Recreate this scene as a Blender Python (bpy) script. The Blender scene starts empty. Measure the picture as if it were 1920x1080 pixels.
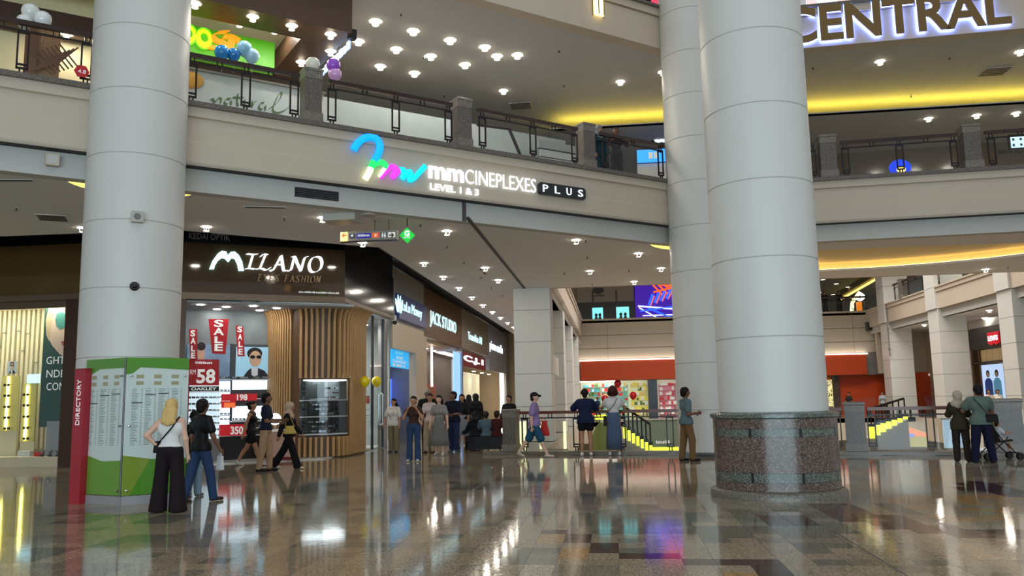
import bpy, math, random
import numpy as np
from mathutils import Vector, Matrix
from mathutils.geometry import tessellate_polygon
SC = bpy.context.scene
COL = SC.collection
R = math.radians
rnd = random.Random(7)

# ------------------------------------------------------------------ camera
FPX, CX, CY, HC = 1550.0, 960.0, 540.0, 1.55           # focal length in pixels of the 1920x1080 frame, eye height
_u = np.array([-0.02, -1, 210.8 / FPX]); _u /= np.linalg.norm(_u)
_y = np.array([190.0, 207.0, FPX]); _y /= np.linalg.norm(_y)
_x = np.cross(_y, _u); _x /= np.linalg.norm(_x); _y = np.cross(_u, _x)
RM = np.array([_x, _y, _u])
cam_data = bpy.data.cameras.new('camera')
cam_data.sensor_fit = 'HORIZONTAL'; cam_data.sensor_width = 36.0
cam_data.lens = 36.0 * FPX / 1920.0
cam_data.clip_start = 0.1; cam_data.clip_end = 400
cam = bpy.data.objects.new('camera', cam_data); COL.objects.link(cam)
_r, _d, _f = RM[:, 0], RM[:, 1], RM[:, 2]
cam.matrix_world = Matrix(((_r[0], -_d[0], -_f[0], 0), (_r[1], -_d[1], -_f[1], 0), (_r[2], -_d[2], -_f[2], HC), (0, 0, 0, 1)))
SC.camera = cam

# ------------------------------------------------------------------ light of the hall: soft daylight from the atrium roof
world = bpy.data.worlds.new('atrium_daylight'); SC.world = world
world.use_nodes = True
_bg = world.node_tree.nodes['Background']
_bg.inputs[0].default_value = (0.96, 0.985, 1.0, 1); _bg.inputs[1].default_value = 0.45
SC.view_settings.view_transform = 'Standard'; SC.view_settings.look = 'None'
SC.view_settings.exposure = 0.06; SC.view_settings.gamma = 1.0
SC.view_settings.use_curve_mapping = False
SC.cycles.max_bounces = 7; SC.cycles.diffuse_bounces = 3; SC.cycles.glossy_bounces = 4
SC.cycles.transparent_max_bounces = 24; SC.cycles.transmission_bounces = 4
SC.cycles.sample_clamp_indirect = 4.0
SC.cycles.caustics_reflective = False; SC.cycles.caustics_refractive = False
SC.cycles.use_denoising = True
def area(name, loc, rot, sx, sy, power, color):
    l = bpy.data.lights.new(name, 'AREA'); l.shape = 'RECTANGLE'; l.size = sx; l.size_y = sy; l.energy = power; l.color = color
    o = bpy.data.objects.new(name, l); COL.objects.link(o); o.location = loc; o.rotation_euler = rot
    return o
area('atrium_skylight', (1, 9, 26), (0, 0, 0), 16, 14, 650, (0.97, 0.98, 1.0))
area('rear_blue_fill', (2, -13, 3.2), (R(90), 0, 0), 26, 5.8, 3300, (0.66, 0.88, 1.0))  # unseen area lamp added behind the camera for low bluish light
area('far_atrium_skylight', (9, 46, 26), (0, 0, 0), 18, 24, 12500, (1.0, 0.94, 0.87))

# ------------------------------------------------------------------ rays from picture points to real planes
def ray(px, py):
    v = RM @ np.array([px - CX, py - CY, FPX]); return Vector(v)
CAMP = Vector((0, 0, HC))
def onz(px, py, z):
    d = ray(px, py); return CAMP + d * ((z - HC) / d.z)
def ony(px, py, y):
    d = ray(px, py); return CAMP + d * (y / d.y)
def onx(px, py, x):
    d = ray(px, py); return CAMP + d * (x / d.x)
def proj(p):
    c = RM.T @ (np.array(p, float) - np.array([0, 0, HC])); return CX + FPX * c[0] / c[2], CY + FPX * c[1] / c[2]
class Frame:
    """upright plane: origin o, horizontal direction d (to the viewer's right), normal towards the viewer"""
    def __init__(s, o, d):
        s.o = Vector((o[0], o[1], o[2] if len(o) > 2 else 0)); s.d = Vector((d[0], d[1], 0)).normalized()
        s.n = Vector((s.d.y, -s.d.x, 0))
        s.M = Matrix(((s.d.x, 0, s.n.x, s.o.x), (s.d.y, 0, s.n.y, s.o.y), (0, 1, 0, s.o.z), (0, 0, 0, 1)))
    def px(s, px, py, out=0.0):
        d = ray(px, py); o = s.o + s.n * out
        p = CAMP + d * (s.n.dot(o - CAMP) / s.n.dot(d))
        q = p - s.o; return (q.dot(s.d), q.z)
    def w(s, u, v, out=0.0):
        return s.o + s.d * u + Vector((0, 0, v)) + s.n * out
    def off(s, out):
        return Frame(s.o + s.n * out, s.d)

# ------------------------------------------------------------------ materials
MATS = {}
def srgb(c):
    return tuple((x / 12.92 if x <= 0.04045 else ((x + 0.055) / 1.055) ** 2.4) for x in [v / 255.0 for v in c[:3]]) + (1.0,)
def mat(name, c, rough=0.6, metal=0.0, emit=0.0, ec=None, noise=0.06, nscale=6.0, bump=0.0, spec=0.5):
    if name in MATS: return MATS[name]
    m = bpy.data.materials.new(name); m.use_nodes = True; MATS[name] = m
    nt = m.node_tree; b = nt.nodes['Principled BSDF']
    col = srgb(c)
    b.inputs['Roughness'].default_value = rough; b.inputs['Metallic'].default_value = metal
    b.inputs['Specular IOR Level'].default_value = spec
    if noise > 0:
        g = nt.nodes.new('ShaderNodeNewGeometry'); n = nt.nodes.new('ShaderNodeTexNoise'); n.inputs['Scale'].default_value = nscale; n.inputs['Detail'].default_value = 4
        nt.links.new(g.outputs['Position'], n.inputs['Vector'])
        mx = nt.nodes.new('ShaderNodeMix'); mx.data_type = 'RGBA'
        mx.inputs[6].default_value = tuple(x * (1 - noise) for x in col[:3]) + (1,)
        mx.inputs[7].default_value = tuple(min(1, x * (1 + noise)) for x in col[:3]) + (1,)
        nt.links.new(n.outputs['Fac'], mx.inputs[0]); nt.links.new(mx.outputs[2], b.inputs['Base Color'])
        if bump > 0:
            bp = nt.nodes.new('ShaderNodeBump'); bp.inputs['Strength'].default_value = bump; bp.inputs['Distance'].default_value = 0.01
            nt.links.new(n.outputs['Fac'], bp.inputs['Height']); nt.links.new(bp.outputs[0], b.inputs['Normal'])
    else:
        b.inputs['Base Color'].default_value = col
    if emit > 0:
        b.inputs['Emission Color'].default_value = srgb(ec or c); b.inputs['Emission Strength'].default_value = emit
    return m
def granite(name, c, dark, light, scale=160, rough=0.25, amount=0.5):
    if name in MATS: return MATS[name]
    m = bpy.data.materials.new(name); m.use_nodes = True; MATS[name] = m
    nt = m.node_tree; b = nt.nodes['Principled BSDF']; b.inputs['Roughness'].default_value = rough
    g = nt.nodes.new('ShaderNodeNewGeometry')
    v = nt.nodes.new('ShaderNodeTexVoronoi'); v.inputs['Scale'].default_value = scale
    nt.links.new(g.outputs['Position'], v.inputs['Vector'])
    r = nt.nodes.new('ShaderNodeValToRGB')
    r.color_ramp.elements[0].position = 0.0; r.color_ramp.elements[0].color = srgb(dark)
    e = r.color_ramp.elements.new(0.3); e.color = srgb(c)
    e = r.color_ramp.elements.new(0.7); e.color = srgb(c)
    r.color_ramp.elements[-1].position = 1.0; r.color_ramp.elements[-1].color = srgb(light)
    sp = nt.nodes.new('ShaderNodeSeparateColor'); nt.links.new(v.outputs['Color'], sp.inputs[0])
    nt.links.new(sp.outputs[0], r.inputs[0]); nt.links.new(r.outputs[0], b.inputs['Base Color'])
    return m
def glass(name, tint=(250, 252, 251), refl=0.06, boost=1.0):
    """thin clear pane: mostly see-through, mirror-like at grazing angles (Fresnel)"""
    if name in MATS: return MATS[name]
    m = bpy.data.materials.new(name); m.use_nodes = True; MATS[name] = m
    nt = m.node_tree; nt.nodes.clear()
    out = nt.nodes.new('ShaderNodeOutputMaterial'); mx = nt.nodes.new('ShaderNodeMixShader')
    t = nt.nodes.new('ShaderNodeBsdfTransparent'); t.inputs[0].default_value = srgb(tint)
    gl = nt.nodes.new('ShaderNodeBsdfGlossy'); gl.inputs['Roughness'].default_value = 0.03
    f = nt.nodes.new('ShaderNodeFresnel'); f.inputs[0].default_value = 1.45
    g = nt.nodes.new('ShaderNodeNewGeometry'); k = nt.nodes.new('ShaderNodeMath'); k.operation = 'SUBTRACT'; k.inputs[0].default_value = 1.0; k2 = nt.nodes.new('ShaderNodeMath'); k2.operation = 'MULTIPLY'
    nt.links.new(g.outputs['Backfacing'], k.inputs[1]); nt.links.new(f.outputs[0], k2.inputs[0]); nt.links.new(k.outputs[0], k2.inputs[1])   # only the entry face of a pane mirrors
    nt.links.new(k2.outputs[0], mx.inputs[0]); nt.links.new(t.outputs[0], mx.inputs[1]); nt.links.new(gl.outputs[0], mx.inputs[2])
    nt.links.new(mx.outputs[0], out.inputs[0])
    return m
def glow(name, c, s):
    return mat(name, c, rough=0.5, emit=s, noise=0)

# ------------------------------------------------------------------ mesh helpers
class MB:
    def __init__(s): s.v = []; s.f = []; s.m = []; s.cur = 0
    def add(s, vs, fs):
        b = len(s.v); s.v += [tuple(p) for p in vs]; s.f += [tuple(i + b for i in f) for f in fs]; s.m += [s.cur] * len(fs); return s
    def slot(s, i): s.cur = i; return s
    def box(s, x0, x1, y0, y1, z0, z1):
        return s.add([(x0, y0, z0), (x1, y0, z0), (x1, y1, z0), (x0, y1, z0), (x0, y0, z1), (x1, y0, z1), (x1, y1, z1), (x0, y1, z1)],
                     [(0, 3, 2, 1), (4, 5, 6, 7), (0, 1, 5, 4), (1, 2, 6, 5), (2, 3, 7, 6), (3, 0, 4, 7)])
    def bbox(s, x0, x1, y0, y1, z0, z1, b=0.01):
        """box with chamfered upright and outer edges"""
        pts = [(x0 + b, y0), (x1 - b, y0), (x1, y0 + b), (x1, y1 - b), (x1 - b, y1), (x0 + b, y1), (x0, y1 - b), (x0, y0 + b)]
        return s.prism(pts, z0, z1)
    def prism(s, pts, z0, z1):
        n = len(pts)
        a = sum(pts[i][0] * pts[(i + 1) % n][1] - pts[(i + 1) % n][0] * pts[i][1] for i in range(n))
        if a < 0: pts = pts[::-1]
        vs = [(p[0], p[1], z0) for p in pts] + [(p[0], p[1], z1) for p in pts]
        return s.add(vs, [tuple(range(n))[::-1], tuple(range(n, 2 * n))] + [(i, (i + 1) % n, (i + 1) % n + n, i + n) for i in range(n)])
    def lathe(s, prof, seg=24, c=(0, 0, 0), cap=True):
        vs = []; fs = []
        for r, z in prof:
            for k in range(seg):
                a = 2 * math.pi * k / seg; vs.append((c[0] + r * math.cos(a), c[1] + r * math.sin(a), c[2] + z))
        for i in range(len(prof) - 1):
            for k in range(seg):
                k2 = (k + 1) % seg; fs.append((i * seg + k, i * seg + k2, (i + 1) * seg + k2, (i + 1) * seg + k))
        if cap:
            fs.append(tuple(range(seg))[::-1]); fs.append(tuple(range((len(prof) - 1) * seg, len(prof) * seg)))
        return s.add(vs, fs)
    def tube(s, path, r, seg=8, cap=True, flat=1.0):
        path = [Vector(p) for p in path]; n = len(path)
        rs = r if isinstance(r, (list, tuple)) else [r] * n
        vs = []; fs = []; up = None
        for i, p in enumerate(path):
            t = (path[min(i + 1, n - 1)] - path[max(i - 1, 0)])
            if t.length < 1e-9: t = Vector((0, 0, 1))
            t.normalize()
            if up is None:
                up = Vector((0, 0, 1)) if abs(t.z) < 0.9 else Vector((0, 1, 0))
            a = t.cross(up)
            if a.length < 1e-6: a = t.cross(Vector((1, 0, 0)))
            a.normalize(); b = a.cross(t).normalized(); up = b
            for k in range(seg):
                an = 2 * math.pi * k / seg + math.pi / seg; vs.append(p + a * (rs[i] * math.cos(an)) + b * (rs[i] * flat * math.sin(an)))
        for i in range(n - 1):
            for k in range(seg):
                k2 = (k + 1) % seg; fs.append((i * seg + k, (i + 1) * seg + k, (i + 1) * seg + k2, i * seg + k2))
        if cap:
            fs.append(tuple(range(seg))); fs.append(tuple(range((n - 1) * seg, n * seg))[::-1])
        return s.add(vs, fs)
    def ball(s, c, rx, ry=None, rz=None, seg=12, rings=8):
        ry = rx if ry is None else ry; rz = rx if rz is None else rz
        vs = [(c[0], c[1], c[2] - rz)]; fs = []
        for i in range(1, rings):
            ph = math.pi * i / rings
            for k in range(seg):
                a = 2 * math.pi * k / seg; vs.append((c[0] + rx * math.sin(ph) * math.cos(a), c[1] + ry * math.sin(ph) * math.sin(a), c[2] - rz * math.cos(ph)))
        vs.append((c[0], c[1], c[2] + rz)); T = len(vs) - 1
        for k in range(seg):
            k2 = (k + 1) % seg; fs.append((0, 1 + k2, 1 + k)); fs.append((T, T - seg + k, T - seg + k2))
            for i in range(rings - 2): fs.append((1 + i * seg + k, 1 + i * seg + k2, 1 + (i + 1) * seg + k2, 1 + (i + 1) * seg + k))
        return s.add(vs, fs)
    def sweep(s, path, prof, closed=False):
        """profile (outward offset, z) swept along a plan polyline; outward = right-hand side of the path (towards the viewer)"""
        n = len(path); m = len(prof); vs = []; fs = []
        for i in range(n):
            p = Vector(path[i][:2])
            a = (p - Vector(path[i - 1][:2])).normalized() if (i > 0 or closed) else None
            b = (Vector(path[(i + 1) % n][:2]) - p).normalized() if (i < n - 1 or closed) else None
            a = a or b; b = b or a
            na = Vector((a.y, -a.x)); nb = Vector((b.y, -b.x)); k = (na + nb); k = k / max(0.3, k.dot(na))
            for o, z in prof: vs.append((p.x + k.x * o, p.y + k.y * o, z))
        for i in range(n if closed else n - 1):
            j = (i + 1) % n
            for q in range(m):
                q2 = (q + 1) % m; fs.append((i * m + q, j * m + q, j * m + q2, i * m + q2))
        if not closed:
            fs.append(tuple(range(m))); fs.append(tuple(range((n - 1) * m, n * m))[::-1])
        return s.add(vs, fs)
    def holed(s, outer, holes, z, down=True):
        polys = [[Vector((p[0], p[1], 0)) for p in q] for q in [outer] + holes]
        tri = tessellate_polygon(polys); flat = [p for q in polys for p in q]
        vs = [(p.x, p.y, z) for p in flat]; fs = []
        for t in tri:
            a, b, c = [flat[i] for i in t]; cr = (b - a).cross(c - a).z
            fs.append(tuple(t) if (cr < 0) == down else tuple(t)[::-1])
        return s.add(vs, fs)
    def mesh(s, name, mats, smooth=False):
        me = bpy.data.meshes.new(name); me.from_pydata(s.v, [], s.f)
        for m in (mats if isinstance(mats, (list, tuple)) else [mats]): me.materials.append(m)
        if any(s.m): me.polygons.foreach_set('material_index', s.m)
        if smooth: me.polygons.foreach_set('use_smooth', [True] * len(s.f))
        me.update(); return me
    def build(s, name, mats, parent=None, smooth=False, M=None):
        o = bpy.data.objects.new(name, s.mesh(name, mats, smooth)); COL.objects.link(o)
        if parent is not None: o.parent = parent
        if M is not None: o.matrix_local = M
        return o
def tag(o, label=None, cat=None, group=None, kind=None):
    if label: o['label'] = label
    if cat: o['category'] = cat
    if group: o['group'] = group
    if kind: o['kind'] = kind
    return o
def thing(name, label, cat, M=None, group=None, loc=None, rz=0.0):
    o = bpy.data.objects.new(name, None); COL.objects.link(o); o.empty_display_size = 0.1
    if M is not None: o.matrix_world = M
    if loc is not None: o.location = loc; o.rotation_euler = (0, 0, rz)
    return tag(o, label, cat, group)
def struct(name, mb, m, label=None, parent=None, smooth=False):
    o = mb.build(name, m, parent, smooth); o['kind'] = 'structure'
    if label: o['label'] = label
    return o
def copy_tree(o, parent=None):
    c = o.copy(); COL.objects.link(c)
    if parent is not None: c.parent = parent
    for ch in list(o.children): copy_tree(ch, c)
    return c
def circle(cx, cy, r, n=32, a0=0.0, a1=2 * math.pi):
    full = abs(a1 - a0 - 2 * math.pi) < 1e-6; k = n if full else n + 1
    return [(cx + r * math.cos(a0 + (a1 - a0) * i / n), cy + r * math.sin(a0 + (a1 - a0) * i / n)) for i in range(k)]

# ------------------------------------------------------------------ lettering
_tc = {}
def text_raw(body, size=1.0, bold=0.0, shear=0.0, extrude=0.0):
    key = (body, size, bold, shear, extrude)
    if key in _tc: return _tc[key]
    cu = bpy.data.curves.new('t', 'FONT'); cu.body = body; cu.size = size; cu.offset = bold; cu.shear = shear; cu.extrude = extrude
    cu.resolution_u = 3; cu.align_x = 'LEFT'
    ob = bpy.data.objects.new('t', cu); me = bpy.data.meshes.new_from_object(ob)
    v = [tuple(p.co) for p in me.vertices]; f = [tuple(p.vertices) for p in me.polygons]
    bpy.data.objects.remove(ob); bpy.data.curves.remove(cu); bpy.data.meshes.remove(me)
    _tc[key] = (v, f); return v, f
def text_mb(body, x0, x1, y0, y1, z=0.0, depth=0.02, bold=0.0, shear=0.0, mb=None, M=None):
    """lettering fitted to the box x0..x1, y0..y1 (local, facing +z)"""
    v, f = text_raw(body, 1.0, bold, shear, 0.5)
    ax = [p[0] for p in v]; ay = [p[1] for p in v]
    lx, hx, ly, hy = min(ax), max(ax), min(ay), max(ay)
    sx = (x1 - x0) / max(1e-6, hx - lx); sy = (y1 - y0) / max(1e-6, hy - ly)
    vs = [(x0 + (p[0] - lx) * sx, y0 + (p[1] - ly) * sy, z + (p[2] + 0.5) * depth) for p in v]
    if M is not None: vs = [tuple(M @ Vector(p)) for p in vs]
    mb = mb or MB(); mb.add(vs, f); return mb
def letters(parent, body, x0, x1, y0, y1, z, depth, m, bold=0.0, shear=0.0, name='letter', slope=0.0):
    """each character a part of its own"""
    full, _ = text_raw(body, 1.0, bold, shear, 0.5)
    ax = [p[0] for p in full]; ay = [p[1] for p in full]; lx, hx, ly, hy = min(ax), max(ax), min(ay), max(ay)
    sx = (x1 - x0) / (hx - lx); sy = (y1 - y0) / (hy - ly); out = []
    for i, ch in enumerate(body):
        if ch == ' ': continue
        pre, _ = text_raw(body[:i + 1], 1.0, bold, shear, 0.5); me, f = text_raw(ch, 1.0, bold, shear, 0.5)
        right = max(p[0] for p in pre); mx = max(p[0] for p in me)
        if i and shear: right = max(right, right)
        dx = right - mx
        vs = [(x0 + (p[0] + dx - lx) * sx, y0 + (p[1] - ly) * sy + slope * (p[0] + dx - lx) * sx, z + (p[2] + 0.5) * depth) for p in me]
        out.append(MB().add(vs, f).build(name, m, parent))
    return out
def smooth_path(pts, n=6):
    """Catmull-Rom through points"""
    P = [Vector(p) for p in pts]; P = [P[0] * 2 - P[1]] + P + [P[-1] * 2 - P[-2]]; out = []
    for i in range(1, len(P) - 2):
        for k in range(n):
            t = k / n; a, b, c, d = P[i - 1], P[i], P[i + 1], P[i + 2]
            out.append(0.5 * ((2 * b) + (c - a) * t + (2 * a - 5 * b + 4 * c - d) * t * t + (3 * b - a - 3 * c + d) * t ** 3))
    out.append(P[-2]); return out
def pen(mb, pts, nib=(0.05, 0.03), z0=0.0, z1=0.02, n=5):
    """broad-nib pen stroke: a ribbon whose width follows a slanted nib, as a solid"""
    path = smooth_path([(p[0], p[1]) for p in pts], n) if n > 1 else [Vector(p[:2]) for p in pts]
    w = Vector(nib); k = len(path); vs = []
    for p in path: vs += [(p.x - w.x, p.y - w.y, z0), (p.x + w.x, p.y + w.y, z0), (p.x - w.x, p.y - w.y, z1), (p.x + w.x, p.y + w.y, z1)]
    fs = []
    for i in range(k - 1):
        a, b = i * 4, i * 4 + 4
        fs += [(a + 2, a + 3, b + 3, b + 2), (a, b, b + 1, a + 1), (a, a + 2, b + 2, b), (a + 1, b + 1, b + 3, a + 3)]
    fs += [(0, 1, 3, 2), (k * 4 - 4, k * 4 - 2, k * 4 - 1, k * 4 - 3)]
    return mb.add(vs, fs)

def dashes(x0, x1, y0, y1, z=0.0, depth=0.01, n=8, mb=None):
    """lettering too small to read: a row of little upright marks"""
    mb = mb or MB(); q = random.Random(n); w = (x1 - x0) / n
    for k in range(n): mb.box(x0 + w * k + w * 0.08, x0 + w * (k + q.uniform(0.6, 0.92)), y0, y1 - (y1 - y0) * q.choice((0, 0, 0.2)), z, z + depth)
    return mb
# ================================================================== THE SETTING
ZL, ZG, ZB, ZC = 7.6, 7.28, 6.31, 5.84          # level-one ledge, groove below it, fascia bottom, ground-floor ceiling
Z2, Z2T, ZF1 = 11.49, 12.75, 7.5               # level-two fascia bottom and top, level-one floor
white = mat('white_plaster', (192, 178, 160), 0.55, noise=0.03, nscale=1.5)
white2 = mat('white_column_paint', (208, 206, 200), 0.45, noise=0.025, nscale=1.2)
ceilm = mat('ceiling_paint', (226, 224, 226), 0.7, noise=0.03, nscale=0.8)
ledgem = granite('dark_grey_stone', (96, 88, 80), (60, 54, 50), (128, 120, 112), 90, 0.35)
slabm = granite('floor_granite', (132, 122, 104), (92, 82, 68), (170, 160, 140), 150, 0.1)
blackm = mat('black_metal', (24, 18, 17), 0.35, 0.3, noise=0.1)
railm = mat('dark_red_wood_rail', (46, 26, 22), 0.28, noise=0.2, nscale=20)
darkm = mat('black_gloss_panel', (18, 16, 18), 0.25, noise=0.05)
clear = glass('clear_glass')

# plan of the near balcony edge (both storeys share it)
PA = onz(0, 133, ZL); PB = onz(1262, 340, ZL); FD = Vector((PB.x - PA.x, PB.y - PA.y, 0)).normalized()
P2 = onz(1515, 336, ZL); P3 = onz(1920, 310, ZL); FD2 = Vector((P3.x - P2.x, P3.y - P2.y, 0)).normalized()
FL = Frame((PA.x, PA.y, 0), FD)
FR = Frame((P2.x, P2.y, 0), FD2)
_den = FD.x * FD2.y - FD.y * FD2.x
_t = ((P2.x - PA.x) * FD2.y - (P2.y - PA.y) * FD2.x) / _den
KX = PA + FD * _t
EDGE = [PA - FD * 9, KX, P3 + FD2 * 14]
EDGE = [(p.x, p.y) for p in EDGE]

# columns -----------------------------------------------------------
JOINT = [2.43 + 1.233 * k for k in range(-1, 11)]
def shaft(parent, c, r, z0, z1):
    zs = [z0] + [z for z in JOINT if z0 + 0.3 < z < z1 - 0.3] + [z1]
    for a, b in zip(zs, zs[1:]):
        prof = [(r - 0.02, a), (r - 0.02, a + 0.006), (r, a + 0.02), (r, b - 0.006), (r - 0.02, b)]
        MB().lathe(prof, 64, (c[0], c[1], 0), cap=False).build('shaft_panel', white2, parent, smooth=False)
def smooth_by(o, ang=30):
    me = o.data; me.polygons.foreach_set('use_smooth', [True] * len(me.polygons))
    try: me.set_sharp_from_angle(angle=R(ang))
    except Exception: pass
CR = (2.52, 13.72); CL = (-8.86, 14.35)
_cb = ony(1325, 700, 23.0); CB = (_cb.x, 23.0)
colR = thing('column_front', 'round white panelled column on a speckled granite drum in the open floor', None); colR['kind'] = 'structure'
shaft(colR, CR, 0.835, 1.28, 15.0)
colL = thing('column_left', 'round white panelled column wrapped by the directory board', None); colL['kind'] = 'structure'
shaft(colL, CL, 0.866, 0.0, 15.0)
colB = thing('column_rear', 'round white panelled column at the balcony corner behind the railing', None); colB['kind'] = 'structure'
shaft(colB, CB, 0.835, 0.1, 15.0)
for o in [c for q in (colR, colL, colB) for c in q.children]: smooth_by(o, 20)
gr_red = granite('red_brown_granite', (92, 74, 66), (40, 34, 32), (150, 132, 120), 75, 0.22)
gr_green = granite('grey_green_granite', (86, 92, 84), (48, 52, 48), (140, 146, 138), 75, 0.22)
gr_base = granite('grey_granite_base', (104, 98, 88), (70, 64, 58), (140, 132, 120), 75, 0.35)
def ringpart(name, prof, m, seg=64):
    o = MB().lathe(prof, seg, (CR[0], CR[1], 0), cap=False).build(name, m, colR); smooth_by(o, 35); return o
ringpart('base_ring', [(0.90, 0.0), (1.035, 0.0), (1.035, 0.07), (1.02, 0.11), (0.98, 0.13), (0.90, 0.135)], gr_base)
ringpart('drum_cap', [(0.83, 1.2), (0.955, 1.2), (0.985, 1.215), (0.985, 1.27), (0.96, 1.285), (0.82, 1.285)], gr_green)
# the drum: four courses of curved slabs, each slab a piece
courses = [('drum_slab', 0.135, 0.26, gr_red, 8), ('drum_slab', 0.26, 0.40, gr_green, 8), ('drum_slab', 0.40, 0.93, gr_red, 8), ('drum_slab', 0.93, 1.05, gr_green, 8), ('drum_slab', 1.05, 1.2, gr_red, 8)]
for nm, z0, z1, m, n in courses:
    green = m is gr_green
    for k in range(n):
        a0 = 2 * math.pi * k / n + 0.22 + (0.026 if green else 0.0015); a1 = 2 * math.pi * (k + 1) / n + 0.22 - (0.026 if green else 0.0015)
        pts = circle(CR[0], CR[1], 0.945, 12, a0, a1) + circle(CR[0], CR[1], 0.90, 12, a0, a1)[::-1]
        o = MB().prism(pts, z0 + 0.002, z1 - 0.002).build(nm, m, colR); smooth_by(o, 25)
ringpart('drum_core', [(0.925, 0.13), (0.925, 1.2)], mat('dark_joint', (26, 22, 20), 0.5))

# near balcony: fascia bands -------------------------------------------
fa = struct('wall_balcony_level_one', MB().sweep(EDGE, [(0.06, ZG + 0.02), (0.06, ZL - 0.1), (-0.4, ZL - 0.1), (-0.4, ZG + 0.02)]), white, 'white plaster fascia of the first-floor balcony carrying the cinema sign')
MB().sweep(EDGE, [(0.0, ZB), (0.0, ZG), (0.035, ZG + 0.02), (-0.35, ZG + 0.02), (-0.35, ZB)]).build('fascia_panel', white, fa)
_p = [ZB + 0.48, ZB + 0.50]
MB().sweep(EDGE, [(0.012, ZB + 0.02), (0.028, ZB + 0.06), (0.028, ZB + 0.46), (0.004, ZB + 0.50), (-0.02, ZB + 0.50), (-0.02, ZB + 0.02)]).build('lower_moulding', white, fa)
MB().sweep(EDGE, [(-0.22, ZC - 0.01), (-0.22, ZB + 0.02), (-0.5, ZB + 0.02), (-0.5, ZC - 0.01)]).build('recessed_band', mat('grey_plaster', (186, 184, 178), 0.6, noise=0.03), fa)
MB().sweep(EDGE, [(0.0, ZB - 0.015), (0.0, ZB), (-0.3, ZB + 0.01), (-0.3, ZB - 0.015)]).build('shadow_gap', mat('dark_gap', (52, 50, 48), 0.7), fa)
MB().sweep(EDGE, [(0.14, ZL - 0.10), (0.14, ZL), (-0.35, ZL), (-0.35, ZL - 0.10)]).build('ledge', ledgem, fa)
f2 = struct('wall_balcony_level_two', MB().sweep(EDGE, [(0.0, Z2), (0.0, Z2T - 0.32), (-0.4, Z2T - 0.32), (-0.4, Z2)]), white, 'white plaster fascia of the second-floor balcony')
MB().sweep(EDGE, [(0.06, Z2T - 0.30), (0.06, Z2T - 0.08), (-0.4, Z2T - 0.08), (-0.4, Z2T - 0.30)]).build('fascia_band', white, f2)
MB().sweep(EDGE, [(0.14, Z2T - 0.08), (0.14, Z2T), (-0.4, Z2T), (-0.4, Z2T - 0.08)]).build('ledge', ledgem, f2)

# ground-floor ceiling with its recessed coves ----------------------------
def pz(px, py, z): p = onz(px, py, z); return (p.x, p.y)
YB = onz(1258, 532, ZC).y                                       # far edge of the bridge above
XP = onz(1030, 538, ZC).x                                       # line of the square pillars
mil = [pz(0, 443, ZC), pz(160, 437, ZC), pz(339, 432, ZC), pz(650, 459, ZC), pz(711, 464, ZC)]
XS = mil[-1][0]
inner = [(e[0], e[1]) for e in [(EDGE[0][0] - FL.n.x * 0.45, EDGE[0][1] - FL.n.y * 0.45), (KX.x - 0.2, KX.y + 0.45), (EDGE[2][0], EDGE[2][1] + 0.45)]]
outer = inner + [(EDGE[2][0], YB), (XP, YB), (XP, 66.0), (XS, 66.0)] + mil[::-1] + [(-26, mil[0][1]), (-26, inner[0][1])]
ringB = circle(CB[0], CB[1] + 0.15, 1.25, 28)
cove = [pz(1500, 478, ZC), pz(1525, 470, ZC), pz(1610, 466, ZC), pz(1700, 462, ZC), pz(1810, 459, ZC), pz(1925, 455, ZC), pz(2050, 452, ZC), pz(2050, 468, ZC), pz(1925, 481, ZC), pz(1850, 490, ZC), pz(1750, 499, ZC), pz(1640, 507, ZC), pz(1525, 512, ZC), pz(1490, 505, ZC)]
ringL = circle(CL[0] + 0.25, CL[1] + 1.05, 1.15, 28)
cg = MB().holed(outer, [cove], ZC)
ceil_g = struct('ceiling_ground', cg, ceilm, 'painted ceiling over the ground-floor walkway')
warm = glow('warm_cove_glow', (255, 218, 148), 5.5)
cream = mat('cove_cream_paint', (236, 214, 160), 0.7)
def cove_recess(poly, z, h, name, lipw=0.05, glow_m=warm, ceilpaint=cream, inset=0.22, strip_h=0.03):
    n = len(poly); cx = sum(p[0] for p in poly) / n; cy = sum(p[1] for p in poly) / n
    o = struct(name, MB().holed(poly, [], z + h), ceilpaint, 'cream ceiling recess lit by hidden warm strips')
    w = MB(); w.add([(p[0], p[1], z) for p in poly] + [(p[0], p[1], z + h) for p in poly], [(i, (i + 1) % n, (i + 1) % n + n, i + n) for i in range(n)])
    w.build('recess_side', ceilpaint, o)
    return o, (cx, cy)
co, cc = cove_recess(cove, ZC, 0.30, 'ceiling_cove_ground')
far_side = cove[7:]
p = [Vector((a[0], a[1], 0)) for a in far_side]
sb = MB().tube([(a.x + (cc[0] - a.x) * 0.02, a.y - 0.18, ZC + 0.07) for a in p], 0.03, 6)
sb.build('cove_light_strip', warm, co)
MB().sweep([(a.x, a.y - 0.02) for a in p][::-1], [(0.3, ZC - 0.002), (0.3, ZC + 0.07), (0.28, ZC + 0.07), (0.28, ZC + 0.02), (0, ZC + 0.02), (0, ZC - 0.002)]).build('cove_lip', ceilm, co)
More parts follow.
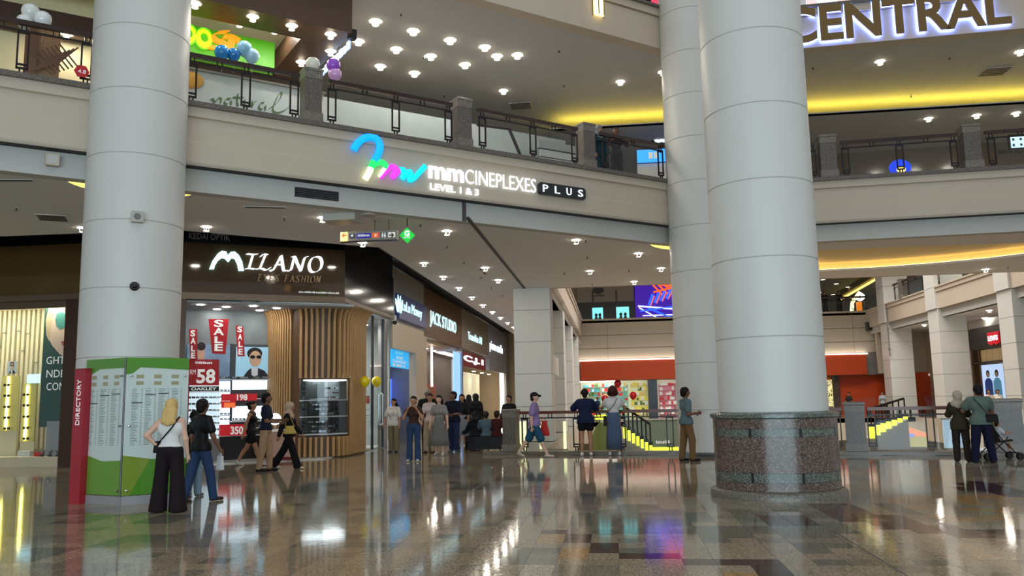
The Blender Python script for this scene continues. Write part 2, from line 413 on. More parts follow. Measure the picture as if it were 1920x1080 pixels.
# expansion joint in the ceiling
ej = MB().box(onz(880, 412, ZC).x - 0.045, onz(880, 412, ZC).x + 0.045, onz(880, 412, ZC).y - 0.3, YB, ZC - 0.02, ZC + 0.01)
q = FL.px(878, 395); _e = FL.w(q[0], 0, -0.22)
ej2 = MB().box(-0.045, 0.045, 0, 0, 0, 0)
je = struct('trim_expansion_joint', ej, mat('dark_joint_strip', (62, 58, 54), 0.6), 'dark expansion joint strip across the ceiling')
MB().box(_e.x - 0.05, _e.x + 0.05, _e.y - 0.03, _e.y + 0.03, ZC, ZB).build('upright_strip', MATS['dark_joint_strip'], je)
struct('ceiling_slab_edge', MB().box(XP, EDGE[2][0], YB, YB + 0.2, ZC, ZL), white, 'far edge of the first-floor bridge')
# glowing half-round recesses beside the columns: flat glowing rings in place of lit recesses
def half_ring_glow(name, cx, cy, r):
    o = struct(name, MB().lathe([(r, ZC - 0.004), (r - 0.02, ZC - 0.006), (r - 0.03, ZC - 0.004)], 36, (cx, cy, 0), cap=False), ceilm, 'flat warm glowing ring in place of the lit ceiling recess around a round column')
    MB().lathe([(0.86, ZC - 0.003), (r - 0.02, ZC - 0.003)], 36, (cx, cy, 0), cap=False).build('glow_ring', glow('warm_ring_glow', (255, 232, 120), 1.25), o)
half_ring_glow('ceiling_ring_glow', CB[0], CB[1] + 0.1, 1.22)
half_ring_glow('ceiling_ring_glow', CL[0] + 0.1, CL[1] + 0.9, 1.3)

# floors --------------------------------------------------------------
KP = [onz(*q, 0) for q in ((905, 853), (945, 853), (1340, 853.5), (1560, 853.5), (1800, 854.5), (1925, 856), (2300, 858))]
KERB = [(p.x, p.y) for p in KP]
XW = 18.75                                                     # right wing front line
void = [(KERB[1][0], KERB[1][1] + 0.3), (KERB[2][0], KERB[2][1] + 0.3), (KERB[3][0], KERB[3][1] + 0.3), (KERB[4][0], KERB[4][1] + 0.3), (KERB[6][0], KERB[6][1] + 0.3), (XW + 0.3, KERB[6][1] + 1), (XW + 0.3, 56.0), (XP + 0.1, 56.0), (XP + 0.1, KERB[1][1] + 3)]
fl = struct('floor', MB().holed([(-30, -12), (34, -12), (34, 80), (-30, 80)], [void], -0.008, down=False), slabm, 'polished speckled granite floor of the hall')
wv = MB(); n = len(void)
wv.add([(p[0], p[1], -0.01) for p in void] + [(p[0], p[1], -1.4) for p in void], [(i, i + n, (i + 1) % n + n, (i + 1) % n) for i in range(n)])
wv.build('floor_edge', white, fl)
struct('floor_lower', MB().box(-8, 26, 18, 70, -6.4, -6.2), mat('lower_floor_tiles', (176, 160, 132), 0.25, noise=0.1, nscale=0.6), 'beige floor of the lower level below the opening')
struct('wall_lower_far', MB().box(-8, 26, 66, 66.3, -6.2, 0), mat('lower_wall_beige', (196, 184, 156), 0.6), 'beige wall of the lower level')
struct('wall_lower_side', MB().box(-6, -5.7, 24, 66, -6.2, -0.1), MATS['lower_wall_beige'], 'beige side wall of the lower level')
# tiles
TS = 0.3; G = 0.0018
tile_cols = [(152, 138, 115), (132, 123, 106), (108, 106, 92), (170, 136, 90), (76, 54, 48), (172, 160, 138), (114, 92, 74)]
def tile_mat():
    m = bpy.data.materials.new('tile_granite'); m.use_nodes = True; nt = m.node_tree; b = nt.nodes['Principled BSDF']
    b.inputs['Roughness'].default_value = 0.075; b.inputs['IOR'].default_value = 1.55
    g = nt.nodes.new('ShaderNodeNewGeometry'); at = nt.nodes.new('ShaderNodeAttribute'); at.attribute_name = 'tone'
    v = nt.nodes.new('ShaderNodeTexVoronoi'); v.inputs['Scale'].default_value = 85; nt.links.new(g.outputs['Position'], v.inputs['Vector'])
    s = nt.nodes.new('ShaderNodeSeparateColor'); nt.links.new(v.outputs['Color'], s.inputs[0])
    mr = nt.nodes.new('ShaderNodeMapRange'); mr.inputs['To Min'].default_value = 0.45; mr.inputs['To Max'].default_value = 1.5; nt.links.new(s.outputs[0], mr.inputs['Value'])
    mx = nt.nodes.new('ShaderNodeMix'); mx.data_type = 'RGBA'; mx.blend_type = 'MULTIPLY'; mx.inputs[0].default_value = 1
    nt.links.new(at.outputs['Color'], mx.inputs[6]); nt.links.new(mr.outputs[0], mx.inputs[7]); nt.links.new(mx.outputs[2], b.inputs['Base Color'])
    n = nt.nodes.new('ShaderNodeTexNoise'); n.inputs['Scale'].default_value = 5.0; n.inputs['Detail'].default_value = 2; nt.links.new(g.outputs['Position'], n.inputs['Vector'])
    bp = nt.nodes.new('ShaderNodeBump'); bp.inputs['Strength'].default_value = 0.10; bp.inputs['Distance'].default_value = 0.006
    nt.links.new(n.outputs['Fac'], bp.inputs['Height']); nt.links.new(bp.outputs[0], b.inputs['Normal'])
    return m
tilem = tile_mat()
def inpoly(x, y, poly):
    c = False; j = len(poly) - 1
    for i in range(len(poly)):
        a, b = poly[i], poly[j]
        if (a[1] > y) != (b[1] > y) and x < (b[0] - a[0]) * (y - a[1]) / (b[1] - a[1]) + a[0]: c = not c
        j = i
    return c
dark_px = [[(1012, 993), (1066, 993), (1062, 1003), (1012, 1003)], [(1058, 1003), (1114, 1003), (1112, 1022), (1055, 1022)], [(1112, 1022), (1167, 1022), (1167, 1035), (1110, 1035)],
           [(1167, 1034), (1284, 1034), (1288, 1047), (1167, 1047)], [(1286, 1048), (1440, 1048), (1450, 1062), (1290, 1062)], [(1400, 1049), (1470, 1049), (1500, 1080), (1420, 1080)],
           [(1432, 968), (1520, 968), (1540, 984), (1445, 984)], [(1520, 944), (1606, 944), (1640, 966), (1700, 966), (1760, 985), (1820, 995), (1925, 995), (1925, 1010), (1730, 1003), (1660, 990), (1600, 978), (1565, 966)],
           [(1795, 903), (1860, 903), (1925, 920), (1925, 934), (1870, 928), (1800, 918)]]
DARK = [[pz(x, y, 0) for x, y in q] for q in dark_px]
olive_px = [[(1370, 955), (1540, 950), (1600, 1010), (1600, 1030), (1490, 1040), (1450, 1000), (1380, 975)], [(1120, 915), (1340, 905), (1340, 925), (1130, 935)], [(585, 1010), (720, 1008), (690, 1028), (590, 1028)], [(1060, 960), (1280, 955), (1290, 1000), (1100, 1000)], [(840, 905), (935, 905), (930, 920), (850, 920)], [(1290, 990), (1430, 980), (1440, 1010), (1330, 1015)]]
OLIVE = [[pz(x, y, 0) for x, y in q] for q in olive_px]
tan_px = [[(1010, 1002), (1062, 1002), (1055, 1020), (1000, 1020)], [(1055, 1023), (1110, 1023), (1110, 1048), (1050, 1048)], [(1165, 1060), (1230, 1060), (1235, 1075), (1165, 1075)], [(1290, 1070), (1440, 1070), (1440, 1082), (1290, 1082)], [(1640, 930), (1925, 930), (1925, 985), (1820, 985), (1700, 955)], [(1600, 880), (1790, 870), (1790, 905), (1620, 920)]]
TAN = [[pz(x, y, 0) for x, y in q] for q in tan_px]
kerb_y = lambda x: float(np.interp(x, [k[0] for k in KERB], [k[1] for k in KERB]))
tiles = []
tr = random.Random(3)
for j in range(int(6.3 / TS), int(30 / TS)):
    for i in range(int(-19 / TS), int(14 / TS)):
        x, y = (i + 0.5) * TS, (j + 0.5) * TS
        X, Y = proj((x, y, 0))
        if not (-40 < X < 1960 and Y < 1110): continue
        if x > KERB[0][0] - 0.4 and y > kerb_y(x) - 0.05: continue
        if x < -7.9 and y > 26 or x < -10.5 and y > 23: continue
        blk = random.Random((i // 2) * 7919 + (j // 3) * 104729).random()
        w = tr.random()
        k = 0 if blk < 0.62 else (1 if blk < 0.78 else (5 if blk < 0.9 else 2))
        if X < 950 and k == 5: k = 0
        if w < 0.10: k = 1
        elif w < 0.13: k = 2
        if any(inpoly(x, y, q) for q in OLIVE): k = 2 if w > 0.2 else 1
        if any(inpoly(x, y, q) for q in TAN): k = 3 if w > 0.35 else 0
        if any(inpoly(x, y, q) for q in DARK): k = 4 if w > 0.12 else 6
        tiles.append((x, y, k, tr.uniform(0.93, 1.07)))
tiles.sort(key=lambda t: t[1])
def tone_mesh(name, boxes):
    mb = MB(); cols = []
    for x, y, k, g, ox, oy in boxes:
        h = TS / 2 - G; c = srgb(tile_cols[k])
        mb.add([(x - h - ox, y - h - oy, -0.012), (x + h - ox, y - h - oy, -0.012), (x + h - ox, y + h - oy, -0.012), (x - h - ox, y + h - oy, -0.012), (x - h - ox, y - h - oy, 0), (x + h - ox, y - h - oy, 0), (x + h - ox, y + h - oy, 0), (x - h - ox, y + h - oy, 0)],
               [(4, 5, 6, 7), (0, 1, 5, 4), (1, 2, 6, 5), (2, 3, 7, 6), (3, 0, 4, 7)])
        cols += [tuple(a * g for a in c[:3]) + (1,)] * 5
    me = mb.mesh(name, tilem); a = me.attributes.new('tone', 'FLOAT_COLOR', 'FACE')
    a.data.foreach_set('color', [x for c in cols for x in c]); return me
tmesh = {}
for x, y, k, g in tiles[:300]:
    key = (k, round(g * 33))
    if key not in tmesh: tmesh[key] = tone_mesh('floor_tile', [(0, 0, k, g, 0, 0)])
    o = bpy.data.objects.new('floor_tile', tmesh[key]); COL.objects.link(o); o.parent = fl; o.location = (x, y, 0)
o = bpy.data.objects.new('floor_tile_field', tone_mesh('floor_tile_field', [t + (0, 0) for t in tiles[300:]])); COL.objects.link(o); o.parent = fl; o['kind'] = 'stuff'

# kerb of the opening
kb = struct('kerb_opening', MB().sweep(KERB, [(0, 0), (0, 0.085), (-0.01, 0.1), (-0.42, 0.1), (-0.42, -0.02)]), granite('kerb_stone', (112, 102, 86), (84, 74, 62), (140, 130, 112), 90, 0.3), 'low stone kerb around the floor opening')

# level-one interior floor and ceilings ----------------------------------
in1 = [(e[0] - FL.n.x * 0.1, e[1] - FL.n.y * 0.1) for e in EDGE]
struct('floor_level_one', MB().holed([EDGE[0], (KX.x, KX.y + 0.1), (EDGE[2][0], EDGE[2][1] + 0.1), (EDGE[2][0], 36), (-24, 36), (-24, EDGE[0][1])], [], ZF1, down=False), mat('level_one_floor', (176, 166, 150), 0.2), 'pale tiled floor of the first level')
YV = 28.25                                                       # edge of the lower ceiling on level one (cove lip)
ceil1 = struct('ceiling_level_one', MB().holed([EDGE[0], (KX.x, KX.y + 0.1), (EDGE[2][0], EDGE[2][1] + 0.1), (EDGE[2][0], 36), (-24, 36), (-24, EDGE[0][1])], [], Z2 + 0.01), mat('ceiling_paint_upper', (184, 184, 182), 0.7, noise=0.03), 'painted ceiling of the first level')
ZK = 10.98
low = struct('ceiling_level_one_low', MB().box(-1.9, 30, YV, 36, ZK, ZK + 0.06), MATS['ceiling_paint_upper'], 'lowered ceiling of the first level behind the yellow cove')
MB().box(-1.9, 30, YV, YV + 0.05, ZK, ZK + 0.1).build('cove_lip', MATS['ceiling_paint_upper'], low)
MB().box(-1.6, 30, YV + 0.35, YV + 0.43, ZK + 0.07, ZK + 0.13).build('cove_light_strip', glow('yellow_cove_strip', (255, 226, 84), 17.0), low)
MB().box(-1.9, 30, YV + 1.5, YV + 1.6, ZK + 0.06, Z2).build('cove_back', mat('cove_back_paint', (226, 206, 110), 0.7), low)

jx = onz(1640, 1043, 0).x
struct('trim_floor_joint', MB().box(jx - 0.009, jx + 0.009, 5.0, onz(1560, 995, 0).y, -0.002, 0.0012), MATS['dark_joint'], 'dark expansion joint line across the floor at the right')
jx2 = onz(920, 897, 0).x
struct('trim_floor_joint_walkway', MB().box(jx2 - 0.012, jx2 + 0.012, onz(885, 920, 0).y, 24.0, -0.002, 0.0012), MATS['dark_joint'], 'dark expansion joint line in the floor towards the walkway')
# ------------------------------------------------------------------ clip rings to the ceiling side of the fascia
for o in [x for x in bpy.data.objects if x.name.startswith('ceiling_ring_glow')]:
    for c in list(o.children): bpy.data.objects.remove(c)
    bpy.data.objects.remove(o)
def clip_half(poly, p, n):
    out = []
    for i in range(len(poly)):
        a, b = poly[i], poly[(i + 1) % len(poly)]
        da = (a[0] - p[0]) * n[0] + (a[1] - p[1]) * n[1]; db = (b[0] - p[0]) * n[0] + (b[1] - p[1]) * n[1]
        if da >= 0: out.append(a)
        if (da >= 0) != (db >= 0):
            t = da / (da - db); out.append((a[0] + (b[0] - a[0]) * t, a[1] + (b[1] - a[1]) * t))
    return out
def ring_glow(cx, cy, r, lab):
    q = FL.w(0, 0, -0.5)
    poly = clip_half(circle(cx, cy, r, 40), (q.x, q.y), (-FL.n.x, -FL.n.y))
    o = struct('ceiling_ring_glow', MB().prism(poly, ZC - 0.012, ZC), ceilm, lab)
    MB().prism(clip_half(circle(cx, cy, r - 0.05, 40), (q.x, q.y), (-FL.n.x, -FL.n.y)), ZC - 0.02, ZC - 0.012).build('glow_panel', glow('warm_ring_glow', (255, 232, 120), 1.6), o)  # flat panel glows by itself in place of a lit recess
_q = onz(1221, 461, ZC); ring_glow(CB[0], CB[1], math.hypot(_q.x - CB[0], _q.y - CB[1]), 'warm glowing half-round light in the ceiling beside the rear column')
_q = onz(383, 359, ZC); ring_glow(CL[0], CL[1], math.hypot(_q.x - CL[0], _q.y - CL[1]), 'warm glowing half-round light in the ceiling behind the directory column')

# ------------------------------------------------------------------ square pillars along the far walkway
def square_pillar(name, x0, x1, y0, y1, z1, label, joints=(1.3, 2.54, 3.76, 4.98, 6.2)):
    t = thing(name, label, None); t['kind'] = 'structure'
    zs = [0] + [z for z in joints if z < z1 - 0.2] + [z1]
    for a, b in zip(zs, zs[1:]): MB().bbox(x0, x1, y0, y1, a + 0.012, b - 0.006, 0.015).build('pillar_panel', white2, t)
    MB().box(x0 + 0.02, x1 - 0.02, y0 + 0.02, y1 - 0.02, 0, z1).build('pillar_core', mat('grey_joint', (120, 116, 110), 0.7), t)
    return t
for k, yy in enumerate((31.5, 40.0, 48.5, 57.0)):
    square_pillar('pillar', XP - 1.42, XP, yy, yy + 1.42, ZC, ['square white panelled pillar nearest along the shop walkway', 'second square white pillar along the walkway beyond the nearest one', 'third square white pillar deep along the walkway', 'farthest square white pillar along the walkway'][k])
# left wing balcony over the walkway
LW = [(XP + 0.05, YB), (XP + 0.05, 63.0)]
def fascia(name, path, label, zl=ZL):
    o = struct(name, MB().sweep(path, [(0.06, zl - 0.32), (0.06, zl - 0.08), (-0.4, zl - 0.08), (-0.4, zl - 0.32)]), white, label)
    MB().sweep(path, [(0, zl - 1.29), (0, zl - 0.33), (-0.4, zl - 0.33), (-0.4, zl - 1.29)]).build('fascia_panel', white, o)
    MB().sweep(path, [(-0.2, zl - 1.76), (-0.2, zl - 1.3), (-0.5, zl - 1.3), (-0.5, zl - 1.76)]).build('recessed_band', MATS['grey_plaster'], o)
    MB().sweep(path, [(0.12, zl - 0.08), (0.12, zl), (-0.4, zl), (-0.4, zl - 0.08)]).build('ledge', white, o)
    return o
fascia('wall_balcony_left_wing', LW, 'white balcony fascia over the square pillars')
struct('floor_left_wing', MB().box(-24, XP, YB, 70, ZF1 - 0.1, ZF1), MATS['level_one_floor'], 'first-level floor over the shop walkway')

# ------------------------------------------------------------------ far wall with the orange band
YF = 63.4
fw = struct('wall_far', MB().box(XP - 4, 30, YF + 0.05, YF + 0.4, 2.9, ZL - 0.1), MATS['grey_joint'], 'white panelled wall across the far side of the opening')
for a, b in ((4.52, 5.33), (5.33, 6.33), (6.33, ZL - 0.12)):
    for x0 in np.arange(XP - 4, 22, 6.0): MB().box(x0 + 0.01, x0 + 5.99, YF, YF + 0.1, a + 0.02, b - 0.02).build('wall_panel', white, fw)
MB().box(XP - 4, 24, YF - 0.1, YF + 0.4, ZL - 0.12, ZL).build('ledge', white, fw)
FF = Frame((0, YF, 0), (1, 0))
orange = mat('orange_fascia', (196, 66, 2), 0.5, noise=0.04, nscale=1)
def fbox(fr, px0, py0, px1, py1, z0, z1, mb=None):
    a = fr.px(px0, py0); b = fr.px(px1, py1); mb = mb or MB()
    return mb.box(min(a[0], b[0]), max(a[0], b[0]), min(a[1], b[1]), max(a[1], b[1]), z0, z1)
ob = thing('orange_fascia_band', 'long orange fascia band over the far toy shop with a white light line', 'fascia', FF.off(0.02).M)
_a = FF.px(1088, 676); _b = FF.px(1625, 703)
MB().box(_a[0], _b[0], 2.92, 4.38, -0.02, 0.25).build('orange_panel', orange, ob)
MB().box(_a[0] - 0.2, _b[0] + 0.1, 4.40, 4.47, 0.0, 0.3).build('light_line', glow('white_line_light', (255, 244, 230), 4.0), ob)
struct('floor_far', MB().box(XP - 4, 24, 56, YF + 6, -0.3, -0.012), slabm, 'granite floor on the far side of the opening')

# ------------------------------------------------------------------ right wing
RW = [(XW, YF), (XW, 18.0)]
fascia('wall_balcony_right_wing', RW, 'white balcony fascia of the wing on the far side of the opening')
struct('floor_right_wing', MB().box(XW, 34, 18, YF + 6, ZF1 - 0.1, ZF1), MATS['level_one_floor'], 'first-level floor of the far wing')
struct('ceiling_right_wing', MB().box(XW + 0.3, 34, 18, YF + 6, ZC, ZC + 0.1), ceilm, 'ceiling under the far wing balcony')
yA, yB_, yC = onx(1668, 650, XW).y, onx(1765, 650, XW).y, onx(1908, 650, XW).y
for nm, yy in (('farthest', yA), ('middle', yB_), ('nearest', yC)):
    square_pillar('pillar_wing', XW - 0.05, XW + 1.5, yy, yy + 1.5, ZL - 1.3, nm + ' square white pillar under the far wing balcony')
    t = square_pillar('pillar_wing_upper', XW - 0.12, XW + 1.5, yy, yy + 1.5, 0.01, nm + ' square white pillar above the far wing balcony', joints=())
    for c in list(t.children): bpy.data.objects.remove(c)
    for z0 in (ZB + 0.0, ZB + 1.24, ZB + 2.48, ZB + 3.7): MB().bbox(XW - 0.14, XW + 1.5, yy, yy + 1.5, z0 + 0.01, z0 + 1.23, 0.015).build('pillar_panel', white2, t)
XQ = XW + 3.5
struct('wall_right_wing', MB().box(XQ, XQ + 0.3, onx(1822, 660, XQ).y + 0.25, YF + 6, 0, ZC - 0.01), white, 'white shop wall under the far wing balcony')
struct('wall_far_cross', MB().box(XW + 0.2, 34, YF - 1.2, YF - 0.9, 2.95, ZC), white, 'white cross wall beyond the far wing pillars')
struct('wall_orange_back', MB().box(5.2, 34, YF + 0.62, YF + 0.9, 0, 4.4), orange, 'orange wall beside the far toy shop')

# ------------------------------------------------------------------ railings and stone piers
def pier(pos, d, w, z0, h, label, group=None, m=None):
    t = thing('stone_pier', label, 'pier', Frame((pos[0], pos[1], z0), d).M, group)
    m = m or granite('pier_stone', (92, 84, 76), (56, 50, 46), (124, 116, 106), 80, 0.35)
    cp = granite('pier_cap_stone', (112, 104, 94), (76, 70, 64), (146, 138, 126), 80, 0.35)
    a = w / 2
    def bx(x, y0, y1, zz): return MB().add([(-x, y0, -zz), (x, y0, -zz), (x, y0, zz), (-x, y0, zz), (-x, y1, -zz), (x, y1, -zz), (x, y1, zz), (-x, y1, zz)], [(0, 1, 2, 3), (7, 6, 5, 4), (0, 4, 5, 1), (1, 5, 6, 2), (2, 6, 7, 3), (3, 7, 4, 0)])
    bx(a * 1.06, 0, h * 0.16, a * 1.06).build('plinth', cp, t)
    bx(a * 0.94, h * 0.16, h * 0.80, a * 0.94).build('shaft', m, t)
    mb = MB(); prof = [(a * 0.98, h * 0.80), (a * 1.0, h * 0.93), (a * 1.07, h * 0.945), (a * 1.07, h * 0.985), (a * 0.9, h)]
    vs = []; fs = []
    for r, y in prof: vs += [(-r, y, -r), (r, y, -r), (r, y, r), (-r, y, r)]
    for i in range(len(prof) - 1):
        for k in range(4): fs.append((i * 4 + k, (i + 1) * 4 + k, (i + 1) * 4 + (k + 1) % 4, i * 4 + (k + 1) % 4))
    fs += [(0, 1, 2, 3), (16 + 3, 16 + 2, 16 + 1, 16)]
    mb.add(vs, fs).build('cap', cp, t)
    return t
def railing(fr, u0, u1, posts, z0, H, label, mids=True, group=None, railmat=None, balus=False, thick=1.0):
    """fr: frame along the railing line (u along, v up). parts: top rail, lower rail, double posts, spacers, panes"""
    t = thing('balustrade', label, 'railing', Frame((fr.o.x, fr.o.y, z0), fr.d).M, group)
    rm = railmat or railm; k = thick
    MB().box(u0, u1, H - 0.085 * k, H, -0.05 * k, 0.05 * k).build('top_rail', rm, t)
    MB().box(u0 + 0.02, u1 - 0.02, H - 0.215 * k, H - 0.18 * k, -0.018, 0.018).build('lower_rail', blackm, t)
    for p in posts:
        mb = MB(); w = 0.085
        for s in (-1, 1): mb.box(p + s * w - 0.016, p + s * w + 0.016, 0.1, H - 0.2 * k, -0.016, 0.016)
        for v in (0.10, 0.17, H - 0.25 * k): mb.box(p - w - 0.016, p + w + 0.016, v, v + 0.035, -0.016, 0.016)
        for s in (-0.4, 0.4): mb.box(p + s * w - 0.014, p + s * w + 0.014, 0.0, 0.1, -0.014, 0.014)
        mb.build('post', blackm, t)
        for s in (-0.45, 0.45): MB().box(p + s * w - 0.012, p + s * w + 0.012, H - 0.18 * k, H - 0.085 * k, -0.012, 0.012).build('spacer', blackm, t)
    for a, b in zip(posts, posts[1:]):
        c = (a + b) / 2
        for s in (-0.05, 0.05): MB().box(c + s - 0.012, c + s + 0.012, H - 0.18 * k, H - 0.085 * k, -0.012, 0.012).build('spacer', blackm, t)
        MB().box(a + 0.11, b - 0.11, 0.03, H - 0.24 * k, -0.005, 0.005).build('glass_panel', clear, t)
    return t
def uL(x): return FL.px(x, np.interp(x, [0, 172, 348, 620, 850, 1095, 1262], [133, 157, 190, 236, 272, 312, 340]))[0]
def uR(x): return FR.px(x, np.interp(x, [1515, 1560, 1720, 1920], [336, 332, 322, 310]))[0]
FLr = FL.off(0.0); FRr = FR.off(0.0)
secL = [((-60, 168), (-50, 40, 160)), ((350, 560), (358, 460, 551)), ((614, 848), (622, 742, 841)), ((896, 1084), (905, 1000, 1078)), ((1126, 1246), (1136, 1240))]
labL = ['first-floor balcony railing left of the directory column', 'first-floor balcony railing in front of the green juice kiosk', 'first-floor balcony railing above the cinema logo', 'first-floor balcony railing above the cinema name', 'first-floor balcony railing with two people leaning on it']
for (a, b), ps in secL: railing(FLr, uL(a), uL(b), [uL(x) for x in ps], ZL, 1.03, labL[secL.index(((a, b), ps))], group='first-floor balcony railings')
for x, lb in ((589, 'stone pier of the balcony between juice kiosk and cinema logo'), (873, 'stone pier of the balcony above the cinema letters'), (1107, 'stone pier of the balcony beside the two leaning people')):
    p = FL.w(uL(x - 4), 0, -0.1); pier((p.x, p.y), FL.d, 0.40, ZL + 0.002, 1.2, lb, 'balcony piers')
secR = [((1490, 1531), (1500, 1526)), ((1580, 1800), (1588, 1690, 1792)), ((1852, 2100), (1863, 1975, 2090))]
labR = ['short balcony railing just right of the big column', 'balcony railing beneath the word sign with a blue globe behind', 'balcony railing at the right edge of the first floor']
for i, ((a, b), ps) in enumerate(secR): railing(FRr, uR(a), uR(b), [uR(x) for x in ps], ZL, 1.03, labR[i], group='first-floor balcony railings')
for x, lb in ((1555, 'stone pier of the right balcony nearer the big column'), (1825, 'stone pier of the right balcony farther from the big column')):
    p = FR.w(uR(x), 0, -0.1); pier((p.x, p.y), FR.d, 0.46, ZL + 0.002, 1.24, lb, 'balcony piers')
# second-floor railing (only its foot shows)
railing(FL, uL(1120), uL(1262) - 0.3, [uL(1125), uL(1230)], Z2T, 1.03, 'second-floor railing foot at the top of the picture by the lamp')
# ground-floor railing on the kerb
K1 = Frame((KERB[1][0], KERB[1][1] + 0.2, 0), (KERB[2][0] - KERB[1][0], KERB[2][1] - KERB[1][1]))
K2 = Frame((KERB[3][0], KERB[3][1] + 0.2, 0), (KERB[4][0] - KERB[3][0], KERB[4][1] - KERB[3][1]))
k1 = lambda x: K1.px(x, 846)[0]
k2 = lambda x: K2.px(x, 846)[0]
wood = mat('red_brown_rail', (104, 52, 34), 0.3, noise=0.2, nscale=20)
railing(K1, k1(975), k1(1275), [k1(985), k1(1082), k1(1168), k1(1258)], 0.1, 1.13, 'ground-floor railing beside the opening with people leaning on it', railmat=wood)
railing(K2, k2(1545), k2(1584), [k2(1573)], 0.1, 1.1, 'short railing stub between the big column and a stone pier', railmat=wood)
railing(K2, k2(1632), k2(1862), [k2(1638), k2(1748), k2(1855)], 0.1, 1.1, 'ground-floor railing behind the couple with the pushchair', railmat=wood)
for fr, x, w, h, lb in ((K1, 959, 0.42, 1.2, 'stone pier at the start of the ground-floor railing by the bench'), (K2, 1607, 0.50, 1.24, 'stone pier of the ground-floor railing right of the big column'), (K2, 1893, 0.62, 1.26, 'stone pier of the ground-floor railing behind the pushchair')):
    u = (k1 if fr is K1 else k2)(x); p = fr.w(u, 0); pier((p.x, p.y), fr.d, w, 0.1, h, lb, 'ground-floor piers')

# level-one back walls ------------------------------------------------------
l1wall = mat('level_one_wall', (188, 184, 174), 0.6)
struct('wall_level_one_rear', MB().box(-24, 30, 35.4, 35.7, ZF1, Z2), l1wall, 'pale back wall of the first level')
struct('wall_level_two_rear', MB().box(-24, 30, 33, 33.3, Z2T - 0.2, 17), l1wall, 'pale wall on the second level')
# ================================================================== GROUND-FLOOR SHOPS
wood_l = mat('light_oak_slat', (186, 146, 98), 0.5, noise=0.14, nscale=9)
wood_d = mat('dark_brown_wood', (74, 50, 36), 0.45, noise=0.2, nscale=8)
brownglass = mat('brown_gloss_glass', (80, 63, 46), 0.06, noise=0.05)
greyplas = mat('grey_textured_wall', (128, 138, 142), 0.7, noise=0.25, nscale=3)
lamp_w = glow('shop_light_panel', (255, 250, 240), 9.0)
whiteg = glow('lit_white_letter', (238, 250, 255), 1.5)
red = mat('red_sign', (190, 22, 34), 0.45, noise=0.05)
redlit = mat('red_sign_lit', (200, 24, 36), 0.45, emit=0.25, noise=0.0)
wtext = mat('white_lettering', (240, 240, 238), 0.5, emit=0.25, noise=0)
steel = mat('brushed_steel', (150, 150, 152), 0.3, 0.9, noise=0.08, nscale=30)
chrome = mat('chrome', (200, 200, 204), 0.12, 1.0, noise=0)
def bx2(fr, px0, py0, px1, py1, z0, z1, name, m, parent):
    return fbox(fr, px0, py0, px1, py1, z0, z1).build(name, m, parent)
# dark soffit above the shop signs
struct('ceiling_shop_recess', MB().box(-26, XS + 0.3, 18.5, 66, 6.9, 7.0), mat('charcoal_soffit', (30, 30, 33), 0.7), 'charcoal soffit recess above the shop signs')
struct('ceiling_recess_edge', MB().sweep([(-26, mil[0][1])] + mil + [(XS, 66)], [(0.0, ZC), (0.0, 6.95), (-0.06, 6.95), (-0.06, ZC)]), MATS['charcoal_soffit'], 'dark upstand at the edge of the walkway ceiling')

# ---------------------------------------------------------------- optical window at the far left
SL = Frame((-18, 21.4, 0), (1, 0))
left = thing('optical_shopfront', 'optical shop window with cream slat wall left of the directory column', 'shopfront', SL.M)
uJ = SL.px(118, 700)[0]; uK = SL.px(152, 700)[0]
zt = SL.px(60, 563)[1]; zb = SL.px(60, 857)[1]
MB().box(-6, 7.2, zt + 0.12, 6.2, -0.05, 0.0).build('header_glass', mat('reflection_tinted_glass', (96, 74, 42), 0.06, noise=0.3, nscale=0.8), left)  # amber tint paints in the yellow cove light reflected by the glass
MB().box(-6, 7.2, 6.2, 6.9, -0.1, -0.06).build('black_band', darkm, left)
MB().box(-6, 7.2, zt - 0.02, zt + 0.14, -0.06, 0.06).build('header_trim', mat('bronze_trim', (110, 92, 74), 0.35, 0.4), left)
MB().box(-6, uK, 0, zb, -0.6, 0.02).build('plinth', mat('cream_plinth', (216, 204, 176), 0.5), left)
MB().box(uJ, uK, 0.0, zt, -0.12, 0.03).build('jamb', mat('bronze_jamb', (70, 46, 32), 0.3, 0.3), left)
MB().box(-6, uJ, zb, zt, -0.012, 0.0).build('window_pane', clear, left)
MB().box(-6, uK, 0, 4.6, -1.6, -1.5).build('back_wall', mat('cream_back_wall', (226, 218, 190), 0.7), left)
MB().box(-6, uK, zt, zt + 0.05, -1.5, -0.1).build('window_ceiling', mat('cream_ceiling', (230, 224, 205), 0.7), left)
MB().box(-6, uJ - 0.2, zt - 0.03, zt - 0.005, -0.42, -0.2).build('light_panel', glow('window_light', (255, 246, 214), 34.0), left)
MB().box(-6, uJ, zt - 0.22, zt + 0.0, -0.16, -0.13).build('light_pelmet', MATS['bronze_trim'], left)
MB().box(uK - 0.05, uK, 0, zt, -1.5, -0.1).build('side_wall', mat('dark_teal_wall', (28, 62, 62), 0.6), left)
SLb = SL.off(-1.45); sr = random.Random(5)
cs = mat('cream_slat', (232, 222, 190), 0.6, noise=0.05)
sm_l = []
for px in range(-40, 96, 9):
    a = SLb.px(px, 700)[0]; cut = sr.uniform(2.0, 4.0)
    MB().box(a, a + 0.085, zb + 0.15, cut, -0.03, 0.10).build('slat', cs, left, M=Matrix.Translation((0, 0, -1.45)))
    MB().box(a + 0.03, a + 0.115, cut + 0.02, zt - 0.1, -0.03, 0.15).build('slat', cs, left, M=Matrix.Translation((0, 0, -1.45)))
# small lamps along the window head
for px in (10, 30, 55, 82, 103):
    a = SL.off(-0.3).px(px, 580); MB().box(a[0] - 0.05, a[0] + 0.05, zt - 0.13, zt - 0.02, -0.36, -0.25).build('spot_lamp', darkm, left)
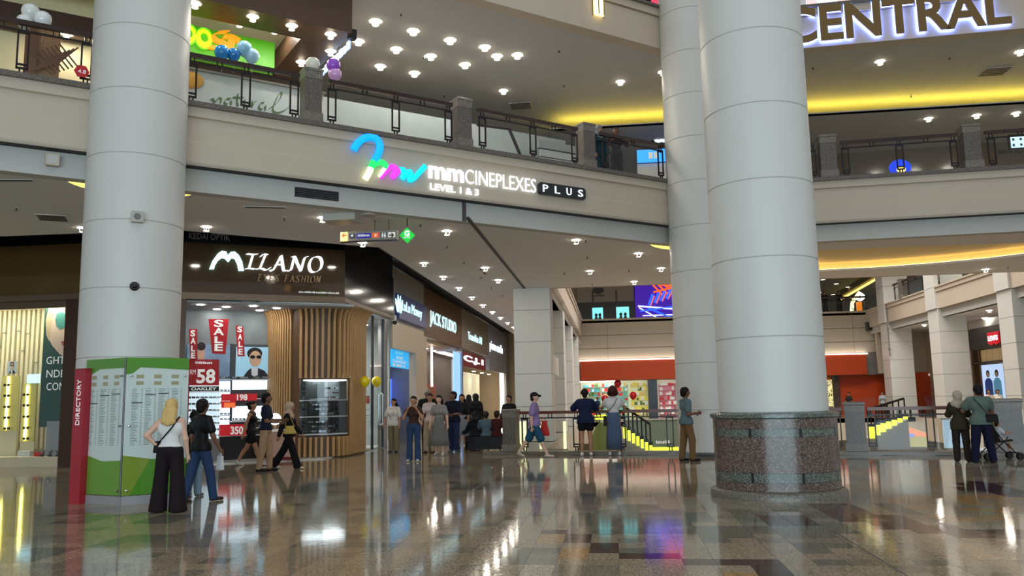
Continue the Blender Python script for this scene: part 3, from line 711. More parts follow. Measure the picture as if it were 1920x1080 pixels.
# glasses: one shared pair
def glasses_mesh():
    mb = MB()
    for s in (-1, 1):
        mb.tube([(s * 0.033 + 0.026 * math.cos(t), 0.02 * math.sin(t), 0) for t in np.linspace(0, 2 * math.pi, 9)], 0.004, 4, cap=False)
        mb.lathe([(0.024, 0), (0.0, 0.004)], 8, (s * 0.033, 0, -0.002), cap=False)
        mb.tube([(s * 0.06, 0.008, 0), (s * 0.064, 0.008, -0.05), (s * 0.062, 0.0, -0.12)], 0.003, 4)
    mb.tube([(-0.008, 0.006, 0), (0.008, 0.006, 0)], 0.004, 4)
    return mb.mesh('eyeglasses', mat('dark_lens', (14, 14, 18), 0.12))
GLM = glasses_mesh()
GLM2 = GLM.copy(); GLM2.materials.clear(); GLM2.materials.append(mat('brown_lens', (60, 40, 30), 0.15))
GLM3 = GLM.copy(); GLM3.materials.clear(); GLM3.materials.append(mat('silver_frame', (170, 172, 180), 0.2, 0.6))
def put_glasses(M, label, group, k=0, sc=1.3):
    o = bpy.data.objects.new('eyeglasses', (GLM, GLM2, GLM3)[k % 3]); COL.objects.link(o); o.matrix_world = M @ Matrix.Scale(sc, 4)
    return tag(o, label, 'eyeglasses', group)
SLd = SL.off(-0.75)
yl = mat('pale_yellow_panel', (226, 214, 130), 0.5)
for nm, x0, x1, y0, y1, xs, ys in (('left', 4, 30, 705, 808, 17, (722, 742, 763, 783, 803)), ('right', 43, 63, 720, 828, 53, (740, 760, 781, 802, 822))):
    t = thing('display_column', 'tall yellow-lit glasses stand, %s of the two in the slat window' % nm, 'display stand', SLd.M)
    a = SLd.px(x0, y0); b = SLd.px(x1, y1)
    MB().box(a[0], b[0], b[1], a[1], -0.05, 0).build('panel', yl, t)
    MB().box(a[0], b[0], zb, b[1], -0.05, -0.03).build('stem', cs, t)
    c = SLd.px(xs, y0)[0]; MB().box(c - 0.03, c + 0.03, b[1] + 0.05, a[1] - 0.03, 0.0, 0.03).build('light_tube', glow('yellow_tube', (255, 242, 130), 7.0), t)
    for yy in ys:
        q = SLd.px(xs, yy); put_glasses(SLd.M @ Matrix.Translation((q[0], q[1], 0.10)), 'dark glasses on the %s yellow-lit stand in the slat window' % nm, 'glasses on the %s yellow stand' % nm, 0, 1.7)
# portrait print, tablet, boxes
def flat_panel(name, label, cat, fr, x0, y0, x1, y1, m, th=0.03, frame_m=None):
    a = fr.px(x0, y0); b = fr.px(x1, y1); L, H = min(a[0], b[0]), min(a[1], b[1]); Rr, T = max(a[0], b[0]), max(a[1], b[1])
    t = thing(name, label, cat, fr.M)
    MB().box(L, Rr, H, T, -th, 0).build('panel', m, t)
    return t, (L, Rr, H, T)
def head_figure(t, L, Rr, H, T, z, skin, hair, coat, shades=True):
    """flat printed head and shoulders: cut as shallow relief pieces"""
    w, h = Rr - L, T - H; cx = (L + Rr) / 2 + 0.03 * w
    t = next((c for c in t.children if c.name.startswith('panel')), t)
    def el(x, y, rx, ry, z0, n=20): return [(x + rx * math.cos(2 * math.pi * k / n), y + ry * math.sin(2 * math.pi * k / n)) for k in range(n)]
    MB().prism([(L + 0.22 * w, H), (L + 0.34 * w, H + 0.2 * h), (cx - 0.1 * w, H + 0.28 * h), (cx + 0.12 * w, H + 0.28 * h), (Rr - 0.18 * w, H + 0.2 * h), (Rr - 0.04 * w, H)], z, z + 0.004).build('printed_coat', coat, t)
    MB().prism([(cx - 0.08 * w, H + 0.05 * h), (cx, H), (cx + 0.1 * w, H + 0.05 * h), (cx + 0.1 * w, H + 0.28 * h), (cx - 0.09 * w, H + 0.28 * h)], z + 0.004, z + 0.006).build('printed_shirt', mat('print_white', (226, 230, 236), 0.6), t)
    MB().prism(el(cx, H + 0.78 * h, 0.22 * w, 0.2 * h, z), z + 0.004, z + 0.007).build('printed_hair', hair, t)
    MB().prism(el(cx + 0.02 * w, H + 0.6 * h, 0.175 * w, 0.27 * h, z), z + 0.008, z + 0.010).build('printed_face', skin, t)
    if shades:
        for s in (-1, 1): MB().prism(el(cx + 0.03 * w + s * 0.09 * w, H + 0.66 * h, 0.075 * w, 0.06 * h, z, 12), z + 0.010, z + 0.012).build('printed_lens', darkm, t)
skinp = mat('print_skin', (214, 176, 150), 0.6); hairp = mat('print_dark_hair', (34, 26, 26), 0.6); coatp = mat('print_dark_coat', (30, 34, 44), 0.6)
t, b = flat_panel('portrait_print', 'small framed portrait print above the left yellow stand', 'picture', SLd.off(-0.1), 14, 678, 30, 700, mat('print_pale_blue', (190, 206, 214), 0.6)); head_figure(t, *b, 0.0, skinp, hairp, coatp)
t, b = flat_panel('tablet_screen', 'bright small screen above the right yellow stand', 'screen', SLd.off(0.02), 51, 702, 74, 718, glow('cyan_screen', (170, 226, 250), 1.6))
pst_, b = flat_panel('teal_poster', 'tall teal poster with a woman\'s face and teal lens in the slat window', 'poster', SL.off(-0.5), 85, 572, 122, 800, mat('teal_poster_print', (36, 84, 80), 0.6))
L, Rr, H, T = b; w = Rr - L; pst = pst_.children[0]
def ell(x, y, rx, ry, n=24): return [(x + rx * math.cos(2 * math.pi * k / n), y + ry * math.sin(2 * math.pi * k / n)) for k in range(n)]
PF = SL.off(-0.5)
def pp(x, y): return PF.px(x, y)
MB().prism([pp(86, 600), pp(92, 576), pp(122, 572), pp(122, 670), pp(112, 664), pp(98, 648), pp(88, 628)], 0, 0.004).build('printed_face', mat('print_fair_skin', (236, 206, 190), 0.6), pst)
MB().prism([pp(86, 600), pp(92, 576), pp(104, 573), pp(98, 596), pp(92, 640), pp(87, 628)], 0.004, 0.006).build('printed_hair', mat('print_blonde', (216, 194, 160), 0.6), pst)
MB().prism([pp(104, 600), pp(107, 588), pp(116, 585), pp(122, 588), pp(122, 614), pp(113, 618), pp(106, 612)], 0.006, 0.009).build('printed_lens', mat('print_teal_lens', (74, 150, 146), 0.6), pst)
MB().prism([pp(115, 641), pp(119, 639), pp(122, 641), pp(122, 648), pp(118, 648)], 0.006, 0.009).build('printed_lips', mat('print_lips', (176, 70, 80), 0.6), pst)
for tx, y0, y1 in (('GHT', 683, 668), ('NDE', 708, 693), ('CON', 732, 717)):
    a = pp(87, y0); c = pp(122, y1); text_mb(tx, a[0], c[0], a[1], c[1], 0.004, 0.004).build('printed_word', wtext, pst)
for i, (x0, y0, x1, y1, m, lb) in enumerate(((33, 846, 55, 857, mat('white_box', (230, 232, 230), 0.5), 'white glasses box on the slat window sill'), (64, 848, 76, 857, red, 'small red box on the slat window sill'), (88, 790, 116, 842, mat('grey_cabinet', (170, 172, 176), 0.5), 'pale grey pedestal below the teal poster'))):
    fr = SL.off(-0.3); a = fr.px(x0, y0); c = fr.px(x1, y1); t = thing('sill_box', lb, 'box', fr.M)
    MB().box(a[0], c[0], zb, a[1] - 0.03, -0.14, 0).build('body', m, t); MB().box(a[0] - 0.006, c[0] + 0.006, a[1] - 0.03, a[1], -0.146, 0.006).build('lid', m, t)
for x in (79, 93, 108):
    fr = SL.off(-0.2); a = fr.px(x, 852); t = thing('trophy_cup', 'small black and silver cup on the slat window sill', 'cup', fr.M @ Matrix.Translation((a[0], zb, 0)) @ Matrix.Rotation(-math.pi / 2, 4, 'X'), 'cups on the slat window sill')
    MB().lathe([(0.05, 0), (0.05, 0.05), (0.02, 0.06)], 10).build('foot', darkm, t); MB().lathe([(0.015, 0.06), (0.02, 0.09), (0.055, 0.13), (0.06, 0.17)], 10).build('bowl', steel, t)

# ---------------------------------------------------------------- the optician with the big lit name
MS0 = Vector((-11.45, 20.9, 0)); MS1 = Vector((-7.65, 23.1, 0)); SM = Frame(MS0, MS1 - MS0); WM = (MS1 - MS0).length
shop = thing('optician_shopfront', 'brown glass shopfront header carrying the big lit optician name', 'shopfront', SM.M)
MB().box(-0.25, WM, 4.62, 6.0, -0.06, 0.0).build('header_glass', brownglass, shop)
MB().box(-0.25, WM, 6.0, 6.9, -0.10, -0.06).build('black_band', darkm, shop)
MB().box(-0.25, WM, 4.44, 4.62, -0.08, 0.05).build('header_beam', MATS['bronze_trim'], shop)
MB().box(-0.3, 0.12, 0, 4.44, -0.3, 0.0).build('jamb', MATS['bronze_jamb'], shop)
MB().box(-0.3, WM + 0.3, 4.36, 4.42, -4.0, -0.08).build('shop_ceiling', mat('shop_ceiling_grey', (170, 176, 180), 0.7), shop)
for uu, zz in ((0.5, -0.5), (1.2, -0.9), (1.9, -0.5), (2.6, -0.9), (1.0, -1.6), (2.2, -1.6)):
    MB().lathe([(0.001, 0), (0.1, 0.0), (0.1, 0.02)], 14, (0, 0, 0), cap=False).build('ceiling_spot', glow('shop_spot', (255, 250, 240), 60.0), shop, M=Matrix.Translation((uu, 4.345, zz)) @ Matrix.Rotation(-math.pi / 2, 4, 'X'))
SMl = thing('optician_name_sign', 'lit white lettering with a large arched first letter on brown glass', 'sign', SM.off(0.02).M)
f = SM.off(0.02)
# arched M: two tall arches as a thick ribbon
def arch_m():
    mb = MB(); P = lambda x, y: f.px(x, y)
    outer = [P(392, 505), P(398, 490), P(408, 476), P(416, 470.5), P(424, 472), P(427, 479), P(432, 473), P(440, 472), P(448, 479), P(454, 491), P(457, 508)]
    inn = [P(447, 508), P(445, 497), P(440, 486), P(434, 484), P(428, 492), P(421, 485), P(415, 484), P(408, 490), P(403, 498), P(401, 505)]
    return mb.prism(outer + inn, 0, 0.05)
arch_m().build('letter', glow('lit_aqua_letter', (176, 244, 250), 2.6), SMl)
def glyph(strokes, x0, x1, y0, y1, nibk=0.07):
    mb = MB(); w, h = x1 - x0, y1 - y0
    for s in strokes: pen(mb, [(x0 + a * w, y0 + b_ * h) for a, b_ in s], (h * nibk, h * nibk * 0.45), 0, 0.05, 5)
    return mb
GLY = {'I': [[(0.1, 1), (0.55, 0.97), (0.95, 1)], [(0.6, 0.95), (0.45, 0.5), (0.3, 0.05)], [(0, 0), (0.3, 0.03), (0.8, 0)]],
       'L': [[(0.25, 0.85), (0.45, 1.02), (0.75, 0.98)], [(0.6, 0.95), (0.4, 0.5), (0.2, 0.08), (0.0, 0.0)], [(0.05, 0.05), (0.35, 0.06), (0.7, -0.04), (1.0, 0.15)]],
       'A': [[(-0.05, 0.05), (0.1, 0.02), (0.35, 0.45), (0.62, 1.0)], [(0.62, 1.0), (0.7, 0.6), (0.8, 0.08), (1.0, 0.05)], [(0.3, 0.42), (0.74, 0.42)]],
       'N': [[(-0.05, 0.0), (0.12, 0.05), (0.22, 0.5), (0.32, 0.98)], [(0.18, 0.98), (0.34, 0.95), (0.5, 0.5), (0.7, 0.02)], [(0.7, 0.02), (0.8, 0.5), (0.92, 0.95), (1.08, 1.02)]],
       'O': [[(0.65, 1.0), (0.3, 0.9), (0.08, 0.45), (0.2, 0.06), (0.5, 0.0), (0.85, 0.2), (0.98, 0.6), (0.85, 0.93), (0.6, 1.0)]],
       'E': [[(0.9, 0.95), (0.4, 1.0), (0.25, 0.95)], [(0.35, 0.98), (0.25, 0.5), (0.12, 0.05)], [(0.25, 0.5), (0.7, 0.52)], [(0.05, 0.03), (0.45, 0.0), (0.85, 0.15)]],
       'Y': [[(0.05, 1.0), (0.25, 0.95), (0.42, 0.5)], [(1.0, 1.0), (0.8, 0.9), (0.42, 0.5), (0.3, 0.05)]],
       'S': [[(0.9, 0.88), (0.6, 1.0), (0.3, 0.85), (0.45, 0.55), (0.7, 0.35), (0.6, 0.05), (0.25, 0.0), (0.05, 0.15)]],
       'F': [[(0.95, 0.95), (0.4, 1.0), (0.2, 0.9)], [(0.45, 0.98), (0.3, 0.5), (0.12, 0.0)], [(0.3, 0.5), (0.7, 0.52)]],
       'H': [[(0.3, 1.0), (0.2, 0.5), (0.08, 0.0)], [(0.95, 1.0), (0.85, 0.5), (0.72, 0.0)], [(0.2, 0.5), (0.85, 0.52)]]}
for ch, x0, x1, y0, y1 in (('I', 460, 483, 504, 477), ('L', 482, 507, 505, 478), ('A', 508, 538, 508, 480), ('N', 541, 574, 508, 482), ('O', 577, 604, 510, 482)):
    a = f.px(x0, y0); c = f.px(x1, y1); glyph(GLY[ch], a[0], c[0], a[1], c[1], 0.085).build('letter', whiteg, SMl)
bz = mat('bronze_letter', (150, 120, 84), 0.35, 0.5, emit=0.1, ec=(150, 120, 80))
efs = thing('eyes_fashion_lettering', 'dim bronze EYES FASHION lettering under the big lit optician name', 'sign', f.M)
x = 483.0
for ch in 'EYES FASHION':
    if ch == ' ': x += 7; continue
    wdt = 5 if ch == 'I' else 9.2
    a = f.px(x, 527.0 + (x - 483) * 0.03); c = f.px(x + wdt, 514.5 + (x - 483) * 0.035); glyph(GLY[ch], a[0], c[0], a[1], c[1], 0.07).build('letter', bz, efs); x += wdt + 1.4
kd = thing('kedai_optik_lettering', 'grey KEDAI OPTIK lettering on the black band above the optician', 'sign', SM.off(-0.04).M)
a = SM.px(354, 447); c = SM.px(432, 437); letters(kd, 'KEDAI OPTIK', a[0], c[0], a[1], a[1] + 0.17, 0, 0.02, mat('grey_letter', (120, 118, 116), 0.5, emit=0.06), 0.01)
# small company line
t = thing('company_line', 'tiny white company line at the foot of the brown glass header', 'sign', f.M)
a = f.px(560, 549); c = f.px(636, 544); dashes(a[0], c[0], a[1], a[1] + 0.05, 0, 0.004, 24).build('printed_line', wtext, t)
# dark flank towards the walkway
flank = thing('optician_flank', 'dark glossy side header of the optician towards the walkway', 'shopfront', Frame((-7.72, 23.1, 0), (0, 1)).M)
MB().box(0, 5.7, 4.62, 6.0, -0.1, 0).build('header_glass', mat('charcoal_gloss', (44, 40, 40), 0.12), flank)
MB().box(0, 5.7, 6.0, 6.88, -0.1, -0.04).build('black_band', mat('navy_black', (16, 18, 26), 0.5), flank)
MB().box(0, 5.7, 4.5, 4.62, -0.12, 0.03).build('header_beam', MATS['bronze_trim'], flank)
# interior walls
IW = Frame((-12.2, 22.6, 0), (0.78, 0.63))
back = struct('wall_optician_back', MB().add([tuple(IW.w(-0.6, 0)), tuple(IW.w(5.2, 0)), tuple(IW.w(5.2, 4.4)), tuple(IW.w(-0.6, 4.4))], [(0, 1, 2, 3)]), greyplas, 'grey textured back wall of the optician')
struct('floor_optician', MB().prism([(-11.45, 21.0), (-8.2, 23.0), (-8.2, 30), (-14, 30), (-14, 21.8)], -0.01, 0.03), mat('white_shop_floor', (206, 206, 204), 0.15), 'white floor of the optician')
IF = IW.off(0.12)
# posters and display units on the back wall
dg = mat('dark_grey_unit', (70, 74, 78), 0.5)
un = thing('poster_unit', 'dark grey wall unit holding the suited man poster and lit shelves', 'display unit', IF.M)
a = IF.px(432, 645); c = IF.px(514, 850); MB().box(a[0], c[0], 0.1, a[1], -0.1, -0.02).build('backboard', dg, un)
for y in (712, 748, 790, 803):
    q = IF.px(440, y); MB().box(a[0] + 0.05, c[0] - 0.05, q[1] - 0.02, q[1] + 0.01, -0.02, 0.22).build('shelf', mat('white_shelf', (224, 228, 230), 0.4), un)
q0 = IF.px(436, 711); q1 = IF.px(510, 730); MB().box(q0[0], q1[0], q1[1], q0[1], -0.02, -0.01).build('lit_panel', glow('cool_lit_panel', (206, 230, 240), 1.6), un)
q0 = IF.px(436, 762); q1 = IF.px(510, 786); MB().box(q0[0], q1[0], q1[1], q0[1], -0.02, -0.01).build('lit_panel', MATS['cool_lit_panel'], un)
po, b = flat_panel('suit_poster', 'poster of a man in dark suit and sunglasses against blue sky', 'poster', IF.off(0.02), 443, 650, 507, 706, mat('sky_blue_print', (150, 196, 220), 0.5, emit=0.35), 0.03)
head_figure(po, *b, 0.0, skinp, hairp, coatp)
un2 = thing('poster_unit', 'wall unit with blue city poster behind the three SALE signs', 'display unit', IF.M)
a = IF.px(352, 645); c = IF.px(430, 850); MB().box(a[0], c[0], 0.1, a[1], -0.1, -0.02).build('backboard', mat('blue_city_print', (120, 150, 180), 0.5, emit=0.15, noise=0.5, nscale=5), un2)
q0 = IF.px(370, 648); q1 = IF.px(384, 680); MB().prism(ell((q0[0] + q1[0]) / 2, (q0[1] + q1[1]) / 2, 0.1, 0.22), -0.02, 0.0).build('printed_face', skinp, un2); MB().prism(ell((q0[0] + q1[0]) / 2, q0[1] - 0.02, 0.12, 0.12), -0.02, 0.003).build('printed_hair', hairp, un2)
for y in (712, 735, 757, 780, 803):
    q = IF.px(360, y); MB().box(a[0] + 0.05, c[0] - 0.05, q[1] - 0.02, q[1] + 0.01, -0.02, 0.22).build('shelf', MATS['white_shelf'], un2)
q0 = IF.px(352, 715); q1 = IF.px(430, 800); MB().box(q0[0], q1[0], q1[1], q0[1], -0.02, -0.012).build('lit_panel', MATS['cool_lit_panel'], un2)
# rows of glasses on both units
gr = random.Random(2)
for y in (709, 745, 787, 800, 733, 755, 777):
    for x in range(356, 512, 7):
        if 428 < x < 438 or (x > 438 and y in (733, 755, 777)): continue
        fr = IF.off(0.1); q = fr.px(x, y); put_glasses(fr.M @ Matrix.Translation((q[0], q[1] + 0.02, 0)), 'eyeglasses in a row on the optician\'s lit wall shelves', 'glasses on the wall shelves', gr.randrange(3), 1.15)
# red banners
def banner(name, label, fr, quad, word, vertical=True, m=red, txt=None, th=0.015):
    t = thing(name, label, 'sign', fr.M); P = [fr.px(*q) for q in quad]
    MB().prism(P, -th, 0).build('board', m, t)
    return t, P
hang = IF.off(0.9)
def vletters(t, fr, word, boxes, m):
    for ch, (x0, y0, x1, y1) in zip(word, boxes):
        a = fr.px(x0, y1); c = fr.px(x1, y0); text_mb(ch, a[0], c[0], a[1], c[1], 0, 0.012, 0.03).build('letter', m, t)
t, _ = banner('sale_banner', 'large tapered red SALE banner hanging in the middle of the shop window', hang, [(391, 598), (429, 598), (423, 664), (398, 663)], 'SALE')
vletters(t, hang, 'SALE', [(401, 600, 419, 613), (400, 615, 420, 628), (402, 631, 418, 643), (402, 645, 418, 658)], wtext)
t, _ = banner('sale_banner', 'narrow red SALE banner at the left of the shop window', hang, [(354, 617), (370, 617), (370, 674), (357, 674)], 'SALE')
vletters(t, hang, 'SALE', [(357, 619, 366, 631), (357, 633, 367, 645), (358, 648, 366, 659), (358, 661, 366, 672)], wtext)
t, _ = banner('sale_banner', 'narrow red SALE banner beside the suited man poster', hang, [(442, 610), (456, 612), (459, 668), (446, 668)], 'SALE')
vletters(t, hang, 'SALE', [(445, 612, 454, 623), (446, 626, 454, 637), (447, 640, 455, 651), (447, 654, 455, 665)], wtext)
fr = IF.off(0.7)
t, P = banner('price_board', 'red RM58 price board over a glasses rack near the directory', fr, [(352, 674), (411, 674), (411, 723), (352, 723)], '')
a = fr.px(368, 719); c = fr.px(404, 692); text_mb('58', a[0], c[0], a[1], c[1], 0, 0.012, 0.03).build('number', wtext, t)
a = fr.px(356, 702); c = fr.px(367, 693); text_mb('RM', a[0], c[0], a[1], c[1], 0, 0.01).build('letters', wtext, t)
a = fr.px(366, 682); c = fr.px(398, 678); dashes(a[0], c[0], a[1], c[1], 0, 0.006, 9).build('letters', wtext, t)
t = thing('brand_strip', 'dark strip with a white word under the RM58 board', 'sign', fr.M)
a = fr.px(354, 734); c = fr.px(411, 724); MB().box(a[0], c[0], a[1], c[1], -0.02, 0).build('strip', mat('charcoal_strip', (30, 32, 36), 0.5), t)
a = fr.px(358, 732); c = fr.px(406, 726); text_mb('OAKLEY', a[0], c[0], a[1], c[1], 0, 0.008, 0.02).build('letters', wtext, t)
rk = thing('glasses_rack', 'tall lit rack of sunglasses below the RM58 board', 'display rack', fr.M)
a = fr.px(354, 736); c = fr.px(411, 822); MB().box(a[0], c[0], c[1], a[1], -0.08, -0.04).build('backboard', glow('rack_lit_back', (196, 216, 226), 0.9), rk)
MB().box(a[0], c[0], 0.03, c[1], -0.3, 0.05).build('base_cabinet', mat('grey_base_cabinet', (120, 120, 120), 0.5), rk)
MB().box(a[0] - 0.12, a[0], 0.03, 2.3, -0.2, 0.05).build('red_side', red, rk)
for y in (745, 757, 769, 781, 793, 805, 816):
    q = fr.px(360, y); MB().box(a[0], c[0], q[1] - 0.035, q[1] - 0.02, -0.04, 0.12).build('shelf', MATS['white_shelf'], rk)
    for x in range(358, 410, 8):
        p = fr.px(x, y); put_glasses(fr.M @ Matrix.Translation((p[0], p[1], 0.05)), 'sunglasses on the tall lit rack below the RM58 board', 'glasses on the tall lit rack', gr.randrange(3), 1.15)
for (x0, y0, x1, y1, tx, tb, lb) in ((415, 738, 482, 752, '198', (444, 739, 464, 751), 'red price strip reading 198 behind the walking girl'), (408, 795, 462, 818, '350', (432, 799, 456, 815), 'red price strip reading 350 above the black base'), (415, 752, 442, 765, '', None, 'red and orange promotion board beside the 198 strip')):
    f2_ = IF.off(0.45); t = thing('price_strip', lb, 'sign', f2_.M); a = f2_.px(x0, y1); c = f2_.px(x1, y0)
    MB().box(a[0], c[0], a[1], c[1], -0.02, 0).build('strip', redlit, t)
    if tx: a = f2_.px(tb[0], tb[3]); c = f2_.px(tb[2], tb[1]); text_mb(tx, a[0], c[0], a[1], c[1], 0, 0.01, 0.03).build('number', wtext, t)
    else: a = f2_.px(420, 764); c = f2_.px(441, 755); MB().box(a[0], c[0], a[1], c[1], 0, 0.006).build('orange_patch', mat('orange_patch', (244, 120, 60), 0.5, emit=0.5), t)
t = thing('base_cabinet', 'black base cabinet under the price strips in the optician', 'cabinet', IF.off(0.42).M)
f3 = IF.off(0.42); a = f3.px(407, 819); c = f3.px(514, 850); MB().box(a[0], c[0], 0.03, a[1], -0.35, 0).build('body', darkm, t); MB().box(a[0] - 0.02, c[0] + 0.02, a[1], a[1] + 0.02, -0.36, 0.02).build('top', MATS['white_shelf'], t)
# pink counter at the entrance
pc = Frame((-9.55, 22.35, 0), (1, 0.15)); t = thing('reception_counter', 'pale pink counter with glasses on top at the optician entrance', 'counter', pc.M)
a = pc.px(508, 806); c = pc.px(541, 858)
MB().box(a[0], c[0] + 0.06, 0.12, a[1] - 0.05, -0.5, 0).build('body', mat('pale_pink_panel', (206, 172, 158), 0.5), t); MB().box(a[0], c[0] + 0.06, 0.03, 0.12, -0.48, -0.02).build('plinth', mat('dull_red_plinth', (130, 40, 46), 0.5), t)
MB().box(a[0] - 0.03, c[0] + 0.1, a[1] - 0.05, a[1], -0.54, 0.04).build('top', mat('white_counter_top', (236, 228, 220), 0.4, emit=0.2), t)
mr = thing('vanity_mirror', 'round lit mirror on the optician counter', 'mirror', pc.M @ Matrix.Translation((a[0] + 0.05, a[1], -0.25)))
MB().lathe([(0.09, 0), (0.09, 0.015), (0.02, 0.03), (0.015, 0.12)], 14).build('stand', chrome, mr, M=Matrix.Rotation(-math.pi / 2, 4, 'X'))
MB().lathe([(0.0, 0), (0.17, 0.0), (0.17, 0.02), (0.0, 0.02)], 24, (0, 0.29, 0), cap=False).build('mirror_disc', glow('mirror_lit', (226, 236, 240), 1.2), mr)

# ---------------------------------------------------------------- curved slat corner with showcase
cc_pts = [(-10.35, 24.1), (-10.0, 23.75), (-9.65, 23.6), (-9.2, 23.55), (-8.75, 23.6), (-8.3, 23.75), (-8.03, 24.05), (-7.93, 24.5), (-7.92, 25.1), (-7.92, 25.9)]
cpath = smooth_path(cc_pts, 8)
slu = thing('slatted_showcase', 'curved timber slat corner with a glazed glasses showcase', 'showcase')
cum = [0.0]
for a, b in zip(cpath, cpath[1:]): cum.append(cum[-1] + (b - a).length)
def cat(s):
    s = max(0, min(cum[-1] - 1e-4, s)); i = max(k for k in range(len(cum)) if cum[k] <= s); i = min(i, len(cpath) - 2)
    t = (s - cum[i]) / max(1e-6, cum[i + 1] - cum[i]); p = cpath[i].lerp(cpath[i + 1], t); d = (cpath[i + 1] - cpath[i]).normalized()
    return p, d
oakb = mat('shade_toned_backing', (96, 68, 42), 0.5, noise=0.1, nscale=8)  # toned darker to put the shade between the slats into the colour
# backing shell: above and below the showcase window, and full height at its sides
def sidx(px):
    best = min(range(len(cpath)), key=lambda i: abs(proj((cpath[i].x, cpath[i].y, 1.5))[0] - px)); return best
i0, i1 = sidx(563), sidx(652)
def shell(i, j, z0, z1, nm='backing', m=None, off=0.0, th=0.05):
    path = [(p.x, p.y) for p in cpath[i:j + 1]]
    return MB().sweep(path, [(off, z0), (off, z1), (off - th, z1), (off - th, z0)]).build(nm, m or oakb, slu)
shell(0, i0, 0.0, 4.45); shell(i1, len(cpath) - 1, 0.0, 4.45); shell(i0, i1, 2.28, 4.45); shell(i0, i1, 0.0, 0.62)
shell(i0, i1, 0.64, 2.26, 'showcase_pane', clear, 0.0, 0.012)
for z in (1.17, 1.65, 0.66):
    MB().prism([(p.x, p.y) for p in cpath[i0:i1 + 1]] + [(cpath[i1].x - 0.5, cpath[i1].y + 0.5), (cpath[i0].x + 0.1, cpath[i0].y + 0.55)], z, z + 0.035).build('shelf', MATS['white_shelf'], slu)
MB().prism([(p.x, p.y) for p in cpath[i0 + 2:i1 - 1]] + [(cpath[i1].x - 0.5, cpath[i1].y + 0.5), (cpath[i0].x + 0.1, cpath[i0].y + 0.55)], 2.24, 2.27).build('light_panel', glow('showcase_light', (240, 250, 255), 7.0), slu)
MB().sweep([(cpath[i0].x + 0.08, cpath[i0].y + 0.6), (cpath[i1].x - 0.45, cpath[i1].y + 0.55)], [(0, 0.64), (0, 2.26), (-0.04, 2.26), (-0.04, 0.64)]).build('showcase_back', mat('dark_case_back', (84, 90, 92), 0.5), slu)
def slat(s, w, dpt, z0, z1, flare):
    p, d = cat(s); n = Vector((d.y, -d.x)); mb = MB(); prof = []
    zz = [z0, z1] if not flare else [z0, z1 - 0.45, z1 - 0.25, z1 - 0.1, z1]
    ff = [0, 0] if not flare else [0, 0, 0.04, 0.13, 0.26]
    vs = []
    for z, o in zip(zz, ff):
        for a, b in ((-w / 2, 0.0), (w / 2, 0.0), (w / 2, dpt + o), (-w / 2, dpt + o)):
            q = p + d * a + n * b; vs.append((q.x, q.y, z))
    fs = []
    for i in range(len(zz) - 1):
        for k in range(4): fs.append((i * 4 + k, i * 4 + (k + 1) % 4, (i + 1) * 4 + (k + 1) % 4, (i + 1) * 4 + k))
    m = len(zz) * 4; fs += [(3, 2, 1, 0), (m - 4, m - 3, m - 2, m - 1)]
    mb.add(vs, fs).build('slat', wood_l, slu)
sA, sB = cum[i0], cum[i1]; s = 0.04
while s < cum[-1]:
    mid = sA - 0.02 < s < sB + 0.02
    if s < sA - 0.25 or s > sB + 0.05: slat(s, 0.045, 0.07, 0.05, 4.45, True)
    elif mid: slat(s, 0.075, 0.10, 2.32, 4.45, True); slat(s, 0.075, 0.10, 0.04, 0.60, False)
    s += 0.155 if mid else 0.082
for z in (0.70, 1.21, 1.69):
    for i in range(i0 + 1, i1 - 1, 2):
        p = cpath[i]; d = (cpath[i + 1] - cpath[i]).normalized(); fr = Frame((p.x - d.y * 0.3, p.y + d.x * 0.3, z), (d.x, d.y))
        for dz in (0.06, 0.2, 0.33): put_glasses(fr.M @ Matrix.Translation((0, dz, 0)), 'sunglasses tiered inside the curved timber showcase', 'glasses in the timber showcase', gr.randrange(3), 1.25)
card = thing('showcase_card', 'dark brand card standing at the top left of the timber showcase', 'card', Frame((cpath[i0 + 5].x - 0.05, cpath[i0 + 5].y + 0.25, 1.72), (1, 0)).M)
MB().box(-0.15, 0.42, 0.02, 0.5, -0.01, 0).build('card_face', mat('slate_card', (66, 72, 70), 0.5), card); MB().box(-0.15, 0.42, 0, 0.02, -0.06, 0.04).build('card_foot', darkm, card)
# glass door zone beyond the slats
DZ = Frame((-8.0, 26.0, 0), (0, 1))
dr = thing('glass_shop_door', 'dark framed glass side door of the optician with a chrome pull', 'door', DZ.M)
for u0, u1 in ((0.0, 0.06), (1.15, 1.22), (2.4, 2.48)): MB().box(u0, u1, 0.03, 4.5, -0.06, 0.02).build('frame_post', mat('anthracite_frame', (40, 40, 42), 0.4, 0.4), dr)
MB().box(0.06, 1.15, 0.05, 4.45, -0.02, -0.01).build('glass_leaf', clear, dr); MB().box(1.22, 2.4, 0.05, 4.45, -0.02, -0.01).build('glass_leaf', clear, dr)
MB().tube([(2.2, 0.8, 0.0), (2.2, 0.85, 0.06), (2.2, 1.85, 0.06), (2.2, 1.9, 0.0)], 0.02, 8).build('pull_handle', chrome, [c for c in dr.children if c.name.startswith('glass_leaf')][-1])
MB().box(2.48, 2.8, 0.0, 4.5, -0.2, 0.05).build('steel_jamb', steel, dr)
ds = thing('door_display', 'bright glass rack of spectacles behind the optician side door', 'display rack', DZ.off(-0.5).M)
MB().box(0.1, 2.0, 0.9, 2.25, -0.06, -0.02).build('backboard', glow('rack_lit_back2', (190, 220, 226), 1.3), ds); MB().box(0.1, 2.0, 0.05, 0.9, -0.4, 0).build('base_cabinet', mat('dark_base', (48, 50, 52), 0.5), ds)
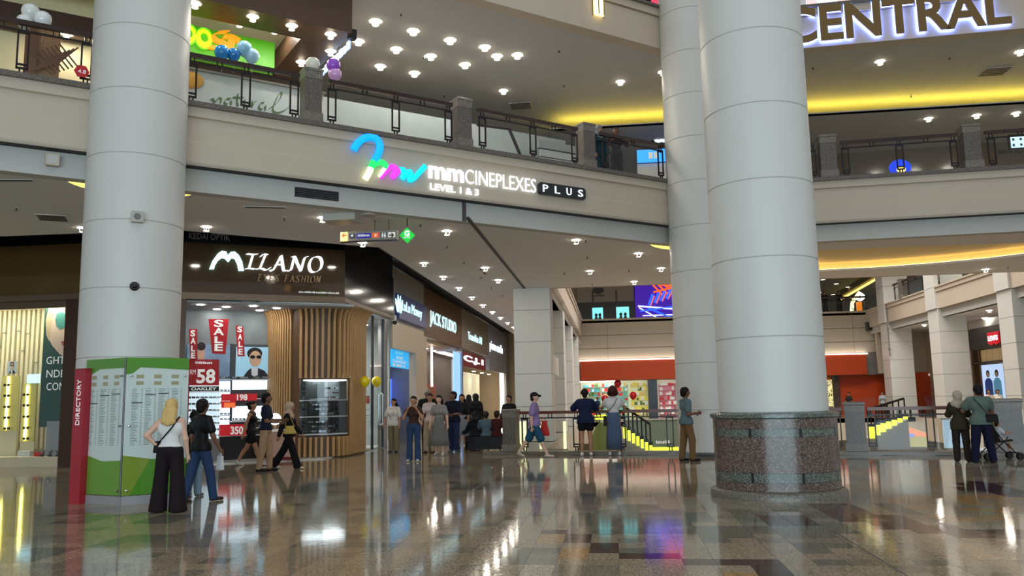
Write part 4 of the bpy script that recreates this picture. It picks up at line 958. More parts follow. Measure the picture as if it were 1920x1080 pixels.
for k, z in enumerate((0.95, 1.15, 1.35, 1.55, 1.75, 1.95)):
    MB().box(0.1, 2.0, z - 0.02, z, -0.02, 0.14).build('shelf', MATS['white_shelf'], ds)
    for u in np.arange(0.25, 1.9, 0.28): put_glasses(DZ.off(-0.45).M @ Matrix.Translation((u, z + 0.03, 0)), 'spectacles on the bright rack behind the side door', 'spectacles on the side door rack', gr.randrange(3), 1.25)
def balloon(p, r, c, label, group=None, string=0.25):
    t = thing('balloon', label, 'balloon', Matrix.Translation(p), group)
    m = mat('balloon_%d_%d_%d' % c, c, 0.18, noise=0, spec=0.6)
    prof = [(0.001, -1.12 * r), (0.25 * r, -1.05 * r), (0.62 * r, -0.72 * r), (0.9 * r, -0.25 * r), (r, 0.15 * r), (0.9 * r, 0.6 * r), (0.6 * r, 0.92 * r), (0.25 * r, 1.08 * r), (0.001, 1.1 * r)]
    MB().lathe(prof, 20, cap=False).build('skin', m, t, smooth=True); MB().lathe([(0.001, 0), (0.09 * r, -0.08 * r), (0.0005, -0.1 * r)], 8, (0, 0, -1.1 * r), cap=False).build('knot', m, t)
    MB().tube([(0, 0, -1.15 * r), (0.01, 0.005, -1.15 * r - string * 0.5), (0, 0, -1.15 * r - string)], 0.003, 4).build('string', mat('white_string', (210, 208, 204), 0.7), t)
    return t
for x, lb in ((684, 'yellow balloon by the optician side door, left one'), (706, 'yellow balloon by the optician side door, right one')):
    q = onx(x, 716, -7.6); balloon(q, 0.16, (238, 212, 30), lb, 'yellow balloons')
pl = thing('red_cylinder_jar', 'small red jar with lid on the rack behind the side door', 'jar', DZ.off(-0.3).M @ Matrix.Translation((1.55, 1.55, 0)) @ Matrix.Rotation(-math.pi / 2, 4, 'X'))
MB().lathe([(0.07, 0), (0.08, 0.03), (0.08, 0.2), (0.07, 0.22)], 14).build('body', red, pl); MB().lathe([(0.075, 0.22), (0.075, 0.25)], 14).build('lid', darkm, pl)
ib = struct('wall_optician_inner', MB().box(-13.5, -13.4, 22, 30, 0, 4.4), greyplas, 'grey inner side wall of the optician')
struct('wall_optician_rear', MB().box(-14, -8.2, 30.0, 30.1, 0, 6.9), greyplas, 'grey rear wall of the optician')
MB().box(-12.5, -8.6, 25.0, 28.6, 4.30, 4.33).build('light_panel', lamp_w, ib)

# ---------------------------------------------------------------- row of shops along the walkway
SR = Frame((-8.2, 0, 0), (0, 1))
def bay(name, label, x0, x1, header_m, ztop, zbot, ):
    u0, u1 = SR.px(x0, 650)[0], SR.px(x1, 650)[0]
    t = thing(name, label, 'shopfront', SR.M)
    MB().box(u0, u1, zbot, ztop, -0.3, 0).build('header', header_m, t)
    return t, u0, u1
creamp = mat('cream_portal', (222, 206, 184), 0.5); greyp = mat('light_grey_panel', (176, 172, 168), 0.5)
# money changer
mc, u0, u1 = bay('money_changer_shopfront', 'cream portal of the money changer with blue screens', 736, 795, greyp, 6.7, 4.62)
MB().box(u0, u1, 3.6, 4.62, -0.3, 0.0).build('portal_lintel', creamp, mc)
MB().box(u1 - 1.5, u1, 0, 3.6, -0.3, 0.0).build('portal_pier', creamp, mc)
MB().box(u0, u1 - 1.5, 0, 3.6, -1.2, -1.1).build('back_panel', mat('near_black_panel', (20, 16, 26), 0.3), mc)
MB().box(u1 - 1.55, u1 - 1.5, 0, 3.6, -1.1, -0.3).build('reveal', mat('blue_grey_reveal', (120, 128, 150), 0.5), mc)
sg = thing('money_changer_sign', 'blue sign with white leaf emblem over the money changer', 'sign', SR.off(0.02).M)
a = SR.px(740, 602); c = SR.px(793, 575)
q = [SR.px(740, 603), SR.px(793, 618), SR.px(793, 575), SR.px(740, 552)]
zlo = 4.75; zhi = 5.72
MB().box(q[0][0], q[1][0], zlo, zhi, 0, 0.16).build('box', mat('navy_sign_box', (50, 62, 110), 0.4, emit=0.15), sg)
fr = SR.off(0.19)
def fit(body, x0, x1, z0, z1, parent, m, bold=0.0, shear=0.0, dep=0.04, each=True, fr_=None, zo=0.17):
    F_ = fr_ or fr; a = F_.px(x0, 640)[0]; b = F_.px(x1, 640)[0]
    if each: letters(parent, body, a, b, z0, z1, zo, dep, m, bold, shear)
    else: text_mb(body, a, b, z0, z1, zo, dep, bold, shear).build('lettering', m, parent)
ac = glow('lit_cyan_white', (200, 242, 250), 1.15)
fit('LuLu Money', 754, 791, 4.98, 5.5, sg, ac, 0.0, dep=0.02)
ua, ub = fr.px(743, 640)[0], fr.px(753, 640)[0]
for k, (dx, h, tl) in enumerate(((0.15, 0.5, -0.25), (0.38, 0.68, -0.1), (0.62, 0.68, 0.1), (0.85, 0.5, 0.25))):
    x = ua + (ub - ua) * dx; MB().prism([(x, 4.95), (x - 0.12 + tl * 0.5, 4.95 + h * 0.6), (x + tl, 4.95 + h), (x + 0.12 + tl * 0.5, 4.95 + h * 0.6)], 0.17, 0.2).build('leaf', ac, sg)
sc = thing('money_changer_screen', 'cyan MONEY CHANGER screen hanging in the portal', 'screen', SR.off(-0.2).M)
f4 = SR.off(-0.2); a = f4.px(728, 679)[0]; b = f4.px(767, 679)[0]
MB().box(a, b, 2.92, 3.66, -0.06, 0).build('panel', glow('cyan_panel', (30, 150, 210), 1.1), sc)
text_mb('MONEY', a + 1.2, b - 1.0, 3.25, 3.37, 0, 0.01).build('lettering', wtext, sc); text_mb('CHANGER', a + 0.6, b - 0.5, 3.1, 3.22, 0, 0.01).build('lettering', wtext, sc)
dashes(a + 0.6, b - 0.5, 2.96, 3.06, 0, 0.01, 4).build('lettering', wtext, sc); dashes(a + 1.0, b - 1.0, 3.45, 3.55, 0, 0.01, 6).build('lettering', mat('pale_cyan_text', (120, 210, 240), 0.5, emit=0.5), sc)
sc = thing('advert_screen', 'tall bright blue advert screen on the money changer wall', 'screen', SR.off(-1.05).M)
f4 = SR.off(-1.05); a = f4.px(728, 730)[0]; b = f4.px(759, 730)[0]
MB().box(a, b, 1.25, 2.55, -0.06, 0).build('panel', glow('blue_panel', (70, 110, 255), 1.6), sc); MB().box(a + (b - a) * .3, a + (b - a) * .62, 1.75, 2.5, 0, 0.01).build('blue_stripe', glow('deep_blue', (20, 60, 230), 1.2), sc)
MB().prism(ell(a + (b - a) * .6, 1.42, 0.35, 0.1), 0, 0.012).build('white_figure', wtext, sc)
cm = thing('security_camera', 'small dome camera on the pillar left of the blue leaf sign', 'camera', Matrix.Translation(SR.w(SR.px(733, 612)[0], 4.55, 0.1)))
MB().box(-0.1, 0.1, -0.08, 0.08, 0.05, 0.25).build('bracket', mat('camera_white', (200, 200, 200), 0.4), cm); MB().ball((0.05, 0, 0.0), 0.09).build('dome', darkm, cm, smooth=True)
# the menswear studio
jk, u0, u1 = bay('menswear_shopfront', 'brown timber shopfront with tall lit letters in the walkway', 795, 866, mat('warm_brown_panel', (126, 96, 72), 0.5, noise=0.1, nscale=4), 6.66, 4.45)
MB().box(u0, u0 + 0.6, 0, 4.45, -0.3, 0.0).build('portal_pier', creamp, jk)
MB().box(u0 + 0.6, u1, 0.0, 4.45, -2.4, -2.3).build('timber_back_wall', mat('orange_oak', (176, 112, 62), 0.45, noise=0.15, nscale=6), jk)
MB().box(u0 + 0.6, u1, 4.3, 4.45, -2.4, -0.3).build('soffit', creamp, jk)
for uu in (u0 + 0.9, u0 + 2.6, u0 + 4.3): MB().tube([(uu, 2.3, -0.6), (uu, 4.25, -0.6)], 0.05, 8).build('light_tube', glow('white_tube', (255, 250, 240), 6.0), jk)
js = thing('menswear_sign', 'tall narrow lit letters on the brown timber panel', 'sign', SR.off(0.02).M)
fit('JACK STUDIO', 813, 861, 4.95, 5.72, js, ac, 0.0, zo=0.0, dep=0.03)
sw = thing('window_screen', 'narrow bright blue picture screen at the end of the timber shopfront', 'screen', SR.off(-0.1).M)
f4 = SR.off(-0.1); a = f4.px(851, 700)[0]; b = f4.px(863, 700)[0]
MB().box(a, b, 1.0, 4.2, -0.05, 0).build('panel', mat('icy_screen', (120, 160, 220), 0.4, emit=1.6, noise=0.6, nscale=2.5), sw)
# luggage shop
tv, u0, u1 = bay('luggage_shopfront', 'beige shopfront with small lit letters and red sign below', 866, 915, mat('beige_panel', (168, 156, 142), 0.5), 6.66, 4.5)
MB().box(u0, u1, 0, 4.5, -2.6, -2.5).build('back_wall', mat('dim_back_wall', (92, 76, 66), 0.6), tv); MB().box(u0, u0 + 0.3, 0, 4.5, -0.3, 0.0).build('portal_pier', steel, tv)
MB().box(u0 + 1, u0 + 3.4, 0, 2.6, -2.5, -2.2).build('orange_door', mat('rust_door', (150, 66, 30), 0.5), tv); MB().box(u0, u1, 4.35, 4.5, -2.6, -0.3).build('soffit', greyp, tv)
MB().box(u0 + 0.5, u1 - 0.5, 4.3, 4.34, -1.6, -1.2).build('light_panel', lamp_w, tv)
ts = thing('luggage_sign', 'small lit white lettering on the beige panel', 'sign', SR.off(0.02).M)
fit('Travelite All', 883, 908, 5.1, 5.55, ts, ac, 0.0, zo=0.0, dep=0.03)
cj = thing('red_store_sign', 'dark red hanging sign with white letters in the luggage shopfront', 'sign', SR.off(-0.15).M)
f4 = SR.off(-0.15); a = f4.px(867, 660)[0]; b = f4.px(910, 660)[0]
MB().box(a, b, 3.55, 4.35, -0.08, 0).build('board', mat('dark_red_board', (120, 24, 32), 0.5, emit=0.2), cj); text_mb('C.J.1', a + 0.3, b - 1.0, 3.75, 4.2, 0, 0.03, 0.04).build('lettering', whiteg, cj)
# pale shop
pcs, u0, u1 = bay('pale_shopfront', 'pale lilac-white shopfront at the far end of the walkway', 917, 948, mat('lilac_white_panel', (186, 190, 206), 0.45), 6.7, 3.6)
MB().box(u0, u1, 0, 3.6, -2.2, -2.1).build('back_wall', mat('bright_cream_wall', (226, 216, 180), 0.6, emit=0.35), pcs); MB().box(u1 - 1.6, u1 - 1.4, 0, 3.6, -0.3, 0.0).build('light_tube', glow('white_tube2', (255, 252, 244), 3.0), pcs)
ps = thing('pale_shop_sign', 'lit lower-case lettering on the pale shopfront at the far end', 'sign', SR.off(0.02).M)
fit('pierre cardin', 923, 946, 4.85, 5.65, ps, whiteg, 0.0, zo=0.0, dep=0.03)
MB().box(u1, 66, 0, 6.9, -0.3, 0.0).build('end_panel', greyp, pcs)
struct('wall_walkway_end', MB().box(-12, XP + 0.3, 66, 66.3, 0, 6.9), mat('end_wall_warm', (214, 188, 150), 0.6), 'warm wall at the end of the walkway')
struct('wall_shop_rear', MB().box(-13.5, -13.3, 30, 66, 0, 6.9), l1wall, 'rear wall behind the walkway shops')

def added_bay_spots(t, us, z, off, st=220.0):
    for u in us: MB().lathe([(0.001, 0), (0.11, 0.0), (0.11, 0.02)], 12, (0, 0, 0), cap=False).build('ceiling_spot', glow('added_bay_spot_%d' % st, (255, 246, 232), st), t, M=Matrix.Translation((u, z, off)) @ Matrix.Rotation(-math.pi / 2, 4, 'X'))  # glowing discs added in the bays to brighten the shop interiors
_ua = lambda x: SR.px(x, 650)[0]
added_bay_spots(jk, np.linspace(_ua(800), _ua(860), 5), 4.28, -1.4, 300.0); added_bay_spots(tv, np.linspace(_ua(870), _ua(912), 4), 4.32, -1.4); added_bay_spots(pcs, np.linspace(_ua(920), _ua(945), 3), 3.55, -1.2); added_bay_spots(mc, (_ua(745), _ua(765)), 3.58, -0.6, 50.0)
# ================================================================== SIGNS ON THE BALCONY AND FIRST FLOOR
cin = thing('cinema_sign', 'lit cinema sign with ribbon logo and white cinema name on the balcony fascia', 'sign', FL.off(0.06).M)
cf = FL.off(0.06)
def ribbon(pts, m, r=0.075):
    P = [cf.px(*q) for q in pts]; path = smooth_path([(a, b, 0.05) for a, b in P], 5)
    MB().tube(path, r, 10, flat=0.6).build('logo_ribbon', m, cin, smooth=True)
ribbon([(661, 282), (668, 271), (680, 261), (694, 258), (706, 263), (711, 276), (707, 291), (700, 303)], glow('neon_blue', (0, 140, 250), 1.5), 0.085)
ribbon([(700, 303), (697, 309), (694, 316)], glow('neon_green', (30, 220, 90), 1.5)); ribbon([(697, 312), (706, 306), (716, 306), (722, 312), (720, 318)], MATS['neon_green'], 0.065)
ribbon([(694, 316), (690, 325), (683, 337)], glow('neon_cream', (240, 250, 190), 1.6)); ribbon([(720, 318), (716, 325), (711, 333)], MATS['neon_cream'], 0.065)
ribbon([(711, 333), (722, 322), (732, 314), (740, 317), (738, 327), (733, 334)], glow('neon_magenta', (200, 50, 235), 1.5), 0.065); ribbon([(733, 334), (741, 327), (748, 319)], MATS['neon_magenta'], 0.06)
ribbon([(748, 319), (756, 321), (755, 331), (752, 336), (760, 327), (767, 323), (768, 332), (766, 338), (773, 336), (783, 326), (796, 312)], glow('neon_cyan', (0, 190, 240), 1.5), 0.065)
whitec = glow('lit_white_face', (236, 244, 250), 1.15)
def fitp(parent, fr, body, x0, y0, x1, y1, dep, m, bold=0.0, zo=0.0, each=True):
    """box given by its left-bottom pixel (x0,y1) and left-top (x0,y0); x1 right end"""
    a = fr.px(x0, y1); t_ = fr.px(x0, y0); c = fr.px(x1, y1)
    if each: return letters(parent, body, a[0], c[0], a[1], t_[1], zo, dep, m, bold)
    return text_mb(body, a[0], c[0], a[1], t_[1], zo, dep, bold).build('lettering', m, parent)
fitp(cin, cf, 'mm', 803, 310, 869, 334, 0.035, whitec, 0.03)
fitp(cin, cf, 'CINEPLEXES', 872, 317, 1004, 344, 0.03, whitec, -0.005)
fitp(cin, cf, 'LEVEL 1 & 3', 806, 343, 897, 356, 0.03, whitec, 0.02)
pa = cf.px(1008, 364); pb = cf.px(1095, 364); pt = cf.px(1008, 342)
MB().prism([(pa[0] + 0.05, pa[1]), (pb[0] - 0.05, pa[1]), (pb[0], pa[1] + 0.05), (pb[0], pt[1] - 0.05), (pb[0] - 0.05, pt[1]), (pa[0] + 0.05, pt[1]), (pa[0], pt[1] - 0.05), (pa[0], pa[1] + 0.05)], 0, 0.08).build('plus_plate', mat('black_plate', (22, 30, 34), 0.3), cin)
wd = (pb[0] - pa[0]) / 4
for k, ch in enumerate('PLUS'): text_mb(ch, pa[0] + wd * k + wd * 0.3, pa[0] + wd * k + wd * 0.72, pa[1] + 0.06, pt[1] - 0.06, 0.08, 0.02, 0.0).build('letter', whitec, cin)

# CENTRAL
ct = thing('halo_letter_sign', 'large bronze mirror letters with blue halo light on the second-floor fascia', 'sign', FR.off(0.0).M)
bm = mat('bronze_mirror', (134, 112, 76), 0.16, 0.95, noise=0.1, nscale=2)
b0 = FR.px(1560, 79); b1 = FR.px(1560, 12)
uC0, uC1 = FR.px(1466, 50)[0], FR.px(1894, 50)[0]
_ls = letters(ct, 'CENTRAL', uC0, uC1, b0[1], b1[1], 0.11, 0.06, bm, 0.025)
for l in _ls:
    h = l.copy(); h.data = l.data.copy(); COL.objects.link(h); h.name = 'halo'; h.parent = l
    h.data.materials.clear(); h.data.materials.append(glow('blue_halo', (120, 145, 255), 16.0))
    c = sum((v.co for v in h.data.vertices), Vector()) / len(h.data.vertices)
    for v in h.data.vertices: v.co = Vector((v.co.x, v.co.y, 0.05 + (v.co.z - 0.11) * 0.3))
# lantern on the second-floor fascia
q = FL.px(1120, 12); ln = thing('wall_lantern', 'glowing cream wall lantern on the second-floor fascia', 'lamp', FL.off(0.02).M @ Matrix.Translation((q[0], 0, 0)))
zl0, zl1 = FL.px(1120, 30)[1], FL.px(1120, 30)[1] + 0.72
MB().prism([(0.17 * math.cos(t), 0.17 * math.sin(t)) for t in np.linspace(0, math.pi, 9)], zl0, zl1).build('shade', glow('lantern_glow', (255, 226, 150), 2.4), ln, M=Matrix.Rotation(0, 4, 'X') @ Matrix(((1, 0, 0, 0), (0, 0, 1, 0), (0, 1, 0, 0), (0, 0, 0, 1))))
for t in (0.02, math.pi / 3, 2 * math.pi / 3, math.pi - 0.02): MB().box(0.175 * math.cos(t) - 0.01, 0.175 * math.cos(t) + 0.01, zl0 - 0.02, zl1 + 0.02, 0.175 * math.sin(t) - 0.008, 0.175 * math.sin(t) + 0.012).build('bar', mat('bronze_bar', (90, 70, 40), 0.4, 0.6), ln)

# ------------------------------------------------------------------ juice kiosk behind the railing
FK = FL.off(-2.3)
gz0, gz1 = FK.px(515, 131)[1], FK.px(515, 80)[1]; gu0, gu1 = FK.px(250, 60)[0], FK.px(515, 100)[0]
bs = thing('juice_kiosk_sign', 'bright green juice kiosk sign with lit yellow and orange letters', 'sign', FK.M)
MB().box(gu0, gu1, gz0 - 0.1, gz1, -0.12, 0).build('board', mat('lime_green_board', (88, 178, 22), 0.4, emit=0.2), bs)
yo = glow('lit_lime', (214, 255, 20), 0.9); oo = glow('lit_orange', (255, 140, 10), 0.95)
def oval_ring(x, y, rx, ry, m, w=0.35):
    c = FK.px(x, y); e = FK.px(x + rx, y); h = FK.px(x, y - ry); a = e[0] - c[0]; b = h[1] - c[1]
    o1 = ell(c[0], c[1], a, b); o2 = ell(c[0] + 0.02, c[1] + 0.04, a * (1 - w), b * (1 - w)); n = len(o1); mb = MB()
    vs = [(p[0], p[1], 0.06) for p in o1 + o2] + [(p[0], p[1], 0.0) for p in o1 + o2]; fs = []
    for i in range(n):
        j = (i + 1) % n; fs += [(i, j, n + j, n + i), (i, i + 2 * n, j + 2 * n, j), (n + i, n + j, 3 * n + j, 3 * n + i)]
    mb.add(vs, fs).build('letter', m, bs)
    return c, a, b
for x, y in ((316, 58), (352, 66), (381, 74)): oval_ring(x, y, 15, 18, yo, 0.5); oval_ring(x, y, 17, 20.5, glow('lit_yellow_rim', (110, 200, 30), 0.7), 0.12)
mbs = MB(); pen(mbs, [FK.px(*q) for q in ((426, 61), (408, 62), (397, 69), (403, 76), (417, 82), (421, 90), (410, 92), (390, 89))], (0.06, 0.05), 0, 0.06, 5); mbs.build('letter', oo, bs)
mbs = MB(); pen(mbs, [FK.px(*q) for q in ((418, 70), (432, 70), (448, 78))], (0.03, 0.06), 0, 0.06, 4); pen(mbs, [FK.px(*q) for q in ((436, 72), (432, 84), (427, 97))], (0.09, 0.02), 0, 0.06, 4); mbs.build('letter', oo, bs)
# timber canopy: ring of boxed beams
kc = thing('kiosk_canopy', 'dark timber canopy frame with downlights over the juice kiosk', 'canopy', FL.M)
ww = mat('walnut_canopy', (84, 60, 42), 0.45, noise=0.18, nscale=5)
zc0 = 10.25; uE = FL.off(-0.85).px(660, 58)[0]
MB().box(-3.0, uE, zc0, Z2, -1.75, -0.85).build('front_beam', ww, kc)
MB().box(uE - 0.95, uE, zc0, Z2, -5.0, -1.75).build('side_beam', ww, kc)
MB().box(-3.0, uE - 0.95, zc0, zc0 + 0.5, -5.0, -4.2).build('rear_beam', ww, kc)
MB().box(-3.0, uE - 0.95, zc0 + 0.55, zc0 + 0.6, -4.2, -1.75).build('light_ceiling', mat('white_canopy_ceiling', (232, 228, 214), 0.6, emit=0.0), kc)
MB().box(uE - 0.02, uE + 0.16, zc0 - 0.08, zc0 + 0.16, -1.1, -0.95).build('bracket', darkm, kc)
cs_ = thing('canopy_side_letters', 'small blue-white lit letters hung along the canopy side', 'sign', Frame(FL.w(uE + 0.06, 0, -0.9), -FL.n).M)
[MB().box(0.3 + k * 0.26, 0.3 + k * 0.26 + 0.18, zc0 - 0.22, zc0 - 0.02 - 0.03 * (k % 2), 0, 0.04).build('letter', glow('blue_white', (170, 205, 255), 1.3), cs_) for k in range(9)]
# kiosk counter with the script word
FC = FL.off(-1.7); ku0, ku1 = FC.px(330, 200)[0], FC.px(606, 205)[0]
kk = thing('juice_kiosk_counter', 'white juice kiosk counter with green script word behind the railing', 'counter', FC.M)
MB().box(ku0, ku1, ZF1, 8.95, -0.6, 0).build('body', mat('white_counter', (206, 210, 206), 0.4), kk); MB().box(ku0, ku1 + 0.05, 8.95, 9.0, -0.65, 0.06).build('top', mat('counter_rim', (120, 118, 108), 0.3), kk)
sgm = mat('olive_green_script', (92, 112, 70), 0.5)
mb = MB(); P = lambda *q: [FC.px(*a) for a in q]; nb = (0.022, 0.03)
for s in (P((393, 188), (398, 186), (403, 193), (408, 185), (414, 186), (413, 195)), P((432, 186), (424, 186), (420, 193), (426, 196), (432, 190), (433, 198)), P((446, 176), (444, 190), (446, 200)), P((436, 183), (456, 184)), P((458, 187), (458, 197), (465, 199), (468, 190), (468, 200)), P((473, 190), (472, 202), (475, 194), (481, 190)), P((495, 193), (488, 194), (485, 202), (491, 206), (497, 199), (497, 208)), P((503, 205), (520, 192), (528, 178), (524, 175), (516, 190), (511, 206), (518, 212), (532, 208), (542, 200))): pen(mb, s, nb, 0, 0.008, 5)
mb.build('script_word', sgm, kk)
yb = FC.px(358, 150); MB().ball((yb[0], yb[1], 0.02), 0.28, 0.2, 0.04).build('orange_fruit_print', mat('orange_fruit', (214, 160, 60), 0.5), kk)
for x, y, r, c, lb in ((416, 100, 0.17, (20, 120, 190), 'deep blue balloon under the green sign, left one'), (438, 104, 0.15, (24, 110, 180), 'deep blue balloon under the green sign, right one'), (458, 92, 0.17, (130, 180, 206), 'pale blue balloon against the green sign, upper one'), (472, 106, 0.17, (150, 190, 212), 'pale blue balloon against the green sign, lower one'), (625, 124, 0.2, (150, 80, 200), 'violet balloon beside the stone pier'), (628, 141, 0.19, (214, 160, 214), 'pink balloon below the violet one'), (586, 122, 0.2, (222, 220, 205), 'cream balloon peeping over the stone pier'), (57, 24, 0.2, (226, 226, 222), 'white balloon on the left railing, top one'), (80, 38, 0.2, (232, 232, 230), 'white balloon on the left railing, right one'), (45, 42, 0.17, (228, 228, 226), 'white balloon on the left railing, low left one')):
    fr = FL.off(-1.4 if x > 300 and x < 500 else -0.35); a = fr.px(x, y); balloon(fr.w(*a), r * (1.0 if x > 300 and x < 500 else 0.8), c, lb)
# left part: lit cream wall, dark beam, lattice, hexagonal red sign
FW = FL.off(-3.0)
struct('wall_level_one_left', MB().add([tuple(FW.w(-9, ZF1)), tuple(FW.w(FW.px(190, 60)[0], ZF1)), tuple(FW.w(FW.px(190, 60)[0], Z2)), tuple(FW.w(-9, Z2))], [(0, 1, 2, 3)]), mat('warm_cream_wall', (232, 216, 170), 0.6), 'warm cream wall behind the left balcony')
lt = thing('timber_lattice', 'brown timber lattice screen behind the left railing', 'screen', FL.off(-2.2).M); lf = FL.off(-2.2)
lw = mat('chestnut_lattice', (112, 70, 40), 0.5)
a = lf.px(48, 60); b = lf.px(66, 150); MB().box(a[0], b[0], ZF1, a[1] + 0.1, -0.1, 0).build('post', lw, lt)
b = lf.px(112, 120); MB().box(a[0], b[0], ZF1, a[1] + 0.05, -0.2, -0.16).build('panel', mat('tan_panel', (160, 120, 80), 0.5), lt)
for k in range(7):
    c0 = lf.px(62 + k * 8, 108); MB().tube([(c0[0], c0[1] - 0.3 + k * 0.03, 0), (c0[0] + 0.35, c0[1] + 0.12 + k * 0.03, 0)], 0.02, 4).build('lath', lw, lt); MB().tube([(c0[0], c0[1] + 0.12 + k * 0.03, 0.01), (c0[0] + 0.35, c0[1] - 0.3 + k * 0.03, 0.01)], 0.02, 4).build('lath', lw, lt)
bm_ = thing('dark_beam_sign', 'dark brown fascia beam behind the left balcony railing', 'beam', FL.off(-2.6).M); f5 = FL.off(-2.6)
a = f5.px(-60, 20); b = f5.px(176, 52); zq = f5.px(60, 30)[1]; MB().box(a[0], b[0], zq - 0.25, zq + 0.22, -0.15, 0).build('face', wood_d, bm_); MB().box(a[0], b[0], zq - 0.3, zq - 0.25, -0.3, 0.3).build('lip', wood_d, bm_)
hx = thing('hexagon_sign', 'red hexagonal sign with white 4.8 figure on the left railing', 'sign', FL.off(0.06).M); f6 = FL.off(0.06)
c = f6.px(153, 134); rr = 0.13; MB().prism([(c[0] + rr * math.cos(k * math.pi / 3), c[1] + rr * math.sin(k * math.pi / 3)) for k in range(6)], 0, 0.015).build('plate', red, hx); text_mb('4.8', c[0] - 0.06, c[0] + 0.07, c[1] - 0.04, c[1] + 0.03, 0.015, 0.004).build('figure', wtext, hx)

# ------------------------------------------------------------------ shops behind the middle balcony
FB = FL.off(-5.0)
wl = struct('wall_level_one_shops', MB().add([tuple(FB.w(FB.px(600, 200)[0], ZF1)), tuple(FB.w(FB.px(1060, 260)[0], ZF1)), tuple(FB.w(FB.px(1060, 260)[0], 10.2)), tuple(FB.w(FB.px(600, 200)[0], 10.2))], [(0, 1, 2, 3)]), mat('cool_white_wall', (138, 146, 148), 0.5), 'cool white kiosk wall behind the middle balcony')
for x0, x1 in ((640, 730), (755, 835), (915, 985)):
    a = FB.px(x0, 200)[0]; b = FB.px(x1, 200)[0]
    for (l, r_, z0, z1) in ((a, a + 0.05, ZF1, 9.3), (b - 0.05, b, ZF1, 9.3), (a, b, 9.25, 9.32)): MB().box(l, r_, z0, z1, 0, 0.04).build('panel_frame', mat('pale_frame', (214, 218, 218), 0.4), wl, M=FB.M)
gl = thing('blue_lit_counter', 'blue glowing counter panel behind the balcony above the cinema name', 'counter', FL.off(-4.0).M); g5 = FL.off(-4.0)
a = g5.px(790, 258)[0]; b = g5.px(905, 268)[0]; MB().box(a, b, ZF1, 8.6, -0.4, 0).build('body', mat('blue_lit_panel', (110, 140, 230), 0.4, emit=0.35), gl); MB().box(a - 0.03, b + 0.03, 8.6, 8.64, -0.43, 0.03).build('top', steel, gl)
st = thing('slanted_stair_rail', 'dark slanted stair handrail behind the balcony', 'handrail', FL.off(-3.2).M); g6 = FL.off(-3.2)
a = g6.px(955, 242); b = g6.px(976, 292); MB().tube([(a[0], a[1], 0), (b[0], b[1], 0)], 0.05, 8).build('rail', blackm, st); MB().tube([(a[0] - 1.1, a[1] - 0.05, 0), (a[0], a[1], 0)], 0.04, 8).build('top_bar', blackm, st); MB().tube([(b[0], b[1], 0), (b[0], ZF1, 0)], 0.04, 8).build('foot', blackm, st)
sh = thing('roller_shutter', 'grey slatted roller shutter behind the balcony railing', 'shutter', FL.off(-4.5).M); g7 = FL.off(-4.5)
a = g7.px(1012, 250)[0]; b = g7.px(1092, 250)[0]
for k in range(8): MB().box(a, b, ZF1 + k * 0.26 + 0.02, ZF1 + k * 0.26 + 0.25, -0.05, 0.02 if k % 2 else 0.0).build('slat', mat('shutter_grey', (150, 156, 160), 0.5), sh)
MB().box(a - 0.08, b + 0.08, ZF1 + 2.1, ZF1 + 2.35, -0.1, 0.06).build('housing', mat('housing_grey', (120, 124, 126), 0.5), sh)
sg1 = thing('lettered_board', 'dark board with two white lit letters beside the rear column', 'sign', Frame((0, 30.0, 0), (1, 0)).M); g8 = Frame((0, 30.0, 0), (1, 0))
a = g8.px(1222, 272); c = g8.px(1290, 245); MB().box(a[0], c[0], a[1], c[1], -0.1, -0.02).build('board', darkm, sg1); a = g8.px(1226, 268); c = g8.px(1262, 250); letters(sg1, 'GIFT'[:2], a[0], g8.px(1246, 260)[0], a[1], c[1], 0, 0.06, whiteg, 0.05)
sc1 = thing('phone_advert_screen', 'blue advert screen with white cards beside the two leaning people', 'screen', Frame((0, 28.5, 0), (1, 0)).M); g9 = Frame((0, 28.5, 0), (1, 0))
a = g9.px(1195, 305); c = g9.px(1262, 278); MB().box(a[0], c[0], a[1], c[1], -0.06, 0).build('panel', glow('azure_panel', (40, 140, 250), 1.4), sc1)
for k in range(2): x = g9.px(1216 + 10 * k, 292)[0]; MB().box(x, x + 0.14, a[1] + 0.12, c[1] - 0.1, 0, 0.01).build('white_card', wtext, sc1)
MB().box(a[0], c[0], ZF1, a[1] - 0.02, -0.4, -0.1).build('stand', mat('stand_white', (200, 200, 198), 0.5), sc1)

# right part of level one --------------------------------------------------
RB = FR.off(-9.6)
rw = struct('wall_level_one_right', MB().add([tuple(RB.w(-2.5, ZF1)), tuple(RB.w(20, ZF1)), tuple(RB.w(20, ZK)), tuple(RB.w(-2.5, ZK))], [(0, 1, 2, 3)]), mat('taupe_wall', (112, 98, 84), 0.16), 'glossy taupe shop wall behind the right balcony')
def rpanel(x0, x1, z1, m, nm, off=0.05, z0=ZF1): a = RB.px(x0, 280)[0]; b = RB.px(x1, 280)[0]; return MB().box(a, b, z0, z1, 0, off).build(nm, m, rw, M=RB.M)
rpanel(1697, 1737, 9.6, mat('brown_door_panel', (84, 66, 52), 0.4, noise=0.15), 'brown_panel', 0.06); rpanel(1740, 1782, 9.4, mat('cream_lit_panel', (226, 220, 176), 0.6, emit=0.25), 'cream_panel', 0.06)
for k in range(4): rpanel(1700 + 9 * k, 1702 + 9 * k, 9.5, MATS['dark_gap'], 'reed', 0.08)
rpanel(1860, 1960, 9.7, mat('beige_panel_b', (196, 184, 160), 0.5), 'beige_panel')
gb = thing('globe_sign', 'round blue globe sign with yellow middle behind the right railing', 'sign', FR.off(-0.9).M); gf = FR.off(-0.9)
